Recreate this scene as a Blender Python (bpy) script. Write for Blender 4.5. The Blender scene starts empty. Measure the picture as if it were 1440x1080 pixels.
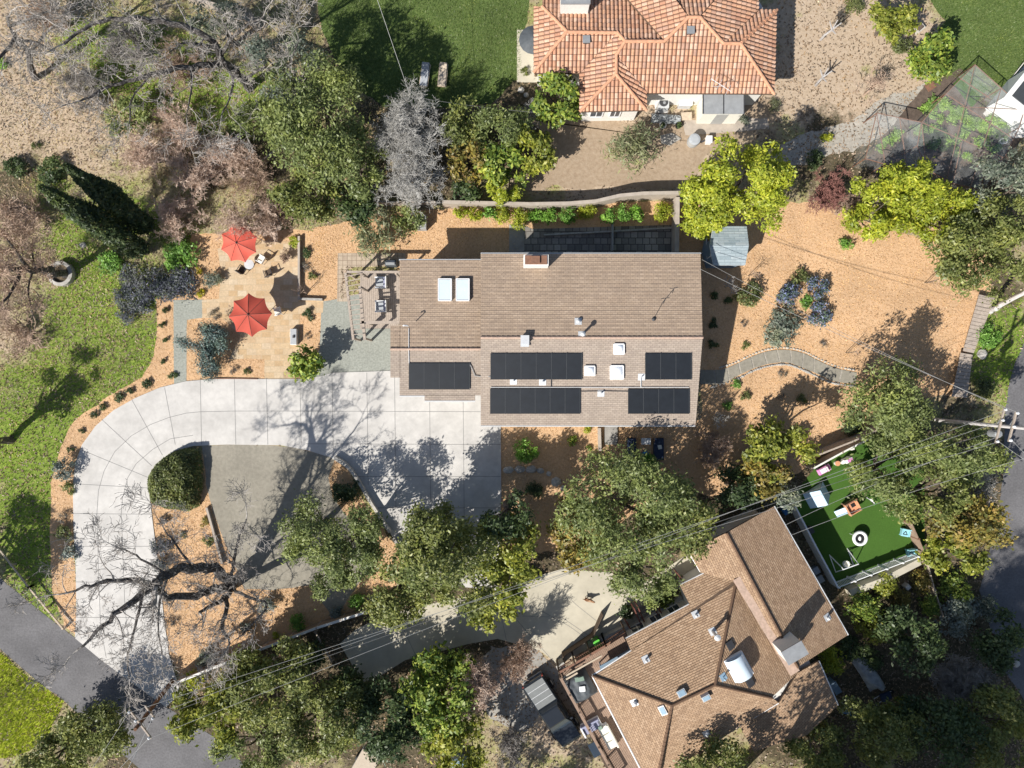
import bpy, bmesh, math, random
import numpy as np
from mathutils import Vector, noise
C = bpy.context.scene.collection
H, F = 56.0, 1000.0          # camera height over the ground, focal length in photo pixels
RNG = np.random.default_rng(7)
random.seed(5)

def W(px, py, z=0.0):
    s = (H - z) / F
    return Vector(((px - 720) * s, (540 - py) * s, z))

# ------------------------------------------------------------------ materials
MATS = {}
def newmat(name):
    m = bpy.data.materials.new(name); m.use_nodes = True
    nt = m.node_tree; nt.nodes.clear()
    out = nt.nodes.new('ShaderNodeOutputMaterial')
    return m, nt, out
def ramp(nt, fac, cols):
    r = nt.nodes.new('ShaderNodeValToRGB')
    e = r.color_ramp.elements
    while len(e) < len(cols): e.new(0.5)
    for i, c in enumerate(cols):
        if len(c) == 4: e[i].position = c[3]
        else: e[i].position = i / max(1, len(cols) - 1)
        e[i].color = (c[0], c[1], c[2], 1)
    nt.links.new(fac, r.inputs[0]); return r.outputs[0]
def noise_n(nt, vec, scale, detail=5, rough=0.6):
    n = nt.nodes.new('ShaderNodeTexNoise'); n.inputs['Scale'].default_value = scale
    n.inputs['Detail'].default_value = detail; n.inputs['Roughness'].default_value = rough
    if vec: nt.links.new(vec, n.inputs['Vector'])
    return n.outputs['Fac']
def stretch(nt, fac, a, b, lo=0.0, hi=1.0):
    m = nt.nodes.new('ShaderNodeMapRange'); m.inputs[1].default_value = a; m.inputs[2].default_value = b
    m.inputs[3].default_value = lo; m.inputs[4].default_value = hi
    nt.links.new(fac, m.inputs[0]); return m.outputs[0]
def mul(nt, col, fac):
    m = nt.nodes.new('ShaderNodeMix'); m.data_type = 'RGBA'; m.blend_type = 'MULTIPLY'
    m.inputs[0].default_value = 1
    nt.links.new(col, m.inputs[6]); nt.links.new(fac, m.inputs[7]); return m.outputs[2]
def mixc(nt, fac, a, b):
    m = nt.nodes.new('ShaderNodeMix'); m.data_type = 'RGBA'
    nt.links.new(fac, m.inputs[0]); nt.links.new(a, m.inputs[6]); nt.links.new(b, m.inputs[7]); return m.outputs[2]
def pos(nt):
    return nt.nodes.new('ShaderNodeNewGeometry').outputs['Position']
def uvn(nt):
    return nt.nodes.new('ShaderNodeTexCoord').outputs['UV']
def finish(nt, out, col, rough=0.85, bump=None, bstr=0.3, bdist=0.05, metal=0.0, spec=0.3, alpha=None):
    p = nt.nodes.new('ShaderNodeBsdfPrincipled')
    p.inputs['Roughness'].default_value = rough; p.inputs['Metallic'].default_value = metal
    p.inputs['Specular IOR Level'].default_value = spec
    if alpha is not None: p.inputs['Alpha'].default_value = alpha
    nt.links.new(col, p.inputs['Base Color'])
    if bump is not None:
        b = nt.nodes.new('ShaderNodeBump'); b.inputs['Strength'].default_value = bstr; b.inputs['Distance'].default_value = bdist
        nt.links.new(bump, b.inputs['Height']); nt.links.new(b.outputs[0], p.inputs['Normal'])
    nt.links.new(p.outputs[0], out.inputs[0])
def sc(c, k): return tuple(x * k for x in c[:3])

def surf(name, col, var=0.25, scale=3.0, rough=0.8, bstr=0.2, bdist=0.03, metal=0.0, big=0.0, bigscale=0.15, spec=0.3, cols=None, rn=0.6, alpha=None):
    """noise-varied plain surface"""
    m, nt, out = newmat(name); P = pos(nt)
    n = noise_n(nt, P, scale, 6, rn)
    f = stretch(nt, n, 0.3, 0.7)
    c = ramp(nt, f, cols if cols else [sc(col, 1 - var), col, sc(col, 1 + var)])
    if big:
        nb = noise_n(nt, P, bigscale, 4, 0.55)
        c = mul(nt, c, ramp(nt, stretch(nt, nb, 0.35, 0.65), [(1 - big,) * 3, (1, 1, 1)]))
    finish(nt, out, c, rough, n, bstr, bdist, metal, spec, alpha)
    MATS[name] = m; return m

def leafmat(name, cols, var=0.35, trans=0.3, scale=0.55):
    m, nt, out = newmat(name); g = nt.nodes.new('ShaderNodeNewGeometry')
    c = ramp(nt, g.outputs['Random Per Island'], cols)
    n = noise_n(nt, g.outputs['Position'], scale, 3, 0.6)
    c = mul(nt, c, ramp(nt, stretch(nt, n, 0.32, 0.68), [(1 - var, 1 - var * 0.9, 1 - var * 0.8), (1.0, 1.0, 1.0), (1 + var, 1 + var * 0.8, 1.0)]))
    d = nt.nodes.new('ShaderNodeBsdfDiffuse'); t = nt.nodes.new('ShaderNodeBsdfTranslucent')
    gl = nt.nodes.new('ShaderNodeBsdfGlossy'); gl.inputs['Roughness'].default_value = 0.45
    gl.inputs['Color'].default_value = (0.6, 0.6, 0.6, 1)
    x = nt.nodes.new('ShaderNodeMixShader'); x.inputs[0].default_value = trans
    y = nt.nodes.new('ShaderNodeMixShader'); y.inputs[0].default_value = 0.04
    nt.links.new(c, d.inputs[0]); nt.links.new(c, t.inputs[0])
    nt.links.new(d.outputs[0], x.inputs[1]); nt.links.new(t.outputs[0], x.inputs[2])
    nt.links.new(x.outputs[0], y.inputs[1]); nt.links.new(gl.outputs[0], y.inputs[2])
    nt.links.new(y.outputs[0], out.inputs[0]); MATS[name] = m; return m

def brickmat(name, cols, bw, bh, mortar, mcol, var=0.25, bstr=0.4, off=0.5, uv=True, squash=1.0, scale_noise=0.5, rough=0.85, big=0.2):
    """bricks / shingles / pavers in metres, colour spread over a ramp, each unit its own tone"""
    m, nt, out = newmat(name)
    v = uvn(nt) if uv else pos(nt)
    b = nt.nodes.new('ShaderNodeTexBrick'); b.offset = off; b.squash = squash
    b.inputs['Scale'].default_value = 1.0; b.inputs['Brick Width'].default_value = bw; b.inputs['Row Height'].default_value = bh
    b.inputs['Mortar Size'].default_value = mortar; b.inputs['Mortar Smooth'].default_value = 0.2; b.inputs['Bias'].default_value = 0
    b.inputs['Color1'].default_value = (0, 0, 0, 1); b.inputs['Color2'].default_value = (1, 1, 1, 1); b.inputs['Mortar'].default_value = (0.5, 0.5, 0.5, 1)
    nt.links.new(v, b.inputs['Vector'])
    c = ramp(nt, b.outputs['Color'], cols)
    P = pos(nt)
    n = noise_n(nt, P, 6, 6, 0.7)
    c = mul(nt, c, ramp(nt, stretch(nt, n, 0.3, 0.7), [(1 - var,) * 3, (1 + var,) * 3]))
    nb = noise_n(nt, P, scale_noise, 4, 0.6)
    c = mul(nt, c, ramp(nt, stretch(nt, nb, 0.35, 0.65), [(1 - big, 1 - big, 1 - big), (1, 1, 1)]))
    mc = nt.nodes.new('ShaderNodeRGB'); mc.outputs[0].default_value = (*mcol, 1)
    c = mixc(nt, b.outputs['Fac'], c, mc.outputs[0])
    inv = stretch(nt, b.outputs['Fac'], 0, 1, 1, 0)
    finish(nt, out, c, rough, inv, bstr, 0.02)
    MATS[name] = m; return m

# ------------------------------------------------------------------ tagging / linking
ORG = {}
def tag(o, label=None, cat=None, group=None, kind=None):
    if label: o['label'] = label
    if cat: o['category'] = cat
    if group: o['group'] = group
    if kind: o['kind'] = kind
    return o
def thing(name, label, cat, loc=(0, 0, 0), group=None):
    o = bpy.data.objects.new(name, None); C.objects.link(o); o.location = loc
    o.empty_display_size = 0.2
    ORG[o.name] = Vector(loc); return tag(o, label, cat, group)
def link(name, me, mat, parent=None, loc=None):
    o = bpy.data.objects.new(name, me); C.objects.link(o)
    if mat is not None: me.materials.append(MATS[mat] if isinstance(mat, str) else mat)
    if parent is not None:
        o.parent = parent; ORG[o.name] = ORG[parent.name]
    else:
        o.location = loc or (0, 0, 0); ORG[o.name] = Vector(loc or (0, 0, 0))
    return o
def np_mesh(name, v, f):
    v = np.asarray(v, dtype=np.float32); f = np.asarray(f, dtype=np.int32); k = f.shape[1]
    me = bpy.data.meshes.new(name)
    me.vertices.add(len(v)); me.vertices.foreach_set('co', v.ravel())
    me.loops.add(f.size); me.loops.foreach_set('vertex_index', f.ravel())
    me.polygons.add(len(f)); me.polygons.foreach_set('loop_start', np.arange(0, f.size, k, dtype=np.int32))
    me.polygons.foreach_set('loop_total', np.full(len(f), k, dtype=np.int32))
    me.update(calc_edges=True); me.validate(); return me

class MB:
    """collects world-space shapes, builds ONE mesh"""
    def __init__(s): s.v = []; s.f = []; s.smooth = False
    def add(s, vs, fs):
        b = len(s.v); s.v += [tuple(x) for x in vs]; s.f += [tuple(i + b for i in q) for q in fs]; return s
    def box(s, c, size, rz=0.0, ax=None):
        hx, hy, hz = (k / 2 for k in size); c = Vector(c)
        if ax is None:
            cs, sn = math.cos(rz), math.sin(rz); ax = (Vector((cs, sn, 0)), Vector((-sn, cs, 0)), Vector((0, 0, 1)))
        vs = [c + ax[0] * (hx * a) + ax[1] * (hy * b) + ax[2] * (hz * d) for d in (-1, 1) for b in (-1, 1) for a in (-1, 1)]
        return s.add(vs, [(0, 2, 3, 1), (4, 5, 7, 6), (0, 1, 5, 4), (2, 6, 7, 3), (0, 4, 6, 2), (1, 3, 7, 5)])
    def bar(s, a, b, w, h, up=(0, 0, 1)):
        a = Vector(a); b = Vector(b); d = b - a; L = d.length
        if L < 1e-6: return s
        x = d / L; z = Vector(up); y = z.cross(x)
        if y.length < 1e-4: y = Vector((0, 1, 0)).cross(x)
        y.normalize(); z = x.cross(y)
        return s.box((a + b) / 2, (L, w, h), ax=(x, y, z))
    def prism(s, poly, z0, z1):
        n = len(poly); zt = z1 if isinstance(z1, (list, tuple)) else [z1] * n
        zb = z0 if isinstance(z0, (list, tuple)) else [z0] * n
        vs = [(p[0], p[1], zb[i]) for i, p in enumerate(poly)] + [(p[0], p[1], zt[i]) for i, p in enumerate(poly)]
        fs = [tuple(reversed(range(n))), tuple(range(n, 2 * n))] + [(i, (i + 1) % n, n + (i + 1) % n, n + i) for i in range(n)]
        return s.add(vs, fs)
    def poly(s, pts): return s.add(pts, [tuple(range(len(pts)))])
    def tube(s, pts, r, n=6, cap=True):
        pts = [Vector(p) for p in pts]; m = len(pts)
        rs = r if isinstance(r, (list, tuple)) else [r] * m
        b = len(s.v); ref = Vector((0.31, 0.17, 0.93))
        for i, p in enumerate(pts):
            t = (pts[min(i + 1, m - 1)] - pts[max(i - 1, 0)])
            t = t.normalized() if t.length > 1e-9 else Vector((0, 0, 1))
            x = t.cross(ref)
            if x.length < 1e-3: x = t.cross(Vector((1, 0, 0)))
            x.normalize(); y = t.cross(x)
            for k in range(n):
                a = 2 * math.pi * k / n; s.v.append(tuple(p + (x * math.cos(a) + y * math.sin(a)) * rs[i]))
        for i in range(m - 1):
            for k in range(n):
                s.f.append((b + i * n + k, b + i * n + (k + 1) % n, b + (i + 1) * n + (k + 1) % n, b + (i + 1) * n + k))
        if cap and n > 2:
            s.f.append(tuple(b + k for k in reversed(range(n)))); s.f.append(tuple(b + (m - 1) * n + k for k in range(n)))
        return s
    def lathe(s, c, prof, n=20, sx=1.0, sy=1.0):
        c = Vector(c); b = len(s.v)
        for r, z in prof:
            for k in range(n):
                a = 2 * math.pi * k / n; s.v.append((c.x + r * sx * math.cos(a), c.y + r * sy * math.sin(a), c.z + z))
        for i in range(len(prof) - 1):
            for k in range(n):
                s.f.append((b + i * n + k, b + i * n + (k + 1) % n, b + (i + 1) * n + (k + 1) % n, b + (i + 1) * n + k))
        if prof[0][0] > 1e-4: s.f.append(tuple(b + k for k in reversed(range(n))))
        if prof[-1][0] > 1e-4: s.f.append(tuple(b + (len(prof) - 1) * n + k for k in range(n)))
        return s
    def build(s, name, mat, parent=None, loc=None, bevel=0.0, smooth=False):
        o0 = ORG[parent.name] if parent is not None else Vector(loc or (0, 0, 0))
        me = bpy.data.meshes.new(name)
        me.from_pydata([(x - o0.x, y - o0.y, z - o0.z) for x, y, z in s.v], [], s.f); me.update()
        if smooth: me.polygons.foreach_set('use_smooth', [True] * len(me.polygons))
        o = link(name, me, mat, parent, loc)
        if bevel:
            bv = o.modifiers.new('Bevel', 'BEVEL'); bv.width = bevel; bv.segments = 2; bv.limit_method = 'ANGLE'
        return o
def one(name, mat, mb, label, cat, loc=None, group=None, **k):
    return tag(mb.build(name, mat, None, loc, **k), label, cat, group)

# ------------------------------------------------------------------ outlines on the ground
def catmull(pts, n=6, closed=True):
    P = [Vector(p[:2]) for p in pts]; out = []; N = len(P)
    rng = range(N) if closed else range(N - 1)
    for i in rng:
        if closed: a, b, c, d = P[i - 1], P[i], P[(i + 1) % N], P[(i + 2) % N]
        else: a, b, c, d = P[max(i - 1, 0)], P[i], P[i + 1], P[min(i + 2, N - 1)]
        for k in range(n):
            t = k / n
            out.append(0.5 * ((2 * b) + (c - a) * t + (2 * a - 5 * b + 4 * c - d) * t * t + (3 * b - a - 3 * c + d) * t ** 3))
    if not closed: out.append(P[-1])
    return out
def ragged(pts, amp, step=0.35):
    out = []; N = len(pts)
    for i in range(N):
        a = Vector(pts[i][:2]); b = Vector(pts[(i + 1) % N][:2]); L = (b - a).length; k = max(1, int(L / step))
        nrm = Vector((-(b - a).y, (b - a).x)) / max(L, 1e-6)
        for j in range(k):
            p = a + (b - a) * (j / k)
            d = noise.noise(Vector((p.x * 0.45, p.y * 0.45, 1.7))) * 1.2 + noise.noise(Vector((p.x * 1.7, p.y * 1.7, 4.1))) * 0.6 + noise.noise(Vector((p.x * 5, p.y * 5, 9.1))) * 0.35
            out.append(p + nrm * (d * amp))
    return out
ZONES = {}
def zone(name, px, z, mat, rag=0.0, smooth=False, sub=6, thick=0.0, group=None):
    pts = catmull(px, sub) if smooth else [Vector(p) for p in px]
    w = [W(p[0], p[1]) for p in pts]
    w = [Vector((p.x, p.y)) for p in w]
    if rag: w = ragged(w, rag)
    mb = MB()
    if thick: mb.prism([(p.x, p.y) for p in w], z - thick, z)
    else: mb.poly([(p.x, p.y, z) for p in w])
    o = mb.build(name, mat)
    for q in o.data.polygons:
        if q.normal.z < 0 and not thick: q.flip()
    tag(o, kind='structure'); ZONES.setdefault(mat, []).append(np.array([(p.x, p.y) for p in w])); return o
def inside(poly, x, y):
    r = np.zeros(len(x), bool); n = len(poly); j = n - 1
    for i in range(n):
        xi, yi = poly[i]; xj, yj = poly[j]
        c = ((yi > y) != (yj > y)) & (x < (xj - xi) * (y - yi) / (yj - yi + 1e-12) + xi)
        r ^= c; j = i
    return r

# ------------------------------------------------------------------ roofs
class Plane:
    def __init__(s, a, b, c):
        a, b, c = W(*a), W(*b), W(*c); n = (b - a).cross(c - a).normalized()
        s.n = n if n.z > 0 else -n; s.p = a
    def at(s, px, py, lift=0.0):
        o = Vector((0, 0, H)); d = Vector(((px - 720) / F, (540 - py) / F, -1))
        t = (s.p - o).dot(s.n) / d.dot(s.n); return o + d * t + s.n * lift
    def frame(s):
        v = Vector((0, 0, 1)) - s.n * s.n.z
        v = v.normalized() if v.length > 1e-4 else Vector((0, 1, 0))
        return v.cross(s.n).normalized(), v
    def z(s, x, y): return s.p.z - (s.n.x * (x - s.p.x) + s.n.y * (y - s.p.y)) / s.n.z

def roof(name, pieces, mat, parent, kind='shingle', pitch=0.3, amp=0.07, course=0.28, step=0.022):
    me = bpy.data.meshes.new(name); V = []; Fc = []; UV = []
    for pl, px in pieces:
        pts = [pl.at(*p) for p in px]; u, v = pl.frame(); o = pl.p
        uvp = [((q - o).dot(u), (q - o).dot(v)) for q in pts]
        u0, u1 = min(a for a, _ in uvp) - .05, max(a for a, _ in uvp) + .05
        v0, v1 = min(b for _, b in uvp) - .05, max(b for _, b in uvp) + .05
        v0 = math.floor(v0 / course) * course
        if kind == 'tile':
            k0, k1 = math.floor(u0 / pitch), math.ceil(u1 / pitch)
            us = [pitch * (k0 + i / 6) for i in range((k1 - k0) * 6 + 1)]
            hs = [amp * abs(math.cos(math.pi * x / pitch)) ** 0.8 for x in us]
        else: us, hs = [u0, u1], [0, 0]
        bm = bmesh.new(); rows = []; vv = v0; r = 0
        while vv < v1:
            for (q, lift) in ((vv, step), (vv + course, 0.0)):
                row = []
                for x, h in zip(us, hs):
                    jit = (0.012 * math.sin(r * 12.9 + round(x / pitch) * 78.2)) if kind == 'tile' else 0
                    row.append(bm.verts.new(o + u * x + v * (q + jit) + s_n(pl) * (h + lift)))
                rows.append(row)
            vv += course; r += 1
        for a, b in zip(rows, rows[1:]):
            for i in range(len(us) - 1): bm.faces.new((a[i], a[i + 1], b[i + 1], b[i]))
        area = sum(uvp[i][0] * uvp[(i + 1) % len(uvp)][1] - uvp[(i + 1) % len(uvp)][0] * uvp[i][1] for i in range(len(uvp)))
        sgn = 1 if area > 0 else -1
        for i in range(len(pts)):
            a, b = pts[i], pts[(i + 1) % len(pts)]
            no = (b - a).cross(pl.n) * sgn
            bmesh.ops.bisect_plane(bm, geom=bm.verts[:] + bm.edges[:] + bm.faces[:], plane_co=a, plane_no=no.normalized(), clear_outer=True)
        base = len(V); bm.verts.index_update()
        for q in bm.verts: V.append(q.co - ORG[parent.name])
        for f in bm.faces:
            Fc.append([base + q.index for q in f.verts])
            for q in f.verts: UV.append(((q.co - o).dot(u) + (pitch / 2 if kind == 'tile' else 0), (q.co - o).dot(v)))
        bm.free()
    me.from_pydata([tuple(q) for q in V], [], Fc)
    uvl = me.uv_layers.new(name='UVMap'); uvl.data.foreach_set('uv', [k for p in UV for k in p])
    me.update(); return link(name, me, mat, parent)
def s_n(pl): return pl.n
def slab(name, pieces, mat, parent, t=0.16, gap=0.03):
    mb = MB()
    for pl, px in pieces:
        pts = [pl.at(*p) for p in px]; mb.prism([(p.x, p.y) for p in pts], [p.z - gap - t for p in pts], [p.z - gap for p in pts])
    return mb.build(name, mat, parent)
def caps(name, lines, mat, parent, r=0.11, seg=0.35):
    for a, b in lines:
        mb = MB(); d = b - a; L = d.length; k = max(1, int(L / seg))
        for i in range(k):
            p, q = a + d * (i / k), a + d * ((i + 1.08) / k)
            mb.tube([p, q], [r * 1.12, r * 0.9], 8)
        mb.build(name, mat, parent)
# ------------------------------------------------------------------ foliage
def leaves_at(cs, out, leaf, rng, up=0.55, asp=0.5):
    """rhombic leaf quads at points cs (N,3), out = outward directions"""
    n = len(cs)
    nr = out * 0.55 + rng.normal(size=(n, 3)) * 0.55; nr[:, 2] += up
    nr /= np.linalg.norm(nr, axis=1, keepdims=True) + 1e-9
    t = rng.normal(size=(n, 3)); t -= nr * (t * nr).sum(1, keepdims=True); t /= np.linalg.norm(t, axis=1, keepdims=True) + 1e-9
    b = np.cross(nr, t); L = leaf * rng.uniform(0.4, 1.55, (n, 1)); Wd = L * asp
    v = np.stack([cs - t * L, cs + b * Wd + nr * L * .12, cs + t * L, cs - b * Wd + nr * L * .12], 1).reshape(-1, 3)
    return v, np.arange(n * 4).reshape(-1, 4)
def lump_leaves(lumps, n, leaf, rng, spread=0.2, per=11, low=-0.35, asp=0.5, up=0.55, inner=0.62):
    """lumps: list of (cx,cy,cz,rx,ry,rz). Leaves sit in small tufts near the lump surfaces."""
    L = np.array(lumps, float); area = L[:, 3] * L[:, 4] + L[:, 3] * L[:, 5]
    nt = max(8, n // per); which = rng.choice(len(L), nt, p=area / area.sum())
    d = rng.normal(size=(nt, 3)); d /= np.linalg.norm(d, axis=1, keepdims=True)
    d[:, 2] = np.where(d[:, 2] < low, -d[:, 2], d[:, 2])
    rad = rng.uniform(inner, 1.06, (nt, 1))
    tc = L[which, :3] + d * rad * L[which, 3:6]
    k = rng.integers(0, nt, n)
    cs = tc[k] + rng.normal(size=(n, 3)) * spread * np.array([1, 1, .7])
    cs[:, 2] = np.maximum(cs[:, 2], 0.03)
    return leaves_at(cs, d[k], leaf, rng, up, asp)
def crown_lumps(rx, ry, rz, k, rng, rr=(0.30, 0.46), flat=0.8):
    out = []
    for i in range(k):
        for _ in range(40):
            p = rng.uniform(-1, 1, 3)
            q = np.linalg.norm(p)
            if q < 1 and p[2] > -0.6 and (q > .3 or i < 2): break
        s = rng.uniform(*rr); lim = 1 - s * 0.75
        if q > lim: p *= lim / q
        m = min(rx, ry)
        out.append((p[0] * rx, p[1] * ry, p[2] * rz, m * s, m * s, m * s * flat))
    return out

KIND = {  # material, leaf length, tuft spread, aspect, lump size range, flatness, leaves per m2 of crown
 'oak':     ('leaf_oak', 0.115, 0.22, 0.5, (0.17, 0.33), 0.8, 150),
 'olive':   ('leaf_olive', 0.115, 0.23, 0.42, (0.17, 0.33), 0.8, 150),
 'grey':    ('leaf_grey', 0.115, 0.24, 0.4, (0.18, 0.34), 0.8, 135),
 'yellow':  ('leaf_yellow', 0.145, 0.2, 0.5, (0.17, 0.32), 0.9, 120),
 'autumn':  ('leaf_autumn', 0.145, 0.22, 0.5, (0.17, 0.32), 0.85, 110),
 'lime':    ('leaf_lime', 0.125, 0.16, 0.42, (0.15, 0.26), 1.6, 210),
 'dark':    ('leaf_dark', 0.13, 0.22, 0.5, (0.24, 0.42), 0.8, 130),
 'citrus':  ('leaf_citrus', 0.16, 0.18, 0.5, (0.24, 0.42), 0.85, 100),
 'wispy':   ('leaf_wispy', 0.19, 0.30, 0.2, (0.25, 0.45), 0.9, 70),
}
def tree(name, label, px, py, r, h, kind='oak', ry=None, seed=0, k=None, dens=1.0, group=None, cat='tree', flat_top=0.42, trunk_r=None, lean=None):
    """px,py = crown centre in the photo, r / ry crown radii in photo pixels, h total height in metres"""
    rng = np.random.default_rng(seed + 11)
    mt, leaf, spread, asp, rr, flat, dn = KIND[kind]
    rz = h * flat_top; zc = h - rz
    c = W(px, py, zc + rz * 0.4); s = (H - zc - rz * .4) / F
    rx = r * s * 1.1; ryy = (ry or r) * s * 1.1
    base = Vector((c.x, c.y, 0))
    if lean: base += Vector((lean[0], lean[1], 0))
    k = k or max(8, int(7 + rx * ryy * (2.6 if kind == 'lime' else 1.8)))
    lumps = [(c.x + a, c.y + b, zc + d, e, f, g) for a, b, d, e, f, g in crown_lumps(rx, ryy, rz, k, rng, rr, flat)]
    n = int(dn * dens * math.pi * rx * ryy * 1.9)
    v, f = lump_leaves(lumps, n, leaf, rng, spread, asp=asp)
    t = thing(name, label, cat, base, group)
    me = np_mesh('crown', v - np.array(base), f); link('crown', me, mt, t)
    mb = MB(); tr = trunk_r or 0.055 * h * 0.42 + 0.05
    fork = base + Vector(((c.x - base.x) * .5, (c.y - base.y) * .5, max(0.5, zc - rz * 0.7)))
    mb.tube([base - Vector((0, 0, .1)), base.lerp(fork, .5) + Vector((rng.normal() * .08, rng.normal() * .08, 0)), fork], [tr * 1.3, tr, tr * .85], 8)
    for lp in sorted(lumps, key=lambda q: -q[3])[:9]:
        e = Vector(lp[:3]); m = fork.lerp(e, .5) + Vector((rng.normal() * .2, rng.normal() * .2, rng.normal() * .15 - .1))
        mb.tube([fork, m, e], [tr * .6, tr * .36, tr * .1], 5)
    mb.build('trunk', 'bark', t)
    return t
SHR = {}
def shrub(name, label, px, py, r, h=None, kind='dark', group=None, cat='shrub', ry=None, z=0.0, n=None, hi=1.0):
    """small plant: one leaf mesh, shared between look-alikes; h metres"""
    s = H / F; R = r * s; Hh = h or R * 1.3
    key = (kind, 'b' if R > 0.8 else 's', len(SHR) % 3 if (kind, R > .8) not in SHR else 0)
    var = random.randrange(3); key = (kind, R > 0.8, var)
    if key not in SHR:
        rng = np.random.default_rng(100 + len(SHR))
        mt, leaf, spread, asp, rr, flat, dn = KIND.get(kind, KIND['dark'])
        lumps = crown_lumps(.92, .92, .8, 15 if R > .8 else 8, rng, (.34, .5), 0.9)
        lumps = [(a, b, max(.22, .42 + d * .55), e, f, g) for a, b, d, e, f, g in lumps]
        big = R > .8
        v, f = lump_leaves(lumps, n or (1500 if big else 520), 0.075 if big else 0.12, rng, 0.10 if big else .13, asp=asp, low=-.1)
        v[:, 2] = np.maximum(v[:, 2], 0.0); v[:, 2] /= max(.3, v[:, 2].max())
        SHR[key] = np_mesh(name, v, f); SHR[key].materials.append(MATS[mt])
    o = bpy.data.objects.new(name, SHR[key]); C.objects.link(o)
    zc = z + Hh * .55
    o.location = W(px, py, zc); o.location.z = z
    k = (H - zc) / F; o.scale = (r * k, (ry or r) * k, Hh); o.rotation_euler = (0, 0, random.uniform(0, 6.28) if not ry else 0)
    return tag(o, label, cat, group)

# ------------------------------------------------------------------ bare branches
def grow(segs, p, d, L, r, lev, rng, kids=4, spread=0.7, up=0.15, wig=0.25, shrink=0.62, rmin=0.008, steps=4):
    pts = [p.copy()]; rad = [r]; q = p.copy(); dd = d.normalized()
    for i in range(steps):
        dd = (dd + Vector(rng.normal(size=3) * wig) + Vector((0, 0, up * .5))).normalized()
        q = q + dd * (L / steps); pts.append(q.copy()); rad.append(max(rmin, r * (1 - 0.7 * (i + 1) / steps)))
    segs.append((pts, rad))
    if lev <= 0: return
    for i in range(kids):
        t = rng.uniform(0.25, 1.0); j = min(steps - 1, int(t * steps)); f = t * steps - j
        b = pts[j].lerp(pts[j + 1], f); td = (pts[j + 1] - pts[j]).normalized()
        side = Vector(rng.normal(size=3)); side = (side - td * side.dot(td)).normalized()
        nd = (td * (1 - spread * .5) + side * spread + Vector((0, 0, up))).normalized()
        grow(segs, b, nd, L * shrink * rng.uniform(.7, 1.15), max(rmin, rad[j] * .62), lev - 1, rng, kids, spread, up, wig, shrink, rmin, max(3, steps - 1))
def seg_mesh(segs, sides=(6, 4, 3)):
    mb = MB()
    for pts, rad in segs:
        n = sides[0] if rad[0] > .09 else sides[1] if rad[0] > .03 else sides[2]
        mb.tube(pts, rad, n, cap=False)
    return mb
def bare_tree(name, label, px, py, r, h, mat, seed, stems=3, lev=4, kids=5, spread=.75, up=.22, tr=.14, rmin=.011, ry=1.0, cat='tree', group=None, wig=.22, stem_h=.25, twigmat=None, shrink=.62):
    """vertical bare tree; px,py = crown centre at about 0.6 h"""
    rng = np.random.default_rng(seed); c = W(px, py, h * .6); base = Vector((c.x, c.y, 0)); R = r * (H - h * .6) / F
    t = thing(name, label, cat, base, group)
    fork = base + Vector((0, 0, h * stem_h)); mb = MB()
    mb.tube([base - Vector((0, 0, .1)), fork], [tr * 1.25, tr], 7)
    segs = []; main = []
    for i in range(stems):
        a = 2 * math.pi * (i + rng.uniform(-.3, .3)) / stems; k = rng.uniform(.35, 1.0)
        d = Vector((math.cos(a) * R * k, math.sin(a) * R * k * ry, h * (.75 - .25 * k)))
        s0 = []; grow(s0, fork, d, d.length * .62, tr * .75, lev, rng, kids, spread, up, wig, shrink, rmin, 5)
        main.append(s0[0]); segs += s0[1:]
    for pts, rad in main: mb.tube(pts, rad, 6)
    mb.build('trunk', mat, t); seg_mesh(segs).build('twigs', twigmat or mat, t)
    return t
def limb_tree(name, label, base, limbs, mat, twigmat, seed, lev=3, every=1.0, tl=2.2, kids=4, up=.12, rmin=.011, spread=.8, cat='tree', start=0.25, trv=.06, wig=.25):
    """tree with hand-placed limbs: each limb = (list of (px,py,z), r0, r1); twigs sprout along the limbs"""
    rng = np.random.default_rng(seed); t = thing(name, label, cat, (base.x, base.y, 0)); mb = MB(); segs = []
    for lp, r0, r1 in limbs:
        p3 = [W(*q) for q in lp]
        # smooth in 3D
        q3 = []
        for i in range(len(p3) - 1):
            a, b, c, d = p3[max(i - 1, 0)], p3[i], p3[i + 1], p3[min(i + 2, len(p3) - 1)]
            for k in range(4):
                u = k / 4; q3.append(0.5 * ((2 * b) + (c - a) * u + (2 * a - 5 * b + 4 * c - d) * u * u + (3 * b - a - 3 * c + d) * u ** 3))
        q3.append(p3[-1]); m = len(q3)
        q3 = [q + Vector(rng.normal(size=3) * r0 * .25) * (0 if i in (0,) else 1) for i, q in enumerate(q3)]
        rr = [r0 + (r1 - r0) * i / (m - 1) for i in range(m)]
        mb.tube(q3, rr, 8)
        acc = 0
        for i in range(m - 1):
            acc += (q3[i + 1] - q3[i]).length
            if i / m < start: continue
            while acc > every:
                acc -= every * rng.uniform(.7, 1.3); td = (q3[i + 1] - q3[i]).normalized()
                side = Vector(rng.normal(size=3)); side = (side - td * side.dot(td)).normalized()
                d = td * .55 + side * .8 + Vector((0, 0, up))
                grow(segs, q3[i], d, tl * rng.uniform(.5, 1.2), min(trv, rr[i] * .5), lev, rng, kids, spread, up, wig, .62, rmin, 4)
        td = (q3[-1] - q3[-2]).normalized(); grow(segs, q3[-1], td, tl, r1 * .8, lev, rng, kids + 1, spread, up, wig, .65, rmin, 4)
    mb.build('trunk', mat, t); seg_mesh(segs).build('twigs', twigmat, t); return t
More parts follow.
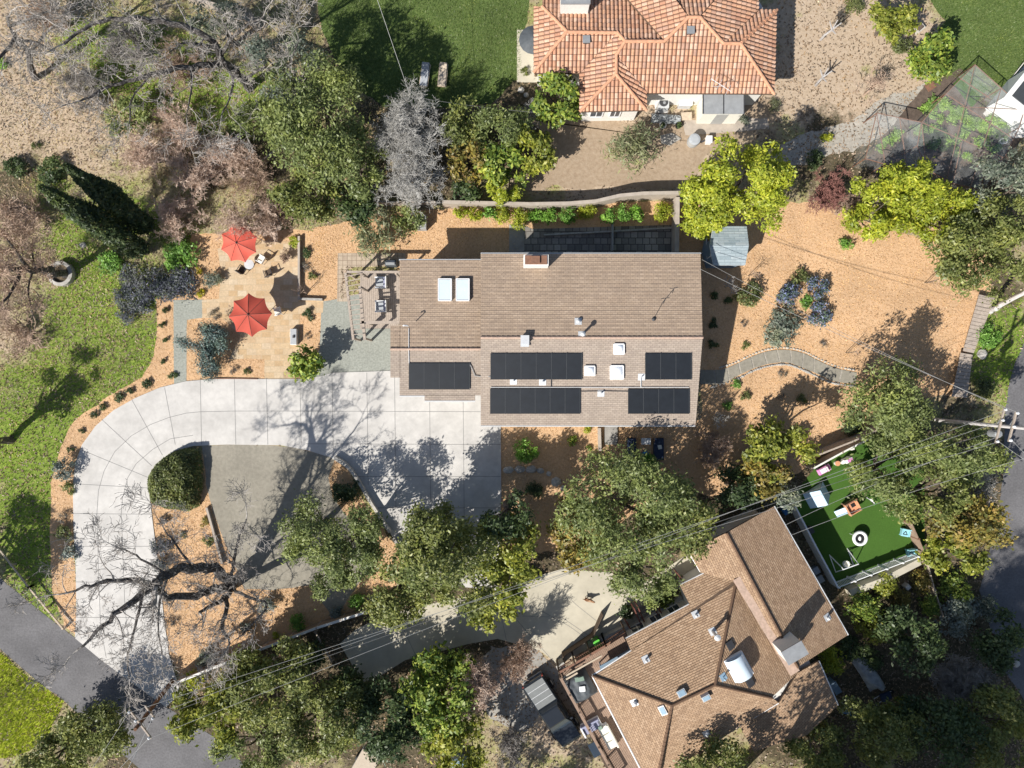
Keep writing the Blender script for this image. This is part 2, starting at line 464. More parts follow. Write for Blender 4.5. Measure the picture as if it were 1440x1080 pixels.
# ------------------------------------------------------------------ material palette
surf('concrete', (0.588, 0.564, 0.533), .09, 2.2, .85, .08, big=.18, bigscale=.5, rn=.72)
surf('concrete_tan', (0.552, 0.504, 0.401), .08, 1.5, .9, .1, big=.15, bigscale=.3)
surf('concrete_old', (.36, .34, .31), .15, 2.5, .9, .15, big=.2, bigscale=.4)
surf('joint', (.20, .195, .19), .1, 5)
surf('asphalt', (0.17, 0.165, 0.17), .2, 7, .9, .3, big=.3, bigscale=.35)
surf('granite_fines', (.30, .275, .225), .13, 4, .95, .4, big=.14, bigscale=.5)
surf('gravel_grey', (.32, .33, .29), .22, 7, .95, .6, big=.1, bigscale=.5)
surf('gravel_pale', (.42, .385, .33), .25, 5, .95, .6, big=.25, bigscale=.4)
surf('mulch', (.50, .27, .115), .30, 6, .95, .6, .04, big=.2, bigscale=.35, cols=[(.44, .265, .14, 0), (.61, .39, .22, .4), (.71, .475, .285, .8), (.78, .565, .375, 1)], rn=.75)
surf('dirt', (.36, .27, .19), .25, 3.5, .95, .7, .05, big=.1, bigscale=.25, cols=[(.29, .21, .14), (.37, .28, .195), (.43, .335, .245)], rn=.7)
surf('litter', (.12, .09, .06), .4, 5, .95, .8, .06, cols=[(.035, .03, .018), (.10, .078, .05), (.22, .165, .11)], rn=.8)
surf('lawn', (.10, .15, .035), .3, 5, .95, .6, .05, big=.28, bigscale=.3, cols=[(.05, .085, .02), (.105, .155, .04), (.17, .21, .07)], rn=.75)
surf('verge_grass', (.2, .24, .03), .3, 5, .95, .6, .05, big=.2, cols=[(.22, .28, .02), (.38, .44, .035), (.50, .53, .07)], rn=.75)
surf('turf', (.055, .125, .018), .12, 9, .95, .4, .02, big=.12, bigscale=.6)
brickmat('flagstone', [(.50, .35, .20), (.56, .41, .25), (.58, .45, .30), (.53, .37, .22), (.60, .49, .35)], .72, .46, .018, (.46, .36, .24), .16, .2, .37, uv=False, scale_noise=1.2, big=.12)
brickmat('paver', [(.42, .33, .25), (.5, .41, .31), (.46, .37, .28)], .36, .36, .02, (.25, .19, .14), .12, .3, .0, uv=False)
brickmat('slate_paver', [(.22, .2, .18), (.36, .33, .29), (.16, .15, .14), (.42, .38, .33)], .55, .5, .03, (.09, .08, .07), .15, .3, .3, uv=False)
brickmat('shingle_tan', [(0.371, 0.276, 0.202), (0.414, 0.312, 0.226), (0.345, 0.26, 0.194), (0.441, 0.337, 0.249), (0.39, 0.293, 0.21)], .33, .145, .008, (.19, .14, .11), .09, .5, .47, scale_noise=.7, big=.10)
brickmat('shingle_grey', [(0.359, 0.294, 0.241), (0.4, 0.328, 0.269), (0.339, 0.277, 0.231), (0.425, 0.353, 0.291), (0.372, 0.306, 0.248)], .33, .145, .008, (.19, .155, .125), .09, .5, .47, scale_noise=.7, big=.10)
brickmat('shingle_red', [(0.39, 0.258, 0.163), (0.447, 0.303, 0.192), (0.332, 0.218, 0.138), (0.485, 0.338, 0.222), (0.409, 0.272, 0.172)], .33, .155, .012, (.14, .085, .055), .18, .6, .47, scale_noise=.7, big=.10)
brickmat('shingle_blue', [(.30, .36, .39), (.38, .44, .47), (.26, .32, .35), (.44, .49, .51)], .8, .22, .012, (.2, .25, .28), .12, .4, .43, big=.08)
brickmat('clay_tile', [(0.551, 0.302, 0.193), (0.608, 0.354, 0.226), (0.463, 0.24, 0.153), (0.64, 0.435, 0.323), (0.56, 0.319, 0.202), (0.415, 0.258, 0.193), (0.591, 0.328, 0.197)], .3, .42, .024, (.17, .09, .06), .2, .15, 0.0, scale_noise=.8, big=.14)  # dark mortar colour paints deeper shade into the pans and course edges
surf('ridge_clay', (.58, .31, .19), .2, 4, .8, .2)
surf('ridge_brown', (0.462, 0.333, 0.26), .2, 5)
surf('fascia_brown', (.12, .08, .055), .15, 4)
surf('fascia_white', (.72, .70, .66), .08, 4)
surf('stucco_white', (.74, .72, .68), .06, 6, big=.1)
surf('stucco_tan', (.5, .42, .33), .08, 6)
surf('siding_blue', (.18, .25, .32), .08, 4)
surf('siding_grey', (.36, .36, .35), .08, 4)
surf('white_paint', (.80, .80, .80), .04, 4, .5)
surf('red_brown_paint', (.16, .06, .045), .1, 4, .6)
surf('panel_black', (.012, .015, .020), .15, 2, .42, 0, spec=.35)
surf('panel_line', (.055, .06, .065), .1, 3, .5)
surf('metal_pale', (.62, .63, .64), .08, 4, .45, metal=.2)
surf('metal_grey', (.33, .34, .35), .12, 3, .5, metal=.3)
surf('metal_dark', (.07, .07, .075), .12, 3, .5, metal=.3)
surf('acrylic', (.78, .82, .88), .04, 2, .22, 0, spec=.6)
surf('acrylic_blue', (0.66, 0.759, 0.84), .05, 2, .2, 0, spec=.6)
surf('glass_dark', (.04, .055, .075), .1, 1, .1, 0, spec=.8)
surf('glass_blue', (.30, .42, .52), .1, 1.2, .12, 0, spec=.8)
surf('red_canvas', (.43, .075, .05), .06, 2, .8, .05)
surf('coral_canvas', (.62, .11, .075), .08, 2, .8, .05)
surf('wood_brown', (0.300, 0.206, 0.150), .2, 5, .75, .2)
surf('wood_grey', (.40, .335, .28), .18, 5, .8, .2)
surf('wood_red', (.22, .115, .075), .2, 5, .7, .2)
surf('wood_pale', (.50, .41, .31), .15, 5, .8, .2)
surf('wood_dark', (.10, .07, .05), .2, 5, .8, .2)
surf('cushion_grey', (.40, .42, .44), .08, 6)
surf('cushion_white', (.74, .72, .64), .06, 6)
surf('cushion_blue', (.30, .31, .42), .1, 6)
surf('cushion_navy', (.03, .045, .085), .15, 5)
surf('blue_plastic', (.04, .16, .36), .1, 4, .4)
surf('aqua_plastic', (.30, .58, .66), .05, 3, .4)
surf('sky_plastic', (.50, .66, .80), .05, 2, .5)
surf('orange_plastic', (.62, .30, .17), .08, 4, .5)
surf('pink_plastic', (.66, .26, .52), .08, 4, .5)
surf('green_plastic', (.13, .55, .07), .08, 4, .5)
surf('black_rubber', (.02, .02, .022), .2, 5, .6)
surf('cover_grey', (.085, .095, .105), .2, 1.6, .6, .5, .1)
surf('tarp', (.33, .35, .36), .3, 2.5, .6, .6, .1)
surf('truck_paint', (.020, .024, .030), .1, 2, .22, 0, spec=.7)
surf('truck_cover', (.20, .21, .21), .1, 3, .5, .1)
surf('stone', (.38, .36, .33), .25, 3, .9, .8, .08)
surf('stone_pale', (.48, .45, .40), .22, 3, .9, .6, .06)
surf('wall_concrete', (.44, .38, .32), .12, 2.5, .9, .2, big=.1)
surf('wall_wood', (.28, .20, .145), .2, 4, .85, .3)
surf('bark', (.13, .105, .085), .35, 6, .95, .6)
surf('bark_dark', (.085, .075, .07), .4, 7, .95, .7, cols=[(.03, .027, .025), (.085, .075, .07), (.26, .25, .24)])
surf('bark_pale', (.40, .38, .37), .25, 6, .9, .5)
surf('twig_grey', (0.352, 0.323, 0.298), .25, 4)
surf('twig_silver', (0.446, 0.432, 0.405), .2, 4)
surf('twig_pink', (0.611, 0.474, 0.383), .28, 3)
surf('twig_brown', (0.423, 0.308, 0.233), .3, 3)
surf('twig_red', (.27, .13, .11), .25, 4)
surf('pole_wood', (.17, .09, .055), .3, 6, .85, .4)
surf('pole_pale', (.56, .53, .52), .12, 5, .7, .2)
surf('wire', (0.176, 0.176, 0.176), .1, 2, .5)
surf('wire_pale', (0.315, 0.315, 0.307), .1, 2, .5)
surf('porcelain', (.7, .72, .75), .05, 3, .25)
surf('soil', (.12, .09, .07), .3, 4, .95, .6)
surf('fur_brown', (.20, .095, .05), .3, 9)
surf('fur_cream', (.62, .45, .32), .1, 9)
leafmat('leaf_oak', [(0.1, 0.124, 0.032), (0.158, 0.193, 0.052), (0.234, 0.267, 0.081), (0.316, 0.329, 0.114), (0.182, 0.205, 0.052)])
leafmat('leaf_olive', [(0.13, 0.167, 0.052), (0.2, 0.247, 0.081), (0.27, 0.316, 0.114), (0.157, 0.201, 0.062), (0.324, 0.356, 0.142)])
leafmat('leaf_grey', [(0.144, 0.184, 0.136), (0.224, 0.264, 0.200), (0.304, 0.320, 0.256), (0.128, 0.160, 0.112)])
leafmat('leaf_yellow', [(0.115, 0.157, 0.024), (0.23, 0.262, 0.037), (0.367, 0.38, 0.061), (0.161, 0.203, 0.037), (0.459, 0.445, 0.097)])
leafmat('leaf_autumn', [(0.129, 0.137, 0.039), (0.281, 0.234, 0.052), (0.421, 0.312, 0.078), (0.176, 0.189, 0.052), (0.351, 0.221, 0.078)])
leafmat('leaf_lime', [(0.195, 0.258, 0.025), (0.345, 0.405, 0.037), (0.482, 0.514, 0.056), (0.275, 0.343, 0.037), (0.596, 0.575, 0.075)], var=.3)
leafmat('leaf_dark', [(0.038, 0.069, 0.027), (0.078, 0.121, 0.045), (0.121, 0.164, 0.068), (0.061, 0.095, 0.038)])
leafmat('leaf_citrus', [(0.061, 0.121, 0.024), (0.146, 0.23, 0.037), (0.267, 0.351, 0.061), (0.413, 0.459, 0.086), (0.097, 0.162, 0.031)])
leafmat('leaf_wispy', [(0.221, 0.247, 0.117), (0.312, 0.325, 0.169), (0.169, 0.195, 0.091), (0.390, 0.377, 0.221)])
leafmat('leaf_cypress', [(0.023, 0.044, 0.018), (0.046, 0.075, 0.026), (0.085, 0.111, 0.039), (0.036, 0.058, 0.021)], trans=.12)
leafmat('leaf_spruce', [(0.092, 0.149, 0.138), (0.149, 0.218, 0.201), (0.218, 0.287, 0.270), (0.069, 0.109, 0.098)], trans=.1)
leafmat('leaf_blue', [(.07,.12,.06),(.10,.15,.09),(.16,.19,.33),(.24,.28,.50),(.08,.115,.07),(.13,.16,.22)], trans=.15)
leafmat('leaf_lavender', [(.06,.07,.07),(.11,.115,.155),(.16,.165,.22),(.07,.095,.06),(.10,.115,.10)], trans=.15)
leafmat('leaf_twiggy', [(0.160, 0.136, 0.120), (0.088, 0.080, 0.072), (0.256, 0.224, 0.200), (0.112, 0.120, 0.080)], trans=.1)
leafmat('leaf_hedge', [(0.101, 0.135, 0.041), (0.176, 0.209, 0.068), (0.257, 0.284, 0.108), (0.074, 0.101, 0.034), (0.216, 0.216, 0.095)])
leafmat('leaf_sage', [(0.156, 0.198, 0.168), (0.240, 0.282, 0.252), (0.324, 0.360, 0.324), (0.120, 0.156, 0.132)], trans=.15)
leafmat('leaf_veg', [(0.120, 0.240, 0.036), (0.240, 0.396, 0.072), (0.360, 0.504, 0.156), (0.168, 0.300, 0.060)])
leafmat('leaf_flower', [(0.620, 0.520, 0.030), (0.700, 0.600, 0.060), (0.200, 0.250, 0.040), (0.750, 0.620, 0.040)])
leafmat('leaf_bright', [(0.112, 0.250, 0.037), (0.188, 0.375, 0.062), (0.263, 0.450, 0.100), (0.088, 0.188, 0.031)])
leafmat('blade_meadow', [(0.163, 0.298, 0.026), (0.258, 0.424, 0.033), (0.353, 0.502, 0.065), (0.462, 0.518, 0.156), (0.204, 0.345, 0.033)], trans=.3, scale=.22, var=.55)
leafmat('blade_lawn', [(0.088, 0.150, 0.027), (0.131, 0.200, 0.044), (0.188, 0.250, 0.069), (0.250, 0.288, 0.112)], trans=.3, scale=.4)
leafmat('blade_dry', [(0.431, 0.329, 0.206), (0.575, 0.463, 0.289), (0.331, 0.299, 0.138), (0.69, 0.568, 0.372), (0.288, 0.299, 0.11)], trans=.15, scale=.4)
leafmat('chip', [(0.404, 0.256, 0.138), (0.589, 0.362, 0.181), (0.681, 0.438, 0.22), (0.536, 0.332, 0.171), (0.761, 0.53, 0.296), (0.629, 0.392, 0.194)], trans=.0, var=.15)
leafmat('leaf_dead', [(0.176, 0.110, 0.066), (0.308, 0.209, 0.132), (0.396, 0.297, 0.209), (0.110, 0.077, 0.050), (0.462, 0.363, 0.275)], trans=.1)
for k_, a_ in dict(
 cypress=('leaf_cypress', .13, .14, .35, (.3, .4), 1.0, 100), spruce=('leaf_spruce', .13, .12, .28, (.3, .4), 1.0, 100), blue=('leaf_blue', .1, .12, .5, (.3, .4), 1, 100),
 lavender=('leaf_lavender', .1, .12, .3, (.3, .4), 1, 100), twiggy=('leaf_twiggy', .1, .12, .2, (.3, .4), 1, 90), hedge=('leaf_hedge', .1, .1, .5, (.3, .4), 1, 100),
 sage=('leaf_sage', .08, .1, .4, (.3, .4), 1, 100), veg=('leaf_veg', .14, .14, .6, (.3, .45), .7, 100), flower=('leaf_flower', .1, .12, .6, (.3, .4), 1, 100), bright=('leaf_bright', .14, .16, .5, (.24, .4), .9, 85),
 dead=('leaf_dead', .1, .12, .2, (.3, .4), 1, 80)).items(): KIND[k_] = a_

surf('leaf_sage_cloth', (.20, .27, .22), .1, 5)
surf('fur_coat', (.2, .1, .05), .3, 5, .9, .3, cols=[(.10, .045, .025), (.26, .13, .065), (.60, .44, .30)])

leafmat('blade_verge', [(.26, .34, .03), (.36, .44, .04), (.46, .52, .07), (.52, .52, .12)], trans=.3, scale=.3)
# ------------------------------------------------------------------ ground sheet with soil / grass distribution
BLOBS = [  # px, py, rx, ry, channel (0 lush grass, 1 bare tan soil, 2 dark leaf litter), amount
 (150, 440, 110, 60, 0, .75), (60, 540, 60, 40, 0, 1.2), (180, 520, 50, 40, 0, .6), (120, 400, 40, 30, 0, .6), (40, 630, 70, 70, 0, 1.3), (110, 560, 60, 40, 0, .6), (50, 730, 60, 90, 0, 1.2), (190, 500, 70, 70, 0, .7), (140, 75, 70, 50, 0, .9), (215, 80, 110, 70, 0, .5), (330, 150, 90, 60, 0, .65), (260, 130, 60, 40, 0, .6), (60, 250, 60, 30, 0, .5), (420, 200, 60, 60, 0, .4),
 (1415, 500, 40, 90, 0, 1.3), (300, 130, 60, 40, 0, .4), (60, 280, 40, 50, 0, .4), (110, 350, 70, 50, 0, .8), (60, 850, 30, 30, 0, 1), (250, 350, 40, 40, 0, .8), (160, 300, 80, 40, 0, .6),
 (40, 150, 90, 90, 1, 1.3), (90, 190, 60, 60, 1, 1), (0, 30, 100, 60, 1, 1), (1190, 80, 120, 140, 1, 2), (870, 220, 130, 60, 1, 2), (340, 60, 60, 60, 1, .9), (400, 230, 40, 50, 1, .9), (15, 480, 40, 40, 1, .9), (130, 490, 50, 25, 1, .6), (200, 560, 50, 20, 1, .5), (95, 600, 30, 40, 1, .6), (75, 620, 30, 60, 1, .5),
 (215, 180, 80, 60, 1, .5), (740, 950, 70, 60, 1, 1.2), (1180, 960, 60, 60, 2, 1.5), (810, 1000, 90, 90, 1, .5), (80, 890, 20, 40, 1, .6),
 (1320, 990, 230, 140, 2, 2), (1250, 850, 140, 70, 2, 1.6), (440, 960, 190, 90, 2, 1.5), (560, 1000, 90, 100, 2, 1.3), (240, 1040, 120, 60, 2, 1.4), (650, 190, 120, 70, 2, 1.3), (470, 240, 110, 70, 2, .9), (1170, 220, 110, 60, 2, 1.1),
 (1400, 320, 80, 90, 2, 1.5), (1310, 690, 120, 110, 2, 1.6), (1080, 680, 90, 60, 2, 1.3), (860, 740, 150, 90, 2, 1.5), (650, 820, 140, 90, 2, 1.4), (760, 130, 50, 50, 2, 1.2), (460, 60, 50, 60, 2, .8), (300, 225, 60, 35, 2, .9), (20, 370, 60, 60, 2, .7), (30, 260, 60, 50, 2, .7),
]
def weights(x, y):
    s = F / H; px = x * s + 720; py = 540 - y * s
    w = np.zeros((3, len(x)))
    for bx, by, rx, ry, ch, am in BLOBS:
        w[ch] += am * np.exp(-(((px - bx) / rx) ** 2 + ((py - by) / ry) ** 2))
    return w
def fnoise(x, y, sc_, seed):
    return np.array([noise.fractal(Vector((a * sc_, b * sc_, seed)), 0.7, 2.0, 4) for a, b in zip(x, y)])
xs = np.concatenate([[-260, -160, -90, -60], np.arange(-46, 46.01, .5), [60, 90, 160, 260]])
ys = np.concatenate([[-260, -160, -90, -50], np.arange(-36, 36.01, .5), [50, 90, 160, 260]])
GX, GY = np.meshgrid(xs, ys); gx, gy = GX.ravel(), GY.ravel(); nx, ny = len(xs), len(ys)
idx = np.arange(nx * ny).reshape(ny, nx)
fq = np.stack([idx[:-1, :-1], idx[:-1, 1:], idx[1:, 1:], idx[1:, :-1]], -1).reshape(-1, 4)
me = np_mesh('ground', np.stack([gx, gy, np.zeros_like(gx)], 1), fq)
w = weights(gx, gy); nz = fnoise(gx, gy, .35, 3.3)
w = np.clip(w + w * nz * 0.9, 0, 1)
ca = me.color_attributes.new('cover', 'FLOAT_COLOR', 'POINT')
ca.data.foreach_set('color', np.stack([w[0], w[1], w[2], np.ones_like(w[0])], 1).astype(np.float32).ravel())
m, nt, out = newmat('ground')
P = pos(nt); at = nt.nodes.new('ShaderNodeVertexColor'); at.layer_name = 'cover'
sp = nt.nodes.new('ShaderNodeSeparateColor'); nt.links.new(at.outputs[0], sp.inputs[0])
n1 = noise_n(nt, P, 3.5, 7, .75); n2 = noise_n(nt, P, .6, 5, .6); f1 = stretch(nt, n1, .3, .7)
base_ = mixc(nt, stretch(nt, n2, .4, .62), ramp(nt, f1, [(.16, .17, .045), (.30, .29, .11), (.42, .38, .18)]), ramp(nt, f1, [(.20, .155, .10), (.35, .28, .19), (.46, .37, .27)]))
lush = ramp(nt, f1, [(.08, .13, .018), (.18, .25, .04), (.30, .34, .08)])
tan = ramp(nt, f1, [(.36, .27, .185), (.45, .35, .25), (.54, .43, .33)])
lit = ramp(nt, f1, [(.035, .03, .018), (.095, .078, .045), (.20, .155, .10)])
def edge(k):
    a = nt.nodes.new('ShaderNodeMath'); a.operation = 'ADD'; nt.links.new(sp.outputs[k], a.inputs[0])
    nn = stretch(nt, noise_n(nt, P, 1.3, 5, .7), .3, .7, -.3, .3); nt.links.new(nn, a.inputs[1])
    return stretch(nt, a.outputs[0], .28, .62)
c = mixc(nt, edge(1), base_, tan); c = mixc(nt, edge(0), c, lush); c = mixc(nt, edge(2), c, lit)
finish(nt, out, c, .95, n1, .7, .06)
MATS['ground'] = m
tag(link('ground', me, 'ground'), kind='structure')

# ------------------------------------------------------------------ sheets: lawns, beds, roads, paths (each about 5 mm above the one below)
Z = [i * .005 for i in range(20)]
zone('lawn', [(440, -40), (750, -40), (742, 30), (733, 60), (728, 112), (690, 148), (600, 152), (540, 150), (505, 125), (470, 85), (452, 40)], Z[1], 'lawn', .25)
zone('lawn', [(1290, -30), (1500, -30), (1500, 90), (1440, 108), (1395, 165), (1345, 115), (1320, 100), (1312, 60), (1330, 30)], Z[1], 'lawn', .25)
zone('verge_grass', [(-30, 905), (0, 917), (45, 955), (90, 985), (70, 1030), (30, 1062), (-30, 1075)], Z[1], 'verge_grass', .2)
zone('dirt_yard', [(735, 165), (800, 168), (960, 165), (1090, 135), (1100, 170), (1000, 215), (968, 262), (735, 268), (745, 220), (770, 195)], Z[1], 'dirt', .4)
zone('gravel_path', [(1060, 228), (1080, 208), (1130, 190), (1190, 172), (1260, 132), (1312, 110), (1326, 128), (1290, 158), (1235, 195), (1180, 218), (1110, 234)], Z[2], 'gravel_pale', .35)
# mulch of the main garden
zone('mulch_bed', [(985, 300), (1060, 290), (1130, 285), (1200, 300), (1290, 330), (1365, 300), (1398, 380), (1385, 430), (1345, 560), (1290, 560), (1220, 605), (1150, 640), (1060, 700), (960, 690), (900, 720), (760, 780), (690, 770), (690, 590), (985, 590)], Z[1] - .003, 'mulch', .35)
zone('mulch_bed', [(440, 320), (560, 300), (720, 283), (1000, 283), (1000, 380), (676, 380), (440, 375)], Z[1] - .001, 'mulch', .2)
zone('mulch_bed', [(270, 330), (420, 322), (480, 330), (480, 430), (455, 540), (240, 545), (190, 560), (135, 600), (112, 640), (104, 700), (108, 860), (108, 896), (90, 880), (74, 840), (70, 760), (72, 680), (84, 630), (105, 592), (150, 558), (200, 530), (218, 500), (220, 420), (262, 405)], Z[1], 'mulch', .15)
zone('mulch_bed', [(205, 640), (480, 632), (503, 690), (545, 755), (600, 805), (560, 850), (400, 895), (255, 958), (238, 920), (228, 850)], Z[1] + .002, 'mulch', .1)
zone('gravel_yard', [(284, 627), (330, 625), (420, 630), (470, 645), (462, 672), (468, 700), (500, 740), (520, 800), (470, 870), (436, 822), (380, 830), (343, 828), (318, 765), (300, 720), (290, 680)], Z[2], 'granite_fines', .08)
zone('gravel_yard', [(452, 424), (476, 420), (560, 400), (562, 525), (470, 526), (440, 532), (428, 520), (450, 492)], Z[3], 'gravel_grey', .05)
zone('gravel_path', [(244, 422), (286, 421), (286, 447), (263, 450), (262, 530), (262, 545), (245, 548)], Z[3], 'gravel_grey', .03)
zone('patio', [(284, 422), (308, 420), (312, 385), (306, 350), (345, 338), (420, 340), (420, 420), (455, 421), (454, 440), (421, 441), (421, 505), (410, 540), (372, 540), (372, 505), (322, 505), (338, 472), (312, 447), (284, 447)], Z[4], 'flagstone', .06)
zone('paver_walk', [(475, 356), (570, 356), (570, 374), (490, 376), (489, 424), (474, 424)], Z[4], 'paver')
# driveway
OUT = [(560, 521), (505, 523), (468, 524), (452, 529), (420, 533), (300, 533), (262, 536), (225, 545), (190, 560), (160, 577), (135, 599), (116, 625), (106, 652), (103, 685), (104, 740), (107, 800), (108, 860), (106, 897)]
INN = [(254, 974), (238, 920), (231, 870), (224, 800), (216, 740), (211, 700), (213, 675), (225, 651), (246, 634), (272, 627), (320, 625), (395, 626), (432, 633), (465, 643), (490, 660), (510, 685), (530, 716), (548, 748), (575, 790), (600, 820), (700, 830), (705, 700), (704, 590), (690, 540)]
drv = zone('driveway', OUT + [(142, 927), (185, 959), (234, 994)] + INN, .06, 'concrete', thick=.12)
jm = MB()
def jl(pts, w_=.035):
    p = [W(a, b) for a, b in pts]
    for a, b in zip(p, p[1:]): jm.bar((a.x, a.y, .058), (b.x, b.y, .058), w_, .012)
for x in (282, 330, 375, 422, 467, 516, 555, 604, 651): jl([(x, 532 if x < 450 else 524), (x + 2, 625 if x < 430 else 640 + max(0, x - 470) * .9 if x < 560 else 740)])
jl([(282, 579), (330, 578), (422, 578), (704, 579)]); jl([(430, 624), (704, 625)]); jl([(500, 670), (704, 670)]); jl([(528, 714), (704, 714)])
jl([(282, 579), (262, 581), (238, 587), (212, 597), (185, 613), (162, 635), (147, 662), (139, 690), (137, 720), (139, 800), (142, 880), (150, 925)])
jl([(272, 612), (240, 617), (215, 632), (192, 652), (180, 672), (173, 700), (171, 722), (173, 765), (176, 850), (186, 950)])
for a, b in (((232, 545), (247, 625)), ((186, 562), (229, 640)), ((144, 590), (214, 655)), ((114, 632), (208, 671)), ((102, 680), (208, 686)), ((101, 722), (213, 723)), ((104, 768), (220, 768)), ((107, 818), (226, 820)), ((108, 868), (232, 868)), ((160, 925), (240, 925))): jl([a, b])
jm.build('joint', 'joint', drv)
zone('road', [(-60, 770), (0, 812), (45, 850), (106, 897), (142, 927), (185, 959), (234, 994), (300, 1035), (360, 1090), (240, 1120), (150, 1040), (90, 985), (45, 952), (0, 912), (-60, 880)], Z[3], 'asphalt', .06)
zone('road', [(1470, 440), (1440, 480), (1424, 520), (1412, 580), (1412, 640), (1405, 720), (1390, 780), (1378, 830), (1390, 880), (1410, 940), (1450, 1000), (1540, 1000), (1540, 440)], Z[3], 'asphalt', .12)
# neighbour's drive
nd = zone('driveway', [(478, 905), (500, 885), (540, 866), (600, 850), (660, 838), (720, 820), (790, 800), (860, 805), (900, 830), (895, 855), (850, 882), (838, 905), (785, 935), (760, 915), (700, 898), (660, 905), (610, 918), (570, 928), (535, 950), (510, 960)], .04, 'concrete_tan', thick=.1)
jm = MB()
for pts in ([(560, 868), (585, 922)], [(700, 840), (712, 900)], [(720, 864), (780, 932)], [(745, 850), (800, 880), (835, 905)], [(790, 830), (810, 850), (850, 882)], [(735, 866), (790, 868), (830, 895)]): jl(pts, .03)
for i, q in enumerate(jm.v): jm.v[i] = (q[0], q[1], q[2] - .02)
jm.build('joint', 'joint', nd)
zone('gravel_yard', [(690, 905), (740, 905), (790, 945), (770, 1000), (740, 1030), (690, 1010), (660, 950)], Z[2], 'concrete_old', .3)
zone('artificial_turf', [(1108, 706), (1120, 690), (1148, 655), (1235, 612), (1300, 640), (1300, 780), (1180, 828)], Z[3], 'turf')
zone('slate_patio', [(736, 316), (748, 322), (955, 316), (955, 362), (736, 362)], Z[4], 'slate_paver')
zone('concrete_path', [(716, 316), (737, 316), (737, 366), (716, 366)], .05, 'concrete_old', thick=.1)
zone('veg_soil', [(1215, 225), (1300, 120), (1350, 95), (1420, 165), (1440, 190), (1400, 260), (1330, 262), (1230, 250)], Z[3], 'soil', .15)
zone('concrete_pad', [(1340, 118), (1362, 98), (1390, 124), (1366, 152)], Z[5], 'turf')
zone('concrete_path', [(1382, 160), (1440, 92), (1500, 120), (1480, 190), (1420, 195)], .045, 'concrete', thick=.06)
zone('patio', [(727, 42), (752, 42), (752, 108), (800, 108), (800, 116), (727, 116)], Z[4], 'concrete_tan')
zone('patio', [(960, 170), (1080, 165), (1082, 182), (965, 190)], Z[4], 'wall_concrete', .1)
zone('concrete_path', [(842, 870), (905, 820), (968, 778), (985, 800), (930, 850), (890, 910), (850, 900)], Z[6] + .02, 'concrete_tan')
# curved stepping path through the mulch: slabs edged by low stones
edge_n = [(984, 520), (1012, 520), (1033, 513), (1056, 502), (1080, 494), (1105, 492), (1130, 497), (1150, 507), (1176, 518), (1205, 524)]
edge_s = [(984, 540), (1014, 540), (1036, 529), (1060, 518), (1085, 511), (1108, 510), (1128, 517), (1150, 526), (1172, 536), (1203, 540)]
A_, B_ = catmull(edge_n, 5, False), catmull(edge_s, 5, False)
L_ = 12
path = None
pm = MB()
for i in range(L_):
    k0 = i * (len(A_) - 1) / L_ + .22; k1 = (i + 1) * (len(A_) - 1) / L_ - .22
    def at_(P_, k): j = min(int(k), len(P_) - 2); return P_[j].lerp(P_[j + 1], k - j)
    q = [at_(A_, k0), at_(A_, (k0 + k1) / 2), at_(A_, k1), at_(B_, k1), at_(B_, (k0 + k1) / 2), at_(B_, k0)]
    q = [W(a.x, a.y) for a in q]; pm.prism([(a.x, a.y) for a in reversed(q)], -.02, .05)
tag(pm.build('stepping_path', 'granite_fines', None), kind='structure')
zone('path_bed', [(p.x, p.y) for p in A_] + [(p.x, p.y) for p in reversed(B_)], Z[3], 'gravel_pale')

# ------------------------------------------------------------------ grass blades, chips and fallen leaves
def blades(name, n, box, accept, mat, ln, wd, lean=.9, kind='grass'):
    x = RNG.uniform(box[0], box[2], n); y = RNG.uniform(box[1], box[3], n); k = accept(x, y); x, y = x[k], y[k]; n = len(x)
    a = RNG.uniform(0, 6.283, n); L = ln * RNG.uniform(.5, 1.4, n); th = RNG.uniform(.25, lean, n)
    dx, dy = np.cos(a), np.sin(a); z0 = np.full(n, .008)
    v = np.stack([np.stack([x - dy * wd, y + dx * wd, z0], 1), np.stack([x + dy * wd, y - dx * wd, z0], 1),
                  np.stack([x + dx * L * np.sin(th) + dy * wd * .3, y + dy * L * np.sin(th) - dx * wd * .3, z0 + L * np.cos(th)], 1),
                  np.stack([x + dx * L * np.sin(th) - dy * wd * .3, y + dy * L * np.sin(th) + dx * wd * .3, z0 + L * np.cos(th)], 1)], 1).reshape(-1, 3)
    return tag(link(name, np_mesh(name, v, np.arange(n * 4).reshape(-1, 4)), mat), kind='stuff')
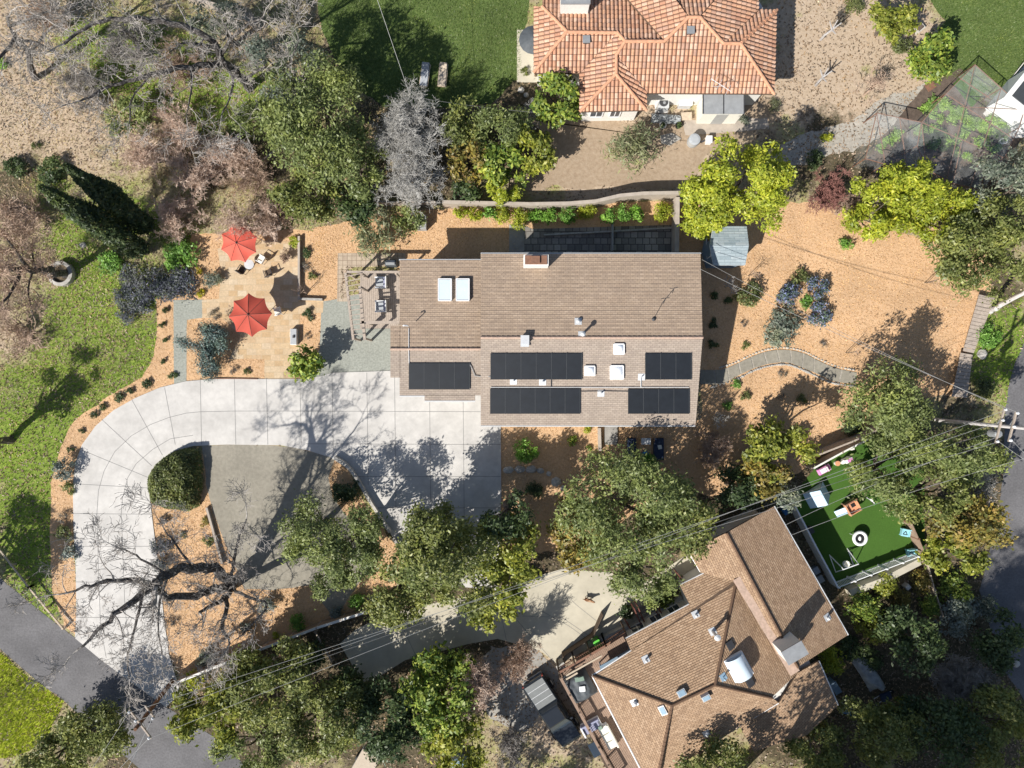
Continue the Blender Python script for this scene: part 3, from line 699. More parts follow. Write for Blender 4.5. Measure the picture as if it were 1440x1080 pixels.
def flats(name, n, polys, mat, ln, wd, z, tilt=.35, holes=()):
    V = []
    ar = [abs(np.dot(p[:, 0], np.roll(p[:, 1], 1)) - np.dot(p[:, 1], np.roll(p[:, 0], 1))) / 2 for p in polys]
    for p, a in zip(polys, ar):
        kx = int(n * a / sum(ar) * 1.6) + 10; x = RNG.uniform(p[:, 0].min(), p[:, 0].max(), kx * 2); y = RNG.uniform(p[:, 1].min(), p[:, 1].max(), kx * 2)
        k = inside(p, x, y)
        for hq in holes: k &= ~inside(hq, x, y)
        V.append(np.stack([x[k], y[k]], 1)[:int(n * a / sum(ar))])
    c = np.concatenate(V); n = len(c); a = RNG.uniform(0, 6.283, n); L = ln * RNG.uniform(.4, 1.3, n); wd_ = wd * RNG.uniform(.5, 1.3, n); t1 = RNG.normal(size=n) * tilt; t2 = RNG.normal(size=n) * tilt
    u = np.stack([np.cos(a), np.sin(a), t1], 1) * L[:, None]; s = np.stack([-np.sin(a), np.cos(a), t2], 1) * wd_[:, None]
    c3 = np.concatenate([c, (z + np.abs(t1) * L + np.abs(t2) * wd_)[:, None]], 1)
    v = np.stack([c3 - u - s, c3 + u - s, c3 + u + s, c3 - u + s], 1).reshape(-1, 3)
    return tag(link(name, np_mesh(name, v, np.arange(n * 4).reshape(-1, 4)), mat), kind='stuff')
hard = ZONES['concrete'] + ZONES['asphalt'] + ZONES['concrete_tan'] + ZONES['mulch'] + ZONES['lawn'] + ZONES['turf'] + ZONES['gravel_grey'] + ZONES['granite_fines'] + ZONES['dirt'] + ZONES['slate_paver'] + ZONES['flagstone'] + ZONES['soil']
def off_hard(x, y):
    k = np.ones(len(x), bool)
    for p in hard: k &= ~inside(p, x, y)
    return k
def in_any(ps):
    def f(x, y):
        k = np.zeros(len(x), bool)
        for p in ps: k |= inside(p, x, y)
        return k
    return f
def pick(ch, lo=.15):
    def f(x, y):
        w = weights(x, y); q = np.clip(w[ch] - lo - (w[2] if ch != 2 else 0) * .6, 0, 1)
        return (RNG.uniform(0, 1, len(x)) < q) & off_hard(x, y)
    return f
BX = (-42, -32, 42, 32)
blades('meadow_grass', 210000, BX, pick(0), 'blade_meadow', .24, .022)
blades('dry_grass', 110000, (-42, -2, -8, 32), lambda x, y: off_hard(x, y) & (RNG.uniform(0, 1, len(x)) < .6), 'blade_dry', .17, .016, 1.3)
blades('lawn_grass', 120000, (-18, 18, 42, 32), in_any(ZONES['lawn']), 'blade_lawn', .12, .018, 1.1)
blades('verge_grass_blades', 26000, (-42, -31, -33, -18), in_any(ZONES['verge_grass']), 'blade_verge', .2, .022)
cut = [p for p in ZONES['concrete'] + ZONES['flagstone'] + ZONES['gravel_grey'] + ZONES['granite_fines'] + ZONES['paver'] + ZONES['slate_paver'] + ZONES['gravel_pale'][1:]]
flats('wood_chips', 100000, ZONES['mulch'], 'chip', .048, .015, .012, .3, cut)
def litter_ok(x, y): return pick(2, .1)(x, y)
xx = np.array([[-41, -31], [41, -31], [41, 31], [-41, 31]], float)
flats('fallen_leaves', 60000, [xx], 'leaf_dead', .07, .035, .012, .35, [p for p in hard if True])
def walls(name, parent, px_poly, zs, mat, z0=0.0, world=None):
    """px_poly read at height zs (one number or list)"""
    mb = MB(); zz = zs if isinstance(zs, (list, tuple)) else [zs] * len(px_poly)
    p = [W(q[0], q[1], z) for q, z in zip(px_poly, zz)] if world is None else [Vector((*q, z)) for q, z in zip(world, zz)]
    mb.prism([(q.x, q.y) for q in p], z0, list(zz)); return mb.build(name, mat, parent)
def opening(parent, a, b, z0, z1, name='window', glass='glass_dark', frame='fascia_white', bars=1):
    """window on the wall line a->b (world xy), outside on the right-hand side"""
    a, b = Vector((*a, 0)), Vector((*b, 0)); d = (b - a).normalized(); n = Vector((d.y, -d.x, 0)); f = MB(); t = .07
    for z in (z0, z1): f.bar(a + n * .03 + Vector((0, 0, z)), b + n * .03 + Vector((0, 0, z)), .08, t)
    for q in (a, b): f.bar(q + n * .03 + Vector((0, 0, z0)), q + n * .03 + Vector((0, 0, z1)), .08, t, up=d)
    for i in range(bars):
        q = a.lerp(b, (i + 1) / (bars + 1)); f.bar(q + n * .03 + Vector((0, 0, z0)), q + n * .03 + Vector((0, 0, z1)), .06, .05, up=d)
    w = f.build(name, frame, parent); g = MB(); g.bar(a + n * .012 + Vector((0, 0, (z0 + z1) / 2)), b + n * .012 + Vector((0, 0, (z0 + z1) / 2)), .02, z1 - z0)
    g.build('pane', glass, w); return w

# ================================================================== main house
hs = thing('house', 'large brown shingle-roofed house with black solar panels beside the white driveway', 'house', W(800, 480, 0))
pN = Plane((676, 357, 4.9), (985, 357, 4.9), (830, 475, 5.9)); pS = Plane((676, 598, 4.1), (978, 598, 4.1), (830, 475, 5.9))
wN = Plane((562, 366, 4.0), (676, 366, 4.0), (620, 491, 4.9)); wS = Plane((562, 556, 4.3), (676, 556, 4.3), (620, 491, 4.9))
mainN = [(676, 357), (985, 357), (988, 475), (676, 475)]; mainS = [(676, 475), (988, 475), (978, 598), (676, 598)]
westN = [(562, 366), (678, 366), (678, 491), (562, 491)]; bumpN = [(549, 458), (563, 458), (563, 491), (549, 491)]
westS = [(562, 491), (678, 491), (678, 556), (562, 556)]; bumpS = [(549, 491), (563, 491), (563, 531), (549, 531)]; porch = [(597, 555), (668, 555), (668, 563), (597, 563)]
roof('roof', [(pN, mainN), (wN, westN), (wN, bumpN)], 'shingle_tan', hs)
roof('roof', [(pS, mainS), (wS, westS), (wS, bumpS), (wS, porch)], 'shingle_grey', hs)
slab('fascia', [(pN, mainN), (pS, mainS), (wN, westN), (wS, westS), (wN, bumpN), (wS, bumpS), (wS, porch)], 'fascia_brown', hs, .18, .02)
caps('ridge_cap', [(pN.at(676, 475, .05), pN.at(988, 475, .05)), (wN.at(549, 491, .05), wN.at(676, 491, .05))], 'ridge_brown', hs, .09)
for a, b, pl in (((676, 356), (986, 356), pN), ((676, 599), (978, 599), pS), ((561, 365), (676, 365), wN), ((562, 557), (597, 557), wS), ((597, 564), (668, 564), wS)): MB().tube([pl.at(*a) - Vector((0, 0, .06)), pl.at(*b) - Vector((0, 0, .06))], .055, 6).build('gutter', 'metal_pale', hs)
walls('wall', hs, [(690, 370), (968, 370), (969, 475), (964, 586), (690, 586), (690, 475)], [4.55, 4.55, 5.55, 4.0, 4.0, 5.55], 'siding_grey')
walls('wall', hs, [(574, 378), (676, 378), (676, 491), (676, 545), (574, 545), (574, 491)], [3.7, 3.7, 4.5, 3.9, 3.9, 4.5], 'siding_grey')
c0, c1 = W(690, 586, 4.0), W(964, 586, 4.0)
for t0, t1 in ((.08, .2), (.32, .46), (.62, .74), (.82, .93)): opening(hs, (c0.x + (c1.x - c0.x) * t0, c0.y), (c0.x + (c1.x - c0.x) * t1, c0.y), 1.0, 2.6)
c0, c1 = W(968, 586, 4.0), W(968, 370, 4.55)
for t0, t1 in ((.2, .33), (.6, .78)): opening(hs, (c0.x - .05, c0.y + (c1.y - c0.y) * t0), (c0.x - .05, c0.y + (c1.y - c0.y) * t1), 1.0, 2.6)
g0, g1 = W(585, 545, 3.9), W(660, 545, 3.9)
gd = MB(); gd.bar((g0.x, g0.y - .03, 1.15), (g1.x, g0.y - .03, 1.15), .06, 2.3)
for k in range(1, 4): gd.bar((g0.x, g0.y - .065, .57 * k), (g1.x, g0.y - .065, .57 * k), .02, .04)
gd.build('garage_door', 'white_paint', hs)
# chimney
cb = pN.at(753, 370); cm = MB(); cm.box((cb.x, cb.y, 5.2), (1.75, .75, 2.2)); ch = cm.build('chimney', 'stucco_white', hs)
cc = MB(); cc.box((cb.x, cb.y, 6.33), (1.55, .62, .08)); cc.box((cb.x - .05, cb.y, 6.43), (.62, .5, .16)); cc.build('chimney_cap', 'wood_red', ch)

def on_roof(pl, x0, y0, x1, y1): return [pl.at(x0, y0), pl.at(x1, y0), pl.at(x1, y1), pl.at(x0, y1)]
def solar(pl, x0, y0, x1, y1, n, label):
    c = pl.at((x0 + x1) / 2, (y0 + y1) / 2); t = thing('solar_array', label, 'solar panels', c, 'solar arrays on the main roof'); L = .13
    for i in range(n):
        a, b = x0 + (x1 - x0) * i / n, x0 + (x1 - x0) * (i + 1) / n; g = .25
        q = [pl.at(a + g, y0, L), pl.at(b - g, y0, L), pl.at(b - g, y1, L), pl.at(a + g, y1, L)]
        mb = MB(); nn = pl.n * .04; mb.add(q + [k - nn for k in q], [(3, 2, 1, 0), (4, 5, 6, 7), (0, 1, 5, 4), (1, 2, 6, 5), (2, 3, 7, 6), (3, 0, 4, 7)]); mb.build('panel', 'panel_black', t)
    for i in range(n + 1):
        x = x0 + (x1 - x0) * i / n; MB().bar(pl.at(x, y0 - .6, L - .01), pl.at(x, y1 + .6, L - .01), .026, .05, up=pl.n).build('rail', 'panel_line', t)
    for y in (y0 + 4, y1 - 4):
        for x in (x0 + 1, x1 - 1): MB().bar(pl.at(x, y, 0), pl.at(x, y, L - .02), .06, .06, up=(0, 1, 0)).build('bracket', 'metal_dark', t)
solar(wS, 575.5, 510.5, 660.5, 547, 4, 'array of four black solar panels on the lower west wing roof')
solar(pS, 690, 496.5, 818, 533, 6, 'upper array of six black solar panels, above its twin on the roof')
solar(pS, 689.5, 546, 815.5, 581, 6, 'lower array of six black solar panels, near the south gutter')
solar(pS, 907, 496.5, 971.5, 533, 3, 'small array of three black solar panels near the east end of the roof')
solar(pS, 883, 546.5, 968.5, 581, 4, 'array of four black solar panels at the southeast corner of the roof')
def skylight(pl, x0, y0, x1, y1, label, mat='acrylic', h=.22, dome=True, cat='skylight', rot=0):
    c = pl.at((x0 + x1) / 2, (y0 + y1) / 2); t = thing('skylight', label, cat, c); q = on_roof(pl, x0, y0, x1, y1)
    up = Vector((0, 0, 1)); e1 = (q[1] - q[0]); e2 = (q[3] - q[0])
    mb = MB()
    for a, b in ((0, 1), (1, 2), (2, 3), (3, 0)): mb.bar(q[a] + up * h * .45, q[b] + up * h * .45, .07, h)
    mb.build('frame', 'white_paint', t)
    mb = MB(); k = 5; V = []
    for j in range(k + 1):
        for i in range(k + 1):
            u, v = i / k, j / k; z = h * .9 + (.22 if dome else .0) * (4 * u * (1 - u) * 4 * v * (1 - v)) ** .5
            V.append(q[0] + e1 * (.04 + u * .92) + e2 * (.04 + v * .92) + up * z)
    mb.add(V, [(j * (k + 1) + i, j * (k + 1) + i + 1, (j + 1) * (k + 1) + i + 1, (j + 1) * (k + 1) + i) for j in range(k) for i in range(k)])
    mb.build('dome' if dome else 'pane', mat, t, smooth=dome); return t
skylight(wN, 617, 393, 635, 423, 'left one of two tall blue-white skylights on the west wing roof', 'acrylic_blue', .3, False)
skylight(wN, 642, 393, 660, 423, 'right one of two tall blue-white skylights on the west wing roof', 'acrylic_blue', .3, False)
skylight(pS, 863, 484, 877, 498, 'square white dome skylight just below the main ridge')
skylight(pS, 822, 515, 836, 528, 'square white dome skylight beside the upper six-panel solar array')
skylight(pS, 858, 514.5, 876, 533, 'larger square white dome skylight below the one near the ridge')
def vent(pl, x, y, h, r, label, name='roof_vent', mat='metal_pale', cap=True, base=True):
    c = pl.at(x, y); t = thing(name, label, 'roof vent', c); mb = MB(); mb.tube([c - Vector((0, 0, .1)), c + Vector((0, 0, h))], r, 10); mb.build('pipe', mat, t)
    if base:
        u, v = pl.frame(); b = MB(); b.box(c + pl.n * .03, (.5, .5, .02), ax=(u, v, pl.n)); b.build('flashing', mat, t)
    if cap: b = MB(); b.lathe(c + Vector((0, 0, h)), [(r * 1.9, -.08), (r * 1.9, 0), (r * .5, .09)], 12); b.build('cap', mat, t)
    return t
vent(pN, 813, 452, .25, .08, 'short bluish pipe vent just north of the main ridge')
vent(pN, 818, 471, 1.0, .09, 'tall metal flue with a long shadow at the main ridge')
t = thing('roof_vent', 'square blue-grey box vent by the ridge above the solar panels', 'roof vent', pN.at(738, 478)); c = pN.at(738, 478)
mb = MB(); mb.box(c + Vector((0, 0, .18)), (.5, .5, .4)); mb.build('box', 'glass_blue', t); mb = MB(); mb.box(c + Vector((0, 0, .41)), (.6, .6, .05)); mb.box(c + Vector((0, -.36, .04)), (.6, .25, .03)); mb.build('cap', 'metal_pale', t)
vent(pS, 722, 536, .35, .05, 'thin white pipe vent between the six-panel arrays, western one', cap=False)
vent(pS, 763, 537, .35, .07, 'white pipe vent on a pale flashing between the six-panel arrays', cap=False)
vent(pS, 845, 553, .4, .06, 'white pipe vent on the south slope between lower solar arrays', cap=False)
vent(pS, 902, 530, .3, .04, 'small white pipe stub at the corner of the three-panel array', cap=False)
c = wS.at(575, 459); t = thing('mast', 'thin white mast with a long cable beside the west wing solar panels', 'mast', c); mb = MB(); mb.tube([c, c + Vector((0, 0, .7))], .035, 6); mb.tube([c + Vector((0, 0, .7)), c + Vector((-.2, 0, .85)), c + Vector((-.3, 0, .7))], .05, 6); mb.build('pole', 'white_paint', t)
mb = MB(); mb.tube([wN.at(575, 462, .05), wN.at(575, 490, .05), wS.at(575, 492, .05), wS.at(575.5, 512, .06)], .03, 5); mb.build('conduit', 'metal_pale', t)
one('antenna', 'metal_dark', MB().tube([pN.at(932, 425, .02), pN.at(932, 425, .9), pN.at(929, 432, .95)], .025, 5).tube([pN.at(932, 425, .9) + Vector((-.3, 0, 0)), pN.at(932, 425, .9) + Vector((.3, .1, 0))], .02, 4).tube([pN.at(919, 449, .03), pN.at(932, 425, .06)], .02, 4).lathe(pN.at(919, 449, .0), [(.14, 0), (.14, .1), (.05, .16)], 8), 'thin dark antenna lying across the north slope of the main roof', 'antenna', pN.at(932, 425))
def pipe_run(label, pts, mat='metal_pale', r=.025, name='conduit'):
    c = pts[0]; one(name, mat, MB().tube(pts, r, 6), label, 'pipe', c)
pipe_run('long white pipe running between the solar arrays along the south slope', [pS.at(x, 544.2, .1) for x in (690, 760, 830, 900, 968)])
pipe_run('dark cable running across the gap between the lower solar arrays', [pS.at(816, 550, .06), pS.at(850, 549.5, .06), pS.at(883, 550, .06)], 'metal_dark', .03)
pipe_run('bent grey pipe joining the west wing solar panels to the main roof', [wS.at(661, 512, .1), wS.at(664, 518, .1), wS.at(668, 528, .1), wS.at(675, 529, .12), pS.at(690, 529, .12)], 'metal_grey', .03)
pipe_run('short white pipe rising from the long pipe beside the three-panel array', [pS.at(901, 544, .1), pS.at(901, 530, .1)], 'metal_pale', .03)
pipe_run('thin dark pipe joining the two six-panel solar arrays', [pS.at(775, 533, .08), pS.at(775, 544, .08)], 'metal_dark', .03)

# ================================================================== tile-roofed house
h2 = thing('house', 'orange clay-tile-roofed house with many hips at the top edge', 'house', W(920, 70, 0))
E_, R_ = 3.4, 4.85
q7 = Plane((909, 131, E_), (1088, 132, E_), (934, 58, R_)); q2 = Plane((751, 103, E_), (815, 103, E_), (798, 45, 4.5)); q1 = Plane((751, 10, E_), (751, 103, E_), (798, 45, 4.5))
def zi(pl, x, y): return pl.at(x, y).z
z76 = zi(q7, 878, 58); z96 = zi(q7, 968, 24)
q3 = Plane((798, 45, 4.5), (868, 47, 4.5), (830, 5, 3.6)); q5 = Plane((815, 157, 3.3), (909, 155, 3.3), (866, 104, 4.35)); q4 = Plane((815, 157, 3.3), (815, 100, 3.3), (866, 90, 4.4)); q6 = Plane((909, 155, 3.3), (866, 104, 4.35), (866, 78, 4.5))
q8 = Plane((934, 58, R_), (968, 24, z96), (873, 0, 3.9)); q9 = Plane((968, 24, z96), (984, 24, z96), (976, -20, 4.4)); q10 = Plane((984, 24, z96), (1018, 62, 4.8), (1066, 14, 3.9)); q11 = Plane((1016, 62, 4.8), (1041, 62, 4.8), (1091, 15, 3.5)); q12 = Plane((1041, 62, 4.8), (1091, 15, E_), (1088, 132, E_))
tiles = [(q1, [(751, 10), (763, 10), (798, 45), (751, 103)]), (q2, [(751, 103), (798, 45), (868, 46), (815, 103)]), (q3, [(763, -12), (763, 8), (798, 45), (868, 46), (873, -12)]), (q3, [(873, -12), (868, 46), (879, 58), (935, 58)]),
 (q4, [(815, 100), (868, 46), (879, 58), (866, 78)]), (q4, [(815, 100), (866, 78), (866, 104), (815, 157)]), (q5, [(815, 157), (866, 104), (909, 155)]), (q6, [(866, 104), (866, 78), (909, 131), (909, 155)]),
 (q7, [(909, 131), (866, 78), (879, 58), (1041, 61), (1088, 132)]), (q7, [(934, 58.5), (968, 24), (984, 24), (1017, 61)]), (q8, [(873, -12), (935, 58), (968, 24), (942, -12)]), (q9, [(942, -12), (968, 24), (984, 24), (1016, -12)]),
 (q10, [(984, 24), (1017, 62), (1066, 14), (1066, -12), (1016, -12)]), (q11, [(1016, 62), (1041, 62), (1091, 15), (1066, 14)]), (q12, [(1041, 62), (1091, 15), (1088, 132)])]
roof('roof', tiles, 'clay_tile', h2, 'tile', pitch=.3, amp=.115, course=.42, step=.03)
slab('fascia', tiles, 'fascia_brown', h2, .14, .05)
hl = [(q1, (751, 103), (798, 45)), (q1, (763, 10), (798, 45)), (q2, (798, 45), (868, 46)), (q4, (868, 46), (879, 58)), (q7, (879, 58), (934, 58)), (q7, (934, 58), (968, 24)), (q7, (968, 24), (984, 24)), (q7, (984, 24), (1017, 61)), (q7, (1017, 61), (1041, 61)), (q7, (1041, 61), (1088, 132)), (q12, (1041, 61), (1091, 15)), (q5, (815, 157), (866, 104)), (q5, (866, 104), (909, 155)), (q6, (866, 104), (866, 78)), (q7, (866, 78), (879, 58))]
caps('ridge_tile', [(a.at(*b, .1), a.at(*c_, .1)) for a, b, c_ in hl], 'ridge_clay', h2, .12, .4)
walls('wall', h2, [(758, 16), (820, -12), (1060, -12), (1080, 24), (1078, 124), (905, 124), (901, 147), (823, 148), (822, 96), (758, 96)], 3.2, 'stucco_white')
cb = W(808, 3, 4.6); mb = MB(); mb.box((cb.x, cb.y, 2.8), (2.0, 1.1, 5.2)); chm = mb.build('chimney', 'stucco_white', h2)
mb = MB(); mb.box((cb.x, cb.y, 5.45), (2.1, 1.2, .12)); mb.box((cb.x, cb.y, 5.56), (1.5, .7, .12)); mb.build('chimney_cap', 'metal_grey', chm)
a, b = W(826, 148, 3.2), W(898, 147, 3.2)
for t0, t1 in ((.1, .35), (.5, .7)): opening(h2, (a.x + (b.x - a.x) * t0, a.y - .01), (a.x + (b.x - a.x) * t1, a.y - .01), 1, 2.2, frame='white_paint')
for x, y, pl, lb in ((824, 58, q2, 'small dark box vent on the west wing of the tile roof'), (970, 45, q7, 'small dark box vent under the highest ridge of the tile roof')):
    c = pl.at(x, y); t = thing('roof_vent', lb, 'roof vent', c); mb = MB(); mb.box(c + Vector((0, 0, .14)), (.42, .42, .3)); mb.build('box', 'metal_dark', t); mb = MB(); mb.box(c + Vector((0, 0, .31)), (.54, .54, .05)); mb.build('cap', 'metal_grey', t)
t = thing('antenna', 'spindly pale television antenna leaning over the tile roof eave', 'antenna', q7.at(1003, 122)); c = q7.at(1003, 122); mb = MB(); mb.tube([c, c + Vector((.3, -.6, 1.6))], .025, 5); mb.build('mast', 'metal_pale', t)
mb = MB(); e = c + Vector((.3, -.6, 1.6)); mb.tube([e + Vector((-.9, .5, 0)), e + Vector((.5, -.4, 0))], .02, 4)
for k in range(5): q = e + Vector((-.9 + .3 * k, .5 - .2 * k, 0)); mb.tube([q + Vector((-.2, -.35, 0)), q + Vector((.2, .35, 0))], .015, 4)
mb.build('element', 'metal_pale', t)

# ================================================================== shingle house at the lower right
h3 = thing('house', 'brown shingle house set at an angle, with deck and white chimney, at lower right', 'house', W(1010, 930, 0))
r1 = (945, 992, 5.9); r2 = (1005, 963, 5.9)
n3 = Plane(r1, r2, (833, 950, 4.75)); s3 = Plane(r1, (833, 950, 4.75), (905, 1086, 4.75)); e3 = Plane(r1, r2, (1085, 985, 4.85))
zk = n3.at(1035, 816).z; x3 = Plane(r2, (1035, 816, zk), (1085, 981, 4.85))
wr0, wr1 = (1022, 749, 5.3), (1122, 938, 5.3); g_w = Plane(wr0, wr1, (968, 775, 4.3)); g_e = Plane(wr0, wr1, (1088, 712, 3.9)); low = Plane((1095, 988, 4.0), (1152, 930, 4.0), (1140, 1031, 3.6))
rt = [(n3, [(833, 950), (945, 992), (1005, 963)]), (n3, [(833, 950), (1005, 963), (1035, 816), (888, 915)]), (n3, [(880, 898), (887, 915), (1035, 816), (969, 850)]), (n3, [(956, 823), (970, 850), (1035, 817), (1000, 802)]),
 (s3, [(833, 950), (945, 992), (925, 1095), (910, 1095)]), (e3, [(945, 992), (1005, 963), (1085, 981), (1095, 988), (925, 1095)]), (x3, [(1005, 963), (1035, 816), (1122, 946), (1085, 981)]),
 (g_w, [(968, 775), (1022, 749), (1042, 787), (1035, 818), (985, 805)]), (g_w, [(1042, 787), (1122, 938), (1035, 818)]), (g_e, [(1022, 749), (1088, 712), (1192, 893), (1122, 938)]), (low, [(1122, 946), (1151, 930), (1178, 992), (1136, 1033), (1095, 989)]), (low, [(1095, 989), (1136, 1033), (1060, 1057), (1040, 1021)])]
roof('roof', rt, 'shingle_red', h3, course=.155); slab('fascia', rt, 'fascia_brown', h3, .16, .03)
mb = MB()
for a, b in (((1037, 812), (1080, 884)), ((1080, 884), (1118, 946))):
    pa, pb = g_w.at(*a, .06), g_w.at(*b, .06); mb.bar(pa, pb, .75, .03)
mb.build('flashing', 'ridge_brown', h3)  # tan strip painted for the plain, lit upper part of the west slope
caps('ridge_cap', [(n3.at(833, 950, .05), n3.at(945, 992, .05)), (n3.at(945, 992, .05), n3.at(1005, 963, .05)), (x3.at(1005, 963, .05), x3.at(1035, 816, .05)), (x3.at(1005, 963, .05), x3.at(1085, 981, .05)), (g_w.at(1022, 749, .05), g_w.at(1122, 938, .05)), (s3.at(945, 992, .05), s3.at(925, 1092, .05))], 'shingle_red', h3, .1)
for pl, ps in ((n3, [(833, 950), (888, 915)]), (n3, [(880, 898), (969, 850)]), (n3, [(956, 823), (1000, 801)]), (s3, [(833, 951), (905, 1090)]), (e3, [(1095, 989), (930, 1086)]), (g_w, [(968, 775), (985, 804)]), (g_e, [(1089, 712), (1193, 893)]), (low, [(1152, 930), (1179, 992)])): MB().tube([pl.at(*p) - Vector((0, 0, .05)) for p in ps], .06, 6).build('gutter', 'white_paint', h3)
walls('wall', h3, [(848, 954), (893, 928), (888, 905), (975, 860), (968, 832), (1000, 812), (980, 780), (1078, 726), (1180, 886), (1135, 922), (1160, 985), (1130, 1020), (1062, 1044), (1085, 990), (915, 1086)], 3.5, 'stucco_white')
def on3(pl, x, y, L, h=.3): return pl.at(x, y)
# windows on its driveway side
wa, wb = W(888, 905, 3.75), W(975, 860, 3.75)
for t0, t1 in ((.12, .3), (.42, .6), (.72, .92)):
    p, q = wb.lerp(wa, t0), wb.lerp(wa, t1); opening(h3, (p.x, p.y), (q.x, q.y), 1.0, 2.3)
# chimney and rooftop fittings
a30 = math.radians(30)
cb = g_e.at(1104, 905); ax3 = (Vector((math.cos(a30), math.sin(a30), 0)), Vector((-math.sin(a30), math.cos(a30), 0)), Vector((0, 0, 1)))
mb = MB(); mb.box(cb + Vector((0, 0, .55)), (1.5, .95, 2.4), a30); ch = mb.build('chimney', 'stucco_white', h3); mb = MB(); mb.box(cb + Vector((-.02, .02, 1.8)), (1.6, 1.05, .1), a30); mb.build('chimney_cap', 'metal_grey', ch)
mb = MB(); mb.tube([cb + ax3[0] * .55 + Vector((0, 0, .3)) - ax3[1] * .7, cb + ax3[0] * .55 - ax3[1] * .7 + Vector((0, 0, .9))], .17, 10); mb.build('flue', 'metal_grey', ch)
t = thing('skylight', 'big pale domed skylight on the east-facing slope near the white chimney', 'skylight', x3.at(1037, 936)); c = x3.at(1037, 936) + Vector((0, 0, .05)); mb = MB(); mb.box(c + Vector((0, 0, .12)), (1.5, 1.75, .3), math.radians(28)); mb.build('frame', 'white_paint', t)
mb = MB(); k = 8; a28 = math.radians(28); ux = Vector((math.cos(a28), math.sin(a28), 0)); uy = Vector((-ux.y, ux.x, 0)); V = []
for j in range(k + 1):
    for i in range(k + 1):
        u, v = i / k * 2 - 1, j / k * 2 - 1; V.append(c + ux * u * .7 + uy * v * .83 + Vector((0, 0, .28 + .62 * math.sqrt(max(0, 1 - u * u)) * (1 - .25 * v * v))))
mb.add(V, [(j * (k + 1) + i, j * (k + 1) + i + 1, (j + 1) * (k + 1) + i + 1, (j + 1) * (k + 1) + i) for j in range(k) for i in range(k)]); mb.build('dome', 'acrylic_blue', t, smooth=True)
def tilted_box(name, label, cat, pl, x, y, sx, sy, h, mat, top=None, deg=28, topmat='glass_blue'):
    c = pl.at(x, y); t = thing(name, label, cat, c); a = math.radians(deg); ux = Vector((math.cos(a), math.sin(a), 0)); n = pl.n; ux = (ux - n * ux.dot(n)).normalized(); uy = n.cross(ux)
    mb = MB(); mb.box(c + n * h / 2, (sx, sy, h), ax=(ux, uy, n)); mb.build('frame', mat, t)
    if topmat: mb = MB(); mb.box(c + n * (h + .01), (sx * .78, sy * .78, .03), ax=(ux, uy, n)); mb.build('pane', topmat, t)
    return t
tilted_box('skylight', 'small blue-grey skylight straddling the north slope near the ridge of the angled house', 'skylight', n3, 958, 974, .62, .45, .3, 'metal_pale')
tilted_box('skylight', 'small pale skylight beside the ridge, eastern one of the pair on the angled house', 'skylight', e3, 991, 978, .62, .45, .3, 'metal_pale')
tilted_box('skylight', 'small white-framed skylight on the deck-side slope of the angled house', 'skylight', s3, 932, 998, .45, .7, .15, 'white_paint')
tilted_box('roof_vent', 'dark square vent above the big domed skylight', 'roof vent', x3, 1026, 907, .52, .62, .14, 'metal_dark', topmat=None)
tilted_box('roof_vent', 'dark square vent below the big domed skylight', 'roof vent', x3, 1054, 959, .52, .62, .14, 'metal_dark', topmat=None)
vent(n3, 978, 864, .35, .06, 'short white pipe vent high on the north slope of the angled house'); vent(n3, 908, 927, .4, .06, 'short white pipe vent near the driveway eave of the angled house'); vent(n3, 1002, 888, 1.3, .12, 'tall white flue with a long shadow on the angled house')
vent(s3, 892, 988, .25, .09, 'stubby white vent on the deck-side slope of the angled house'); vent(g_e, 1163, 868, .35, .07, 'white pipe vent near the turf-side gutter of the angled house'); vent(e3, 993, 1031, .25, .09, 'pale vent in tree shade on the south slope of the angled house')
vent(x3, 1017, 952, .5, .05, 'thin blue-grey pipe next to the big domed skylight', mat='glass_blue')

# ================================================================== deck of the angled house
dk = thing('deck', 'brown plank deck with wooden railing along the angled house', 'deck', W(845, 1000, 0)); DZ = 1.6
d0 = [W(*p, DZ) for p in [(786, 948), (880, 890), (893, 918), (843, 952), (912, 1090), (862, 1100)]]
mb = MB(); mb.prism([(p.x, p.y) for p in d0], DZ - .18, DZ - .012)
mb.build('frame', 'wood_dark', dk)
mb = MB(); ua = (d0[1] - d0[0]).normalized(); vb = Vector((-ua.y, ua.x, 0)); o_ = d0[0]
poly = np.array([(p.x, p.y) for p in d0])
for i in range(0, 90):
    # planks run along the house, clipped by sampling
    u = i * .145 - .05; run = None
    for j in range(0, 130):
        v = -12 + j * .1; p = o_ + ua * u + vb * v; ins = inside(poly, np.array([p.x]), np.array([p.y]))[0]
        if ins and run is None: run = v
        if (not ins or j == 129) and run is not None:
            mb.bar(o_ + ua * u + vb * run + Vector((0, 0, 0)), o_ + ua * u + vb * (v - .1) + Vector((0, 0, 0)), .13, .024); run = None
mb.build('plank', 'wood_brown', dk)
def railing(parent, pts, z, h, mat, top=.14, name='railing', pm='wood_dark', every=1.5, bal=True):
    mb = MB(); p = [W(*q, z + h) - Vector((0, 0, z + h)) for q in pts]
    for a, b in zip(p, p[1:]):
        A, B = a + Vector((0, 0, z + h)), b + Vector((0, 0, z + h)); mb.bar(A, B, top, .05); mb.bar(A - Vector((0, 0, h - .12)), B - Vector((0, 0, h - .12)), .05, .08)
        L = (b - a).length
        if bal:
            for i in range(int(L / .16)): q = a.lerp(b, (i + .5) / int(L / .16)) + Vector((0, 0, z)); mb.bar(q + Vector((0, 0, .1)), q + Vector((0, 0, h - .02)), .03, .03, up=(0, 1, 0))
    r = mb.build(name, mat, parent); mb = MB()
    for a, b in zip(p, p[1:]):
        L = (b - a).length; k = max(1, round(L / every))
        for i in range(k + 1): q = a.lerp(b, i / k); mb.bar(q, q + Vector((0, 0, z + h + .06)), .11, .11, up=(0, 1, 0))
    mb.build('post', pm, parent); return r
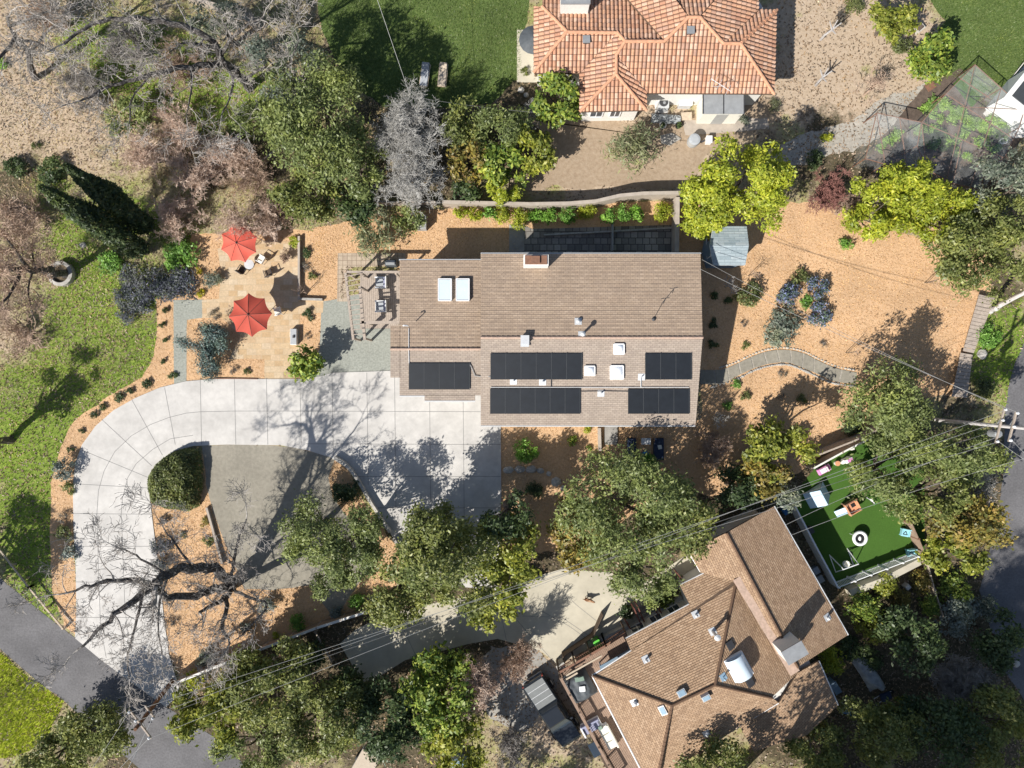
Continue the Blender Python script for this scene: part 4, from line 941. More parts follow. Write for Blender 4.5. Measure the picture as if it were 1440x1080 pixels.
railing(dk, [(788, 953), (869, 1100)], DZ, 1.0, 'wood_brown', .2); railing(dk, [(786, 946), (852, 908), (880, 890)], DZ, 1.0, 'wood_red', .16)
mb = MB()
for a, b in (((796, 950), (846, 922)), ((793, 957), (812, 946))): mb.bar(W(*a, 2.4), W(*b, 2.4), .12, .1)
mb.build('beam', 'wood_pale', dk)
# porch in front of its entrance: steps with red-brown rails
pc = thing('porch', 'grey entrance porch with dark red railings beside the angled house', 'porch', W(925, 860, 0))
mb = MB(); ax_ = (W(975, 835, .5) - W(885, 885, .5)).normalized(); an = math.atan2(ax_.y, ax_.x)
p = [W(*q, .5) for q in [(880, 885), (958, 838), (964, 852), (888, 905)]]; mb.prism([(q.x, q.y) for q in p], 0, .5); mb.build('platform', 'concrete', pc)
mb = MB(); c = W(908, 862, .2)
for i in range(3): mb.box(W(908 - i * 2.2, 862 - i * 3.6, 0) + Vector((0, 0, .2 - i * .06)), (1.5, .35, .4 - i * .12), an)
mb.build('step', 'concrete_old', pc)
def red_rail(a, b):
    mb = MB(); A, B = W(*a, 1.4), W(*b, 1.4); mb.bar(A, B, .09, .07); mb.bar(A - Vector((0, 0, .6)), B - Vector((0, 0, .6)), .06, .06)
    for q in (A, B, A.lerp(B, .5)): mb.bar(Vector((q.x, q.y, .3)), q, .09, .09, up=(0, 1, 0))
    mb.build('railing', 'red_brown_paint', pc)
for a, b in (((891, 855), (902, 879)), ((896, 852), (906, 874)), ((914, 843), (926, 866)), ((920, 841), (930, 862)), ((880, 874), (889, 888)), ((952, 806), (964, 822))): red_rail(a, b)
# low carport strip and door awning on that side
one('lean_to', 'siding_blue', MB().prism([(q.x, q.y) for q in [W(*k, 2.6) for k in [(843, 937), (888, 912), (893, 922), (848, 950)]]], 2.5, 2.6).bar(W(845, 938, 2.5), W(845, 938, 2.5) - Vector((0, 0, .9)), .08, .08, up=(0, 1, 0)).bar(W(886, 915, 2.5), W(886, 915, 2.5) - Vector((0, 0, .9)), .08, .08, up=(0, 1, 0)), 'narrow slate-blue awning tucked under the deck-corner eave of the angled house', 'awning', W(865, 930, 0))

# ================================================================== garden shed
sd = thing('shed', 'small garden shed with pale blue shingle roof beside the main house', 'shed', W(1022, 345, 0))
sN = Plane((1002, 322, 2.9), (1052, 322, 2.9), (1025, 348, 3.3)); sS = Plane((1003, 373, 2.8), (1048, 373, 2.8), (1025, 344, 3.3))
rr_ = [(sN, [(1003, 318), (1050, 318), (1053, 345), (998, 345)]), (sS, [(998, 345), (1053, 345), (1048, 373), (1003, 373)])]
roof('roof', rr_, 'shingle_blue', sd, course=.2); slab('fascia', rr_, 'white_paint', sd, .1, .02); walls('wall', sd, [(1005, 322), (1048, 322), (1050, 345), (1046, 369), (1006, 369), (1002, 345)], [2.7, 2.7, 3.15, 2.65, 2.65, 3.15], 'siding_blue')
a, b = W(1003, 329, 2.7), W(1004, 362, 2.7); opening(sd, (a.x - .03, a.y), (b.x - .03, b.y + .2), 1.1, 2.1, frame='white_paint', bars=1)
# ================================================================== trees
G_NW, G_ROW, G_S, G_E = 'olive-green trees west of the lawn', 'trees along the neighbour drive', 'trees along the lower edge', 'trees by the right-hand road'
for i, (nm, lb, x, y, r, h, kd, ry, gr) in enumerate([
 ('olive_tree', 'broad olive-green tree at the west end of the lawn, tallest of its clump', 440, 160, 74, 9, 'olive', 92, G_NW),
 ('olive_tree', 'greyish-green sparse tree beside the top left wall', 392, 88, 52, 8.5, 'grey', 50, G_NW),
 ('olive_tree', 'olive-green tree between the lawn corner and the silver bare trees', 492, 222, 40, 7, 'olive', 52, G_NW),
 ('olive_tree', 'thin olive tree over the top of the pinkish thicket, left of the tall one', 355, 165, 36, 6, 'olive', 34, G_NW),
 ('olive_tree', 'feathery grey-green tree at the top edge behind the long limbs', 300, 22, 40, 6, 'grey', 26, G_NW),
 ('olive_tree', 'low olive-green bushy tree on the slope by the limb fork', 180, 165, 34, 2.6, 'olive', 24, G_NW),
 ('evergreen_tree', 'low dark green tree above the raised mulch bed', 425, 275, 46, 5, 'oak', 34, G_NW),
 ('evergreen_tree', 'dark leafy bush-like tree under the silver bare trees', 490, 285, 34, 4, 'dark', 26, G_NW),
 ('garden_tree', 'feathery light green small tree overhanging the paver walk', 528, 325, 30, 3.6, 'wispy', 30, None),
 ('garden_tree', 'feathery small olive tree beside the grey box north of the house', 573, 312, 20, 3.2, 'olive', 22, None),
 ('evergreen_tree', 'dull green tree east of the silver bare tree, by the lawn edge', 658, 168, 36, 5.5, 'oak', 34, None),
 ('evergreen_tree', 'grey-green tree in the thicket left of the bare dirt yard', 705, 180, 38, 5, 'olive', 36, None),
 ('evergreen_tree', 'leafy tree with golden tips touching the dirt yard', 748, 212, 30, 4.5, 'yellow', 34, None),
 ('evergreen_tree', 'orange-tinged tree in the middle of the thicket', 660, 222, 30, 4.2, 'autumn', 28, None),
 ('evergreen_tree', 'deep green tree in the thicket above the hedge row', 708, 232, 36, 4.5, 'citrus', 28, None),
 ('evergreen_tree', 'bright yellow-green bushy tree against the long retaining wall', 702, 268, 26, 3.4, 'lime', 15, None),
 ('evergreen_tree', 'small dark green tree against the long retaining wall', 655, 268, 18, 3, 'dark', 14, None),
 ('citrus_tree', 'round yellow-green tree at the corner of the tile-roofed house', 785, 133, 33, 4.6, 'citrus', 33, None),
 ('willow_tree', 'wispy pale green small tree standing in the bare dirt yard', 893, 203, 36, 3.6, 'wispy', 30, None),
 ('bamboo_clump', 'huge bright yellow-green bushy tree overhanging the blue-roofed shed', 1048, 258, 74, 8, 'lime', 66, None),
 ('bamboo_clump', 'smaller yellow-green bushy tree between the big one and the retaining wall', 992, 292, 32, 5, 'lime', 34, None),
 ('bamboo_clump', 'yellow-green bushy tree, leftmost of the three above the open mulch', 1232, 288, 40, 5, 'lime', 40, None),
 ('bamboo_clump', 'yellow-green bushy tree, middle one of the three above the open mulch', 1285, 272, 46, 6, 'lime', 44, None),
 ('bamboo_clump', 'yellow-green bushy tree, rightmost of the three above the open mulch', 1330, 305, 42, 5, 'lime', 46, None),
 ('oak_tree', 'spreading oak over the top of the brown boardwalk', 1392, 362, 64, 8, 'oak', 60, G_E),
 ('oak_tree', 'grey-green tree beside the netted vegetable cage', 1428, 255, 46, 7, 'grey', 48, G_E),
 ('oak_tree', 'oak beside the right edge between cage and boardwalk', 1422, 310, 44, 7, 'oak', 36, G_E),
 ('oak_tree', 'feathery olive-green oak at the end of the stepping path', 1258, 562, 60, 7.5, 'olive', 60, G_E),
 ('oak_tree', 'large olive-green tree beside the pale utility pole', 1355, 640, 66, 9, 'olive', 44, G_E),
 ('oak_tree', 'olive-green tree leaning over the top of the artificial turf', 1262, 665, 46, 7, 'olive', 58, G_E),
 ('oak_tree', 'dark green oak in the middle of the roadside clump', 1322, 700, 58, 7.5, 'oak', 44, G_E),
 ('oak_tree', 'golden-green tree reaching the right-hand road', 1372, 738, 46, 8, 'autumn', 44, G_E),
 ('oak_tree', 'yellow-green tree below the turf corner beside the road', 1352, 782, 44, 5.5, 'yellow', 28, G_E),
 ('garden_tree', 'yellow-green tree north of the angled house, near its gable', 1105, 632, 44, 6, 'yellow', 40, None),
 ('garden_tree', 'golden leafy tree beside the bare brown shrub', 1085, 672, 36, 5, 'autumn', 28, None),
 ('garden_tree', 'grey-green tree touching the gable of the angled house', 1102, 692, 26, 5, 'grey', 22, None),
 ('garden_tree', 'dark green tree in shade between gable and big oak', 1040, 688, 30, 4.5, 'dark', 28, None),
 ('oak_tree', 'very large grey-green oak below the southeast corner of the main house', 885, 722, 92, 9, 'olive', 82, G_ROW),
 ('oak_tree', 'olive-green oak overlapping the west corner of the angled house', 955, 735, 50, 7.5, 'oak', 58, G_ROW),
 ('oak_tree', 'grey-green oak hanging over the entrance porch', 905, 812, 48, 7, 'olive', 40, G_ROW),
 ('oak_tree', 'golden-green tree on the west flank of the largest oak', 815, 752, 40, 6.5, 'autumn', 52, G_ROW),
 ('oak_tree', 'broad oak over the neighbour drive entrance below the white driveway', 628, 805, 80, 9.5, 'oak', 72, G_ROW),
 ('oak_tree', 'yellow-green leafy tree between the broad oak and the golden tree', 712, 790, 48, 8.5, 'yellow', 62, G_ROW),
 ('oak_tree', 'dark green tree whose crown hangs over the driveway corner', 712, 728, 34, 8, 'dark', 30, G_ROW),
 ('oak_tree', 'thin see-through oak over the lower tip of the white driveway', 600, 752, 50, 8, 'oak', 40, G_ROW),
 ('oak_tree', 'small oak west of the broad oak, over the fence line', 556, 838, 44, 6.5, 'oak', 42, G_ROW),
 ('oak_tree', 'yellowish lower branches tree over the pale neighbour drive', 690, 860, 34, 5, 'yellow', 28, G_ROW),
 ('olive_tree', 'dusky olive tree on the gravel yard, western one of the two', 432, 752, 40, 7, 'olive', 46, 'olive trees on the gravel yard'),
 ('olive_tree', 'dusky olive tree on the gravel yard, eastern one of the two', 490, 765, 44, 7.5, 'olive', 58, 'olive trees on the gravel yard'),
 ('olive_tree', 'low olive tree at the lower tip of the gravel yard', 462, 815, 34, 4.5, 'olive', 26, 'olive trees on the gravel yard'),
 ('broadleaf_tree', 'bright yellow-green broadleaf tree below the neighbour drive', 620, 985, 52, 6, 'citrus', 62, G_S),
 ('broadleaf_tree', 'yellowish leafy tree touching the bottom edge below the neighbour drive', 645, 1052, 46, 5.5, 'yellow', 40, G_S),
 ('oak_tree', 'olive-green tree right of the leaning brown pole', 300, 1005, 62, 7, 'yellow', 48, G_S),
 ('oak_tree', 'dark oak below the long white fence', 378, 970, 64, 7, 'oak', 58, G_S),
 ('oak_tree', 'shaded oak at the bottom between pole and small trailer', 448, 1020, 58, 7, 'oak', 56, G_S),
 ('oak_tree', 'leafy oak at the bottom edge right of the leaning pole', 345, 1065, 52, 6, 'olive', 36, G_S),
 ('oak_tree', 'dark green tree above the small trailer', 545, 1020, 46, 6.5, 'dark', 60, G_S),
 ('oak_tree', 'tall dark oak casting shade over the lower left road', 118, 1040, 52, 5, 'oak', 44, G_S),
 ('oak_tree', 'dark oak in the bottom left corner beside the lime verge', 70, 1072, 46, 5, 'oak', 34, G_S),
 ('oak_tree', 'shaded oak along the bottom edge below the angled house', 1010, 1092, 60, 9, 'oak', 44, G_S),
 ('oak_tree', 'shaded green tree beside the low wing of the angled house', 1150, 1050, 46, 6, 'oak', 34, G_S),
 ('oak_tree', 'dim green tree at the bottom right of the blue armchair', 1250, 1040, 56, 7, 'oak', 48, G_S),
 ('oak_tree', 'dim green tree second from the bottom right corner', 1335, 1045, 56, 8, 'dark', 48, G_S),
 ('oak_tree', 'dim green tree in the bottom right corner', 1415, 1040, 50, 8, 'oak', 56, G_S),
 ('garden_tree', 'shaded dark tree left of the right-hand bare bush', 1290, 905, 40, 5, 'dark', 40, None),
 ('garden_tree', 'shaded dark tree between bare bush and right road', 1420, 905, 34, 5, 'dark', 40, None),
 ('oak_tree', 'tall oak out beyond the bottom edge, first from the left of its line', 660, 1300, 66, 12, 'oak', 66, None),
 ('oak_tree', 'tall oak out beyond the bottom edge, second from the left of its line', 1125, 1310, 88, 20, 'oak', 88, None),
 ('oak_tree', 'tall oak out beyond the bottom edge, third from the left of its line', 1166, 1528, 100, 21, 'oak', 100, None),
 ('oak_tree', 'tall oak out beyond the bottom edge, fourth from the left of its line', 1225, 1406, 105, 21, 'oak', 105, None),
 ('oak_tree', 'tall oak out beyond the bottom edge, fifth from the left of its line', 1357, 1406, 110, 21, 'oak', 110, None),
 ('oak_tree', 'tall oak out beyond the bottom edge, sixth from the left of its line', 1375, 1544, 110, 21, 'oak', 110, None),
 ('oak_tree', 'tall oak out beyond the bottom edge, seventh from the left of its line', 1490, 1420, 105, 21, 'oak', 105, None),
 ('oak_tree', 'very tall unseen shade tree added far out beyond the bottom edge, western one of three', 1264, 1569, 147, 29, 'oak', 147, None),  # this and the next two: unseen, added to deepen lower right shade
 ('oak_tree', 'very tall unseen shade tree added far out beyond the bottom edge, middle one of three', 1355, 1628, 147, 29, 'oak', 147, None),
 ('oak_tree', 'very tall unseen shade tree added far out beyond the bottom edge, eastern one of three', 1444, 1569, 147, 29, 'oak', 147, None),
 ('oak_tree', 'olive-green oak filling the gap between the broad oak and the thin one', 590, 795, 42, 7.5, 'olive', 36, G_ROW),
 ('oak_tree', 'dark low tree added for the shadow strip on the left bank of the neighbour drive', 492, 985, 36, 4.5, 'dark', 40, G_S),  # dark foliage added to stand in for a strip of shadow
 ('oak_tree', 'dark low tree added for the shadow just under the long white fence', 425, 922, 28, 3, 'dark', 18, G_S),  # dark-leaved tree added where shadow lies below the fence
 ('oak_tree', 'tall oak just beyond the left edge beside the meadow', -175, 900, 62, 10, 'oak', 60, None),
 ('oak_tree', 'slender tree just beyond the left edge of the meadow', -80, 630, 34, 9, 'oak', 34, None),
]):
    tree(nm, lb, x, y, r, h, kd, ry, seed=i * 7, group=gr, dens=.95 if y < 1100 else .8)

# leaning italian cypresses: narrow spires
def cypress(label, base, tip, h, r, seed):
    rng = np.random.default_rng(seed); a = W(*base); b = W(*tip, h); t = thing('cypress_tree', label, 'tree', (a.x, a.y, 0), 'cypress trees in the meadow'); n = 9000
    u = rng.uniform(0.03, 1, n) ** .85; rad = r * np.minimum(1, (1 - u) * 2.2) ** .7 * (.55 + .45 * np.minimum(1, u * 6)); th = rng.uniform(0, 6.283, n)
    rad = rad * (1 + .18 * np.sin(th * 3 + u * 9) + .1 * np.sin(th * 7 - u * 31)); d = np.stack([np.cos(th), np.sin(th), np.full(n, .25)], 1)
    c = np.array(a)[None] + (np.array(b) - np.array(a))[None] * u[:, None] + d * (rad * rng.uniform(.6, 1.05, n))[:, None]
    v, f = leaves_at(c, d, .15, rng, .8, .3); link('crown', np_mesh('crown', v - np.array([a.x, a.y, 0]), f), 'leaf_cypress', t)
    MB().tube([a, a.lerp(b, .9)], [.2, .05], 6).build('trunk', 'bark', t)
cypress('tall dark cypress, upper one of the two lying across the meadow view', (212, 322), (92, 232), 11.5, .85, 3)
cypress('tall dark cypress, lower one of the two lying across the meadow view', (206, 356), (56, 262), 12, .9, 4)

# weeping blue conifer by the patio
rng = np.random.default_rng(21); b0 = W(294, 500); t = thing('weeping_conifer', 'weeping blue-grey conifer with drooping arms beside the grey gravel path', 'conifer', b0); mb = MB(); arms = []
for ps in ([(294, 500, 0), (296, 492, 1.0), (295, 482, 1.9), (292, 470, 2.3), (286, 462, 2.1), (300, 460, 2.4)], [(295, 484, 1.7), (278, 488, 1.9), (262, 484, 1.8), (251, 479, 1.5)], [(294, 486, 1.8), (284, 494, 1.8), (283, 508, 1.6), (285, 522, 1.0), (296, 530, .5)], [(294, 478, 2.0), (304, 474, 2.2), (311, 482, 1.9), (308, 492, 1.4)], [(292, 470, 2.2), (305, 466, 2.3), (312, 470, 2.1)], [(286, 480, 2.0), (290, 500, 1.9), (296, 512, 1.5), (302, 518, 1.0)]):
    p = [W(*q) for q in ps]; q3 = catmull3 = []
    for i in range(len(p) - 1):
        for k in range(4): q3.append(p[i].lerp(p[i + 1], k / 4))
    q3.append(p[-1]); mb.tube(q3, [.09 * (1 - .6 * i / len(q3)) for i in range(len(q3))], 6); arms += q3
mb.build('trunk', 'bark', t); A = np.array(arms); n = 9000; k = rng.integers(0, len(A), n); dd = rng.normal(size=(n, 3)) * np.array([.24, .24, .2]); dd[:, 2] -= np.abs(rng.normal(size=n)) * .25
c = A[k] + dd; c[:, 2] = np.maximum(c[:, 2], .05); v, f = leaves_at(c, dd / .3, .11, rng, .4, .22); link('crown', np_mesh('crown', v - np.array(b0), f), 'leaf_spruce', t)

# ------------------------------------------------------------------ bare trees
limb_tree('bare_tree', 'huge leafless tree with dark crooked limbs over the driveway foot', W(325, 826), [
 ([(325, 826, -.1), (320, 816, 2.6), (300, 800, 5.0), (268, 798, 7.2), (236, 808, 9.2), (215, 826, 10.3)], .42, .26), ([(215, 826, 10.3), (180, 852, 11.3), (145, 880, 12), (110, 915, 12.6)], .26, .06),
 ([(323, 824, .5), (308, 828, 2.6), (275, 838, 4.8), (238, 838, 7.4), (212, 822, 9.8)], .36, .2), ([(212, 822, 9.8), (170, 815, 11), (130, 822, 11.8), (85, 836, 12.2)], .18, .05),
 ([(325, 826, 0), (326, 806, 2.6), (330, 780, 4.6), (338, 752, 6.4), (346, 730, 7.5)], .16, .05), ([(322, 835, .8), (308, 846, 2.6), (290, 856, 4.2), (280, 862, 5)], .2, .1),
 ([(324, 832, .5), (318, 858, 3.2), (312, 885, 5), (322, 905, 6.4), (300, 935, 7.2)], .2, .04), ([(236, 810, 9.1), (225, 845, 9.2), (222, 880, 9.2), (228, 920, 9.2)], .1, .03),
 ([(200, 838, 10.7), (190, 880, 10.8), (180, 920, 10.8), (182, 955, 10.6)], .1, .03), ([(236, 808, 9.2), (205, 790, 10), (180, 775, 10.6), (165, 770, 11)], .09, .03), ([(325, 826, 0.5), (345, 838, 3), (375, 850, 5), (352, 880, 6), (330, 900, 6.6)], .14, .03),
 ([(270, 798, 7.1), (250, 770, 8.2), (232, 745, 9), (220, 725, 9.6)], .09, .02)],
 'bark_dark', 'twig_grey', 5, lev=3, every=.9, tl=2.0, kids=4, rmin=.012, trv=.055, start=.35)
limb_tree('bare_tree', 'large pale leafless tree with long limbs in the top left corner', W(351, 125), [
 ([(351, 125, 0), (335, 106, 3), (315, 85, 5), (292, 52, 6.8), (240, 32, 8), (190, 26, 9), (130, 32, 9.8), (92, 62, 10.2)], .34, .08), ([(316, 86, 4.9), (280, 92, 6), (235, 100, 7), (190, 112, 8), (150, 124, 8.8), (112, 142, 9.4)], .24, .06),
 ([(315, 86, 5), (326, 108, 6), (324, 135, 7), (312, 160, 7.6)], .12, .04), ([(310, 78, 5.3), (335, 45, 7), (372, 22, 8)], .16, .05), ([(270, 94, 6.2), (268, 130, 7), (262, 165, 7.6)], .09, .03), ([(210, 106, 7.6), (185, 140, 8), (182, 175, 8.2)], .08, .03),
 ([(300, 66, 6), (262, 60, 7.6), (238, 75, 8.4)], .09, .03), ([(345, 110, 2), (372, 95, 5), (400, 98, 6.5), (420, 60, 8)], .12, .04)], 'bark_dark', 'twig_grey', 6, lev=3, every=1.2, tl=2.3, kids=4, rmin=.012, start=.3)
limb_tree('bare_tree', 'leafless tree at the top left edge with a forked dark limb', W(50, 110), [([(50, 110, 0), (36, 70, 4), (22, 50, 6), (8, 20, 8)], .26, .07), ([(26, 56, 5.4), (50, 60, 6.2), (80, 75, 7)], .12, .06), ([(24, 52, 5.8), (0, 80, 7), (-20, 95, 8)], .14, .05), ([(16, 36, 7), (60, 18, 8), (100, 5, 9)], .1, .03), ([(40, 80, 3), (70, 40, 6), (95, 30, 8)], .12, .03)], 'bark_dark', 'twig_grey', 8, lev=3, every=1.2, tl=2.4, kids=4, rmin=.012)
limb_tree('leaning_tree', 'tall bare tree leaning left, its trunk rising from the round stone planter', W(91, 384), [([(91, 386, .4), (72, 382, 3), (40, 379, 6), (12, 376, 8.2)], .3, .16), ([(40, 379, 6), (20, 350, 7.6), (5, 330, 8.6)], .14, .05), ([(30, 379, 6.8), (15, 410, 8), (0, 430, 9)], .14, .05), ([(50, 380, 5), (45, 350, 6.6), (55, 330, 7.4)], .08, .03), ([(45, 380, 5.5), (40, 415, 7), (48, 445, 7.6)], .08, .03)], 'bark_dark', 'twig_brown', 9, lev=3, every=.6, tl=1.8, kids=5, rmin=.012, start=.15)
for nm, lb, x, y, r, h, mt, sd_, kw in [
 ('bare_tree', 'silver-grey leafless tree north of the retaining wall, upper one of the pair', 580, 190, 66, 6.5, 'twig_silver', 31, dict(stems=13, kids=5, spread=.85, up=.2, tr=.12, rmin=.009)),
 ('bare_tree', 'silver-grey leafless tree leaning over the retaining wall, lower one of the pair', 580, 258, 52, 5.5, 'twig_silver', 32, dict(stems=11, kids=5, spread=.85, up=.2, tr=.11, rmin=.009)),
 ('bare_bush', 'pinkish-brown leafless thicket bush nearest the cypress tops', 190, 218, 48, 4, 'twig_pink', 33, dict(stems=7, kids=5, stem_h=.06, rmin=.009, spread=.6, up=.12)),
 ('bare_bush', 'pinkish-brown leafless bush under the long pale limbs', 240, 180, 48, 4, 'twig_pink', 34, dict(stems=7, kids=5, stem_h=.06, rmin=.009, spread=.6, up=.12)),
 ('bare_bush', 'pinkish-brown leafless bush in the centre of the thicket', 262, 248, 54, 4.5, 'twig_pink', 35, dict(stems=8, kids=5, stem_h=.06, rmin=.009, spread=.6, up=.12)),
 ('bare_bush', 'greyish-pink leafless bush beside the dark retaining edge', 320, 215, 46, 4.5, 'twig_pink', 36, dict(stems=7, kids=5, stem_h=.06, rmin=.009, spread=.6, up=.12)),
 ('bare_bush', 'brown leafless bush above the coral umbrella', 338, 312, 50, 4.8, 'twig_pink', 37, dict(stems=8, kids=5, stem_h=.06, rmin=.009, spread=.6, up=.12)),
 ('bare_bush', 'brown leafless bush at the lower edge of the thicket', 235, 305, 46, 3.5, 'twig_pink', 38, dict(stems=7, kids=5, stem_h=.06, rmin=.009, spread=.6, up=.12)),
 ('bare_bush', 'leafless bush between the thicket and the raised mulch bed', 385, 300, 38, 3.5, 'twig_brown', 39, dict(stems=7, kids=6, stem_h=.06)),
 ('bare_bush', 'brown leafless shrub below the southeast corner of the main house', 1005, 628, 40, 3, 'twig_brown', 40, dict(stems=7, kids=5, stem_h=.08)),
 ('bare_bush', 'pale leafless sprig at the southeast corner of the main house', 1012, 592, 15, 2, 'twig_silver', 41, dict(stems=4, kids=4, lev=3, stem_h=.1, tr=.04)),
 ('bare_bush', 'reddish leafless brush below the dark gravel, next to the cage', 1165, 272, 42, 2.2, 'twig_red', 42, dict(stems=9, kids=5, stem_h=.05)),
 ('bare_bush', 'pale straggly brush left of the yellow-green trees', 1195, 285, 34, 2.2, 'twig_brown', 43, dict(stems=7, kids=5, stem_h=.05)),
 ('bare_bush', 'wide grey leafless bush in the shaded lower right corner', 1350, 955, 60, 4, 'twig_grey', 44, dict(stems=9, kids=6, stem_h=.06)),
 ('bare_bush', 'grey leafless bush at the bottom beside the parked pickup', 715, 1052, 36, 3.5, 'twig_grey', 45, dict(stems=7, kids=5, stem_h=.06)),
 ('bare_bush', 'brownish leafless tree shading the gravel left of the pickup', 735, 925, 40, 4.5, 'twig_brown', 46, dict(stems=6, kids=5)),
 ('bare_bush', 'brown twiggy crown on the right of the yellow-green broadleaf tree', 672, 962, 34, 5.5, 'twig_pink', 47, dict(stems=7, kids=6)),
 ('bare_tree', 'fine-branched bare tree on the tan soil next to the citrus tree', 1234, 118, 26, 3.5, 'twig_brown', 48, dict(stems=5, kids=4, lev=3, tr=.08)),
 ('bare_bush', 'grey twiggy brush under the upper long limb at the top left', 175, 62, 56, 4, 'twig_grey', 61, dict(stems=7, kids=5, stem_h=.06, rmin=.009)),
 ('bare_bush', 'grey twiggy brush between the two long limbs at the top left', 250, 88, 54, 4, 'twig_brown', 62, dict(stems=7, kids=5, stem_h=.06, rmin=.009)),
 ('bare_bush', 'grey twiggy brush where the limb tips meet the pale slope', 110, 120, 50, 3.5, 'twig_grey', 63, dict(stems=7, kids=5, stem_h=.06, rmin=.009)),
 ('bare_bush', 'brown twiggy brush at the very top left edge of the slope', 60, 20, 54, 4, 'twig_brown', 64, dict(stems=7, kids=5, stem_h=.06, rmin=.009)),
 ('bare_bush', 'tan twiggy brush between pink thicket and tall olive tree', 350, 240, 46, 4, 'twig_brown', 65, dict(stems=7, kids=5, stem_h=.06, rmin=.009)),
 ('sapling', 'tiny white leafless sapling between shed and round green shrub', 1027, 400, 13, 2.2, 'bark_pale', 49, dict(stems=4, kids=4, lev=2, tr=.04)),
 ('bare_bush', 'twiggy pale bush beside the stone rubble under the west eave of the lawn house', 742, 165, 26, 3, 'twig_silver', 50, dict(stems=5, kids=5, lev=3, tr=.05)),
 ('bare_bush', 'small leafless dark bush beside the patio chairs', 400, 362, 16, 1.2, 'twig_brown', 51, dict(stems=6, kids=5, lev=3, tr=.03, stem_h=.05)),
 ('bare_bush', 'leafless bush with grey tips on the roadside tree clump', 1388, 678, 18, 5, 'twig_silver', 52, dict(stems=5, kids=4, lev=3, tr=.07)),
 ('bare_bush', 'grey leafless brush at the left edge above the planter', 22, 300, 50, 3.5, 'twig_brown', 53, dict(stems=8, kids=5, stem_h=.05)),
 ('bare_bush', 'brown leafless brush at the left edge of the meadow', 30, 470, 48, 1.6, 'twig_brown', 54, dict(stems=8, kids=5, stem_h=.04, lev=3)),
]: bare_tree(nm, lb, x, y, r, h, mt, sd_, cat='bush' if 'bush' in nm else 'tree', **{**dict(lev=4 if r > 25 else 3), **kw})
def pruned(label, x0, y0, pts, seed):
    b = W(x0, y0); t = thing('pruned_tree', label, 'tree', b, 'cut-back trees on the tan soil'); p = [W(*q) for q in pts]; mb = MB(); mb.tube([b] + p, [.11] + [.09] * len(p), 7); mb.build('trunk', 'bark_pale', t)
    mb = MB(); e = p[-1]
    for d in ((.5, .3, .5), (-.4, .4, .5), (.1, -.5, .4), (.3, .6, .3)): mb.tube([e, e + Vector(d)], [.06, .04], 5)
    mb.build('stub', 'bark_pale', t)
pruned('cut-back tree with stubby arms in the middle of the tan soil', 1147, 120, [(1151, 115, .9), (1157, 109, 1.6)], 1)
pruned('cut-back pale trunk on the tan soil near the round bush', 1154, 56, [(1160, 49, .8), (1170, 42, 1.4)], 2)
for lb, x, y in (('thin staked sapling casting a straight shadow above the oak shade', 1300, 398), ('thin staked sapling casting a straight shadow near the stepping path', 1189, 496), ('thin staked sapling casting a straight shadow beside the shed', 1052, 388), ('thin staked sapling in the raised mulch bed by the patio', 428, 414)):
    b = W(x, y); rg = np.random.default_rng(x); t = thing('sapling', lb, 'tree', b, 'thin staked saplings in the mulch'); mb = MB(); mb.tube([b, b + Vector((.03, .02, 1.8))], [.028, .018], 6); mb.tube([b + Vector((.18, 0, 0)), b + Vector((.18, 0, 1.3))], .018, 5); mb.build('trunk', 'bark', t)
    sg = []
    for k in range(9): grow(sg, b + Vector((.03, .02, .9 + .1 * k)), Vector((rg.normal(), rg.normal(), .6)), .5, .012, 1, rg, 3, rmin=.007, steps=3)
    seg_mesh(sg).build('twigs', 'twig_brown', t)

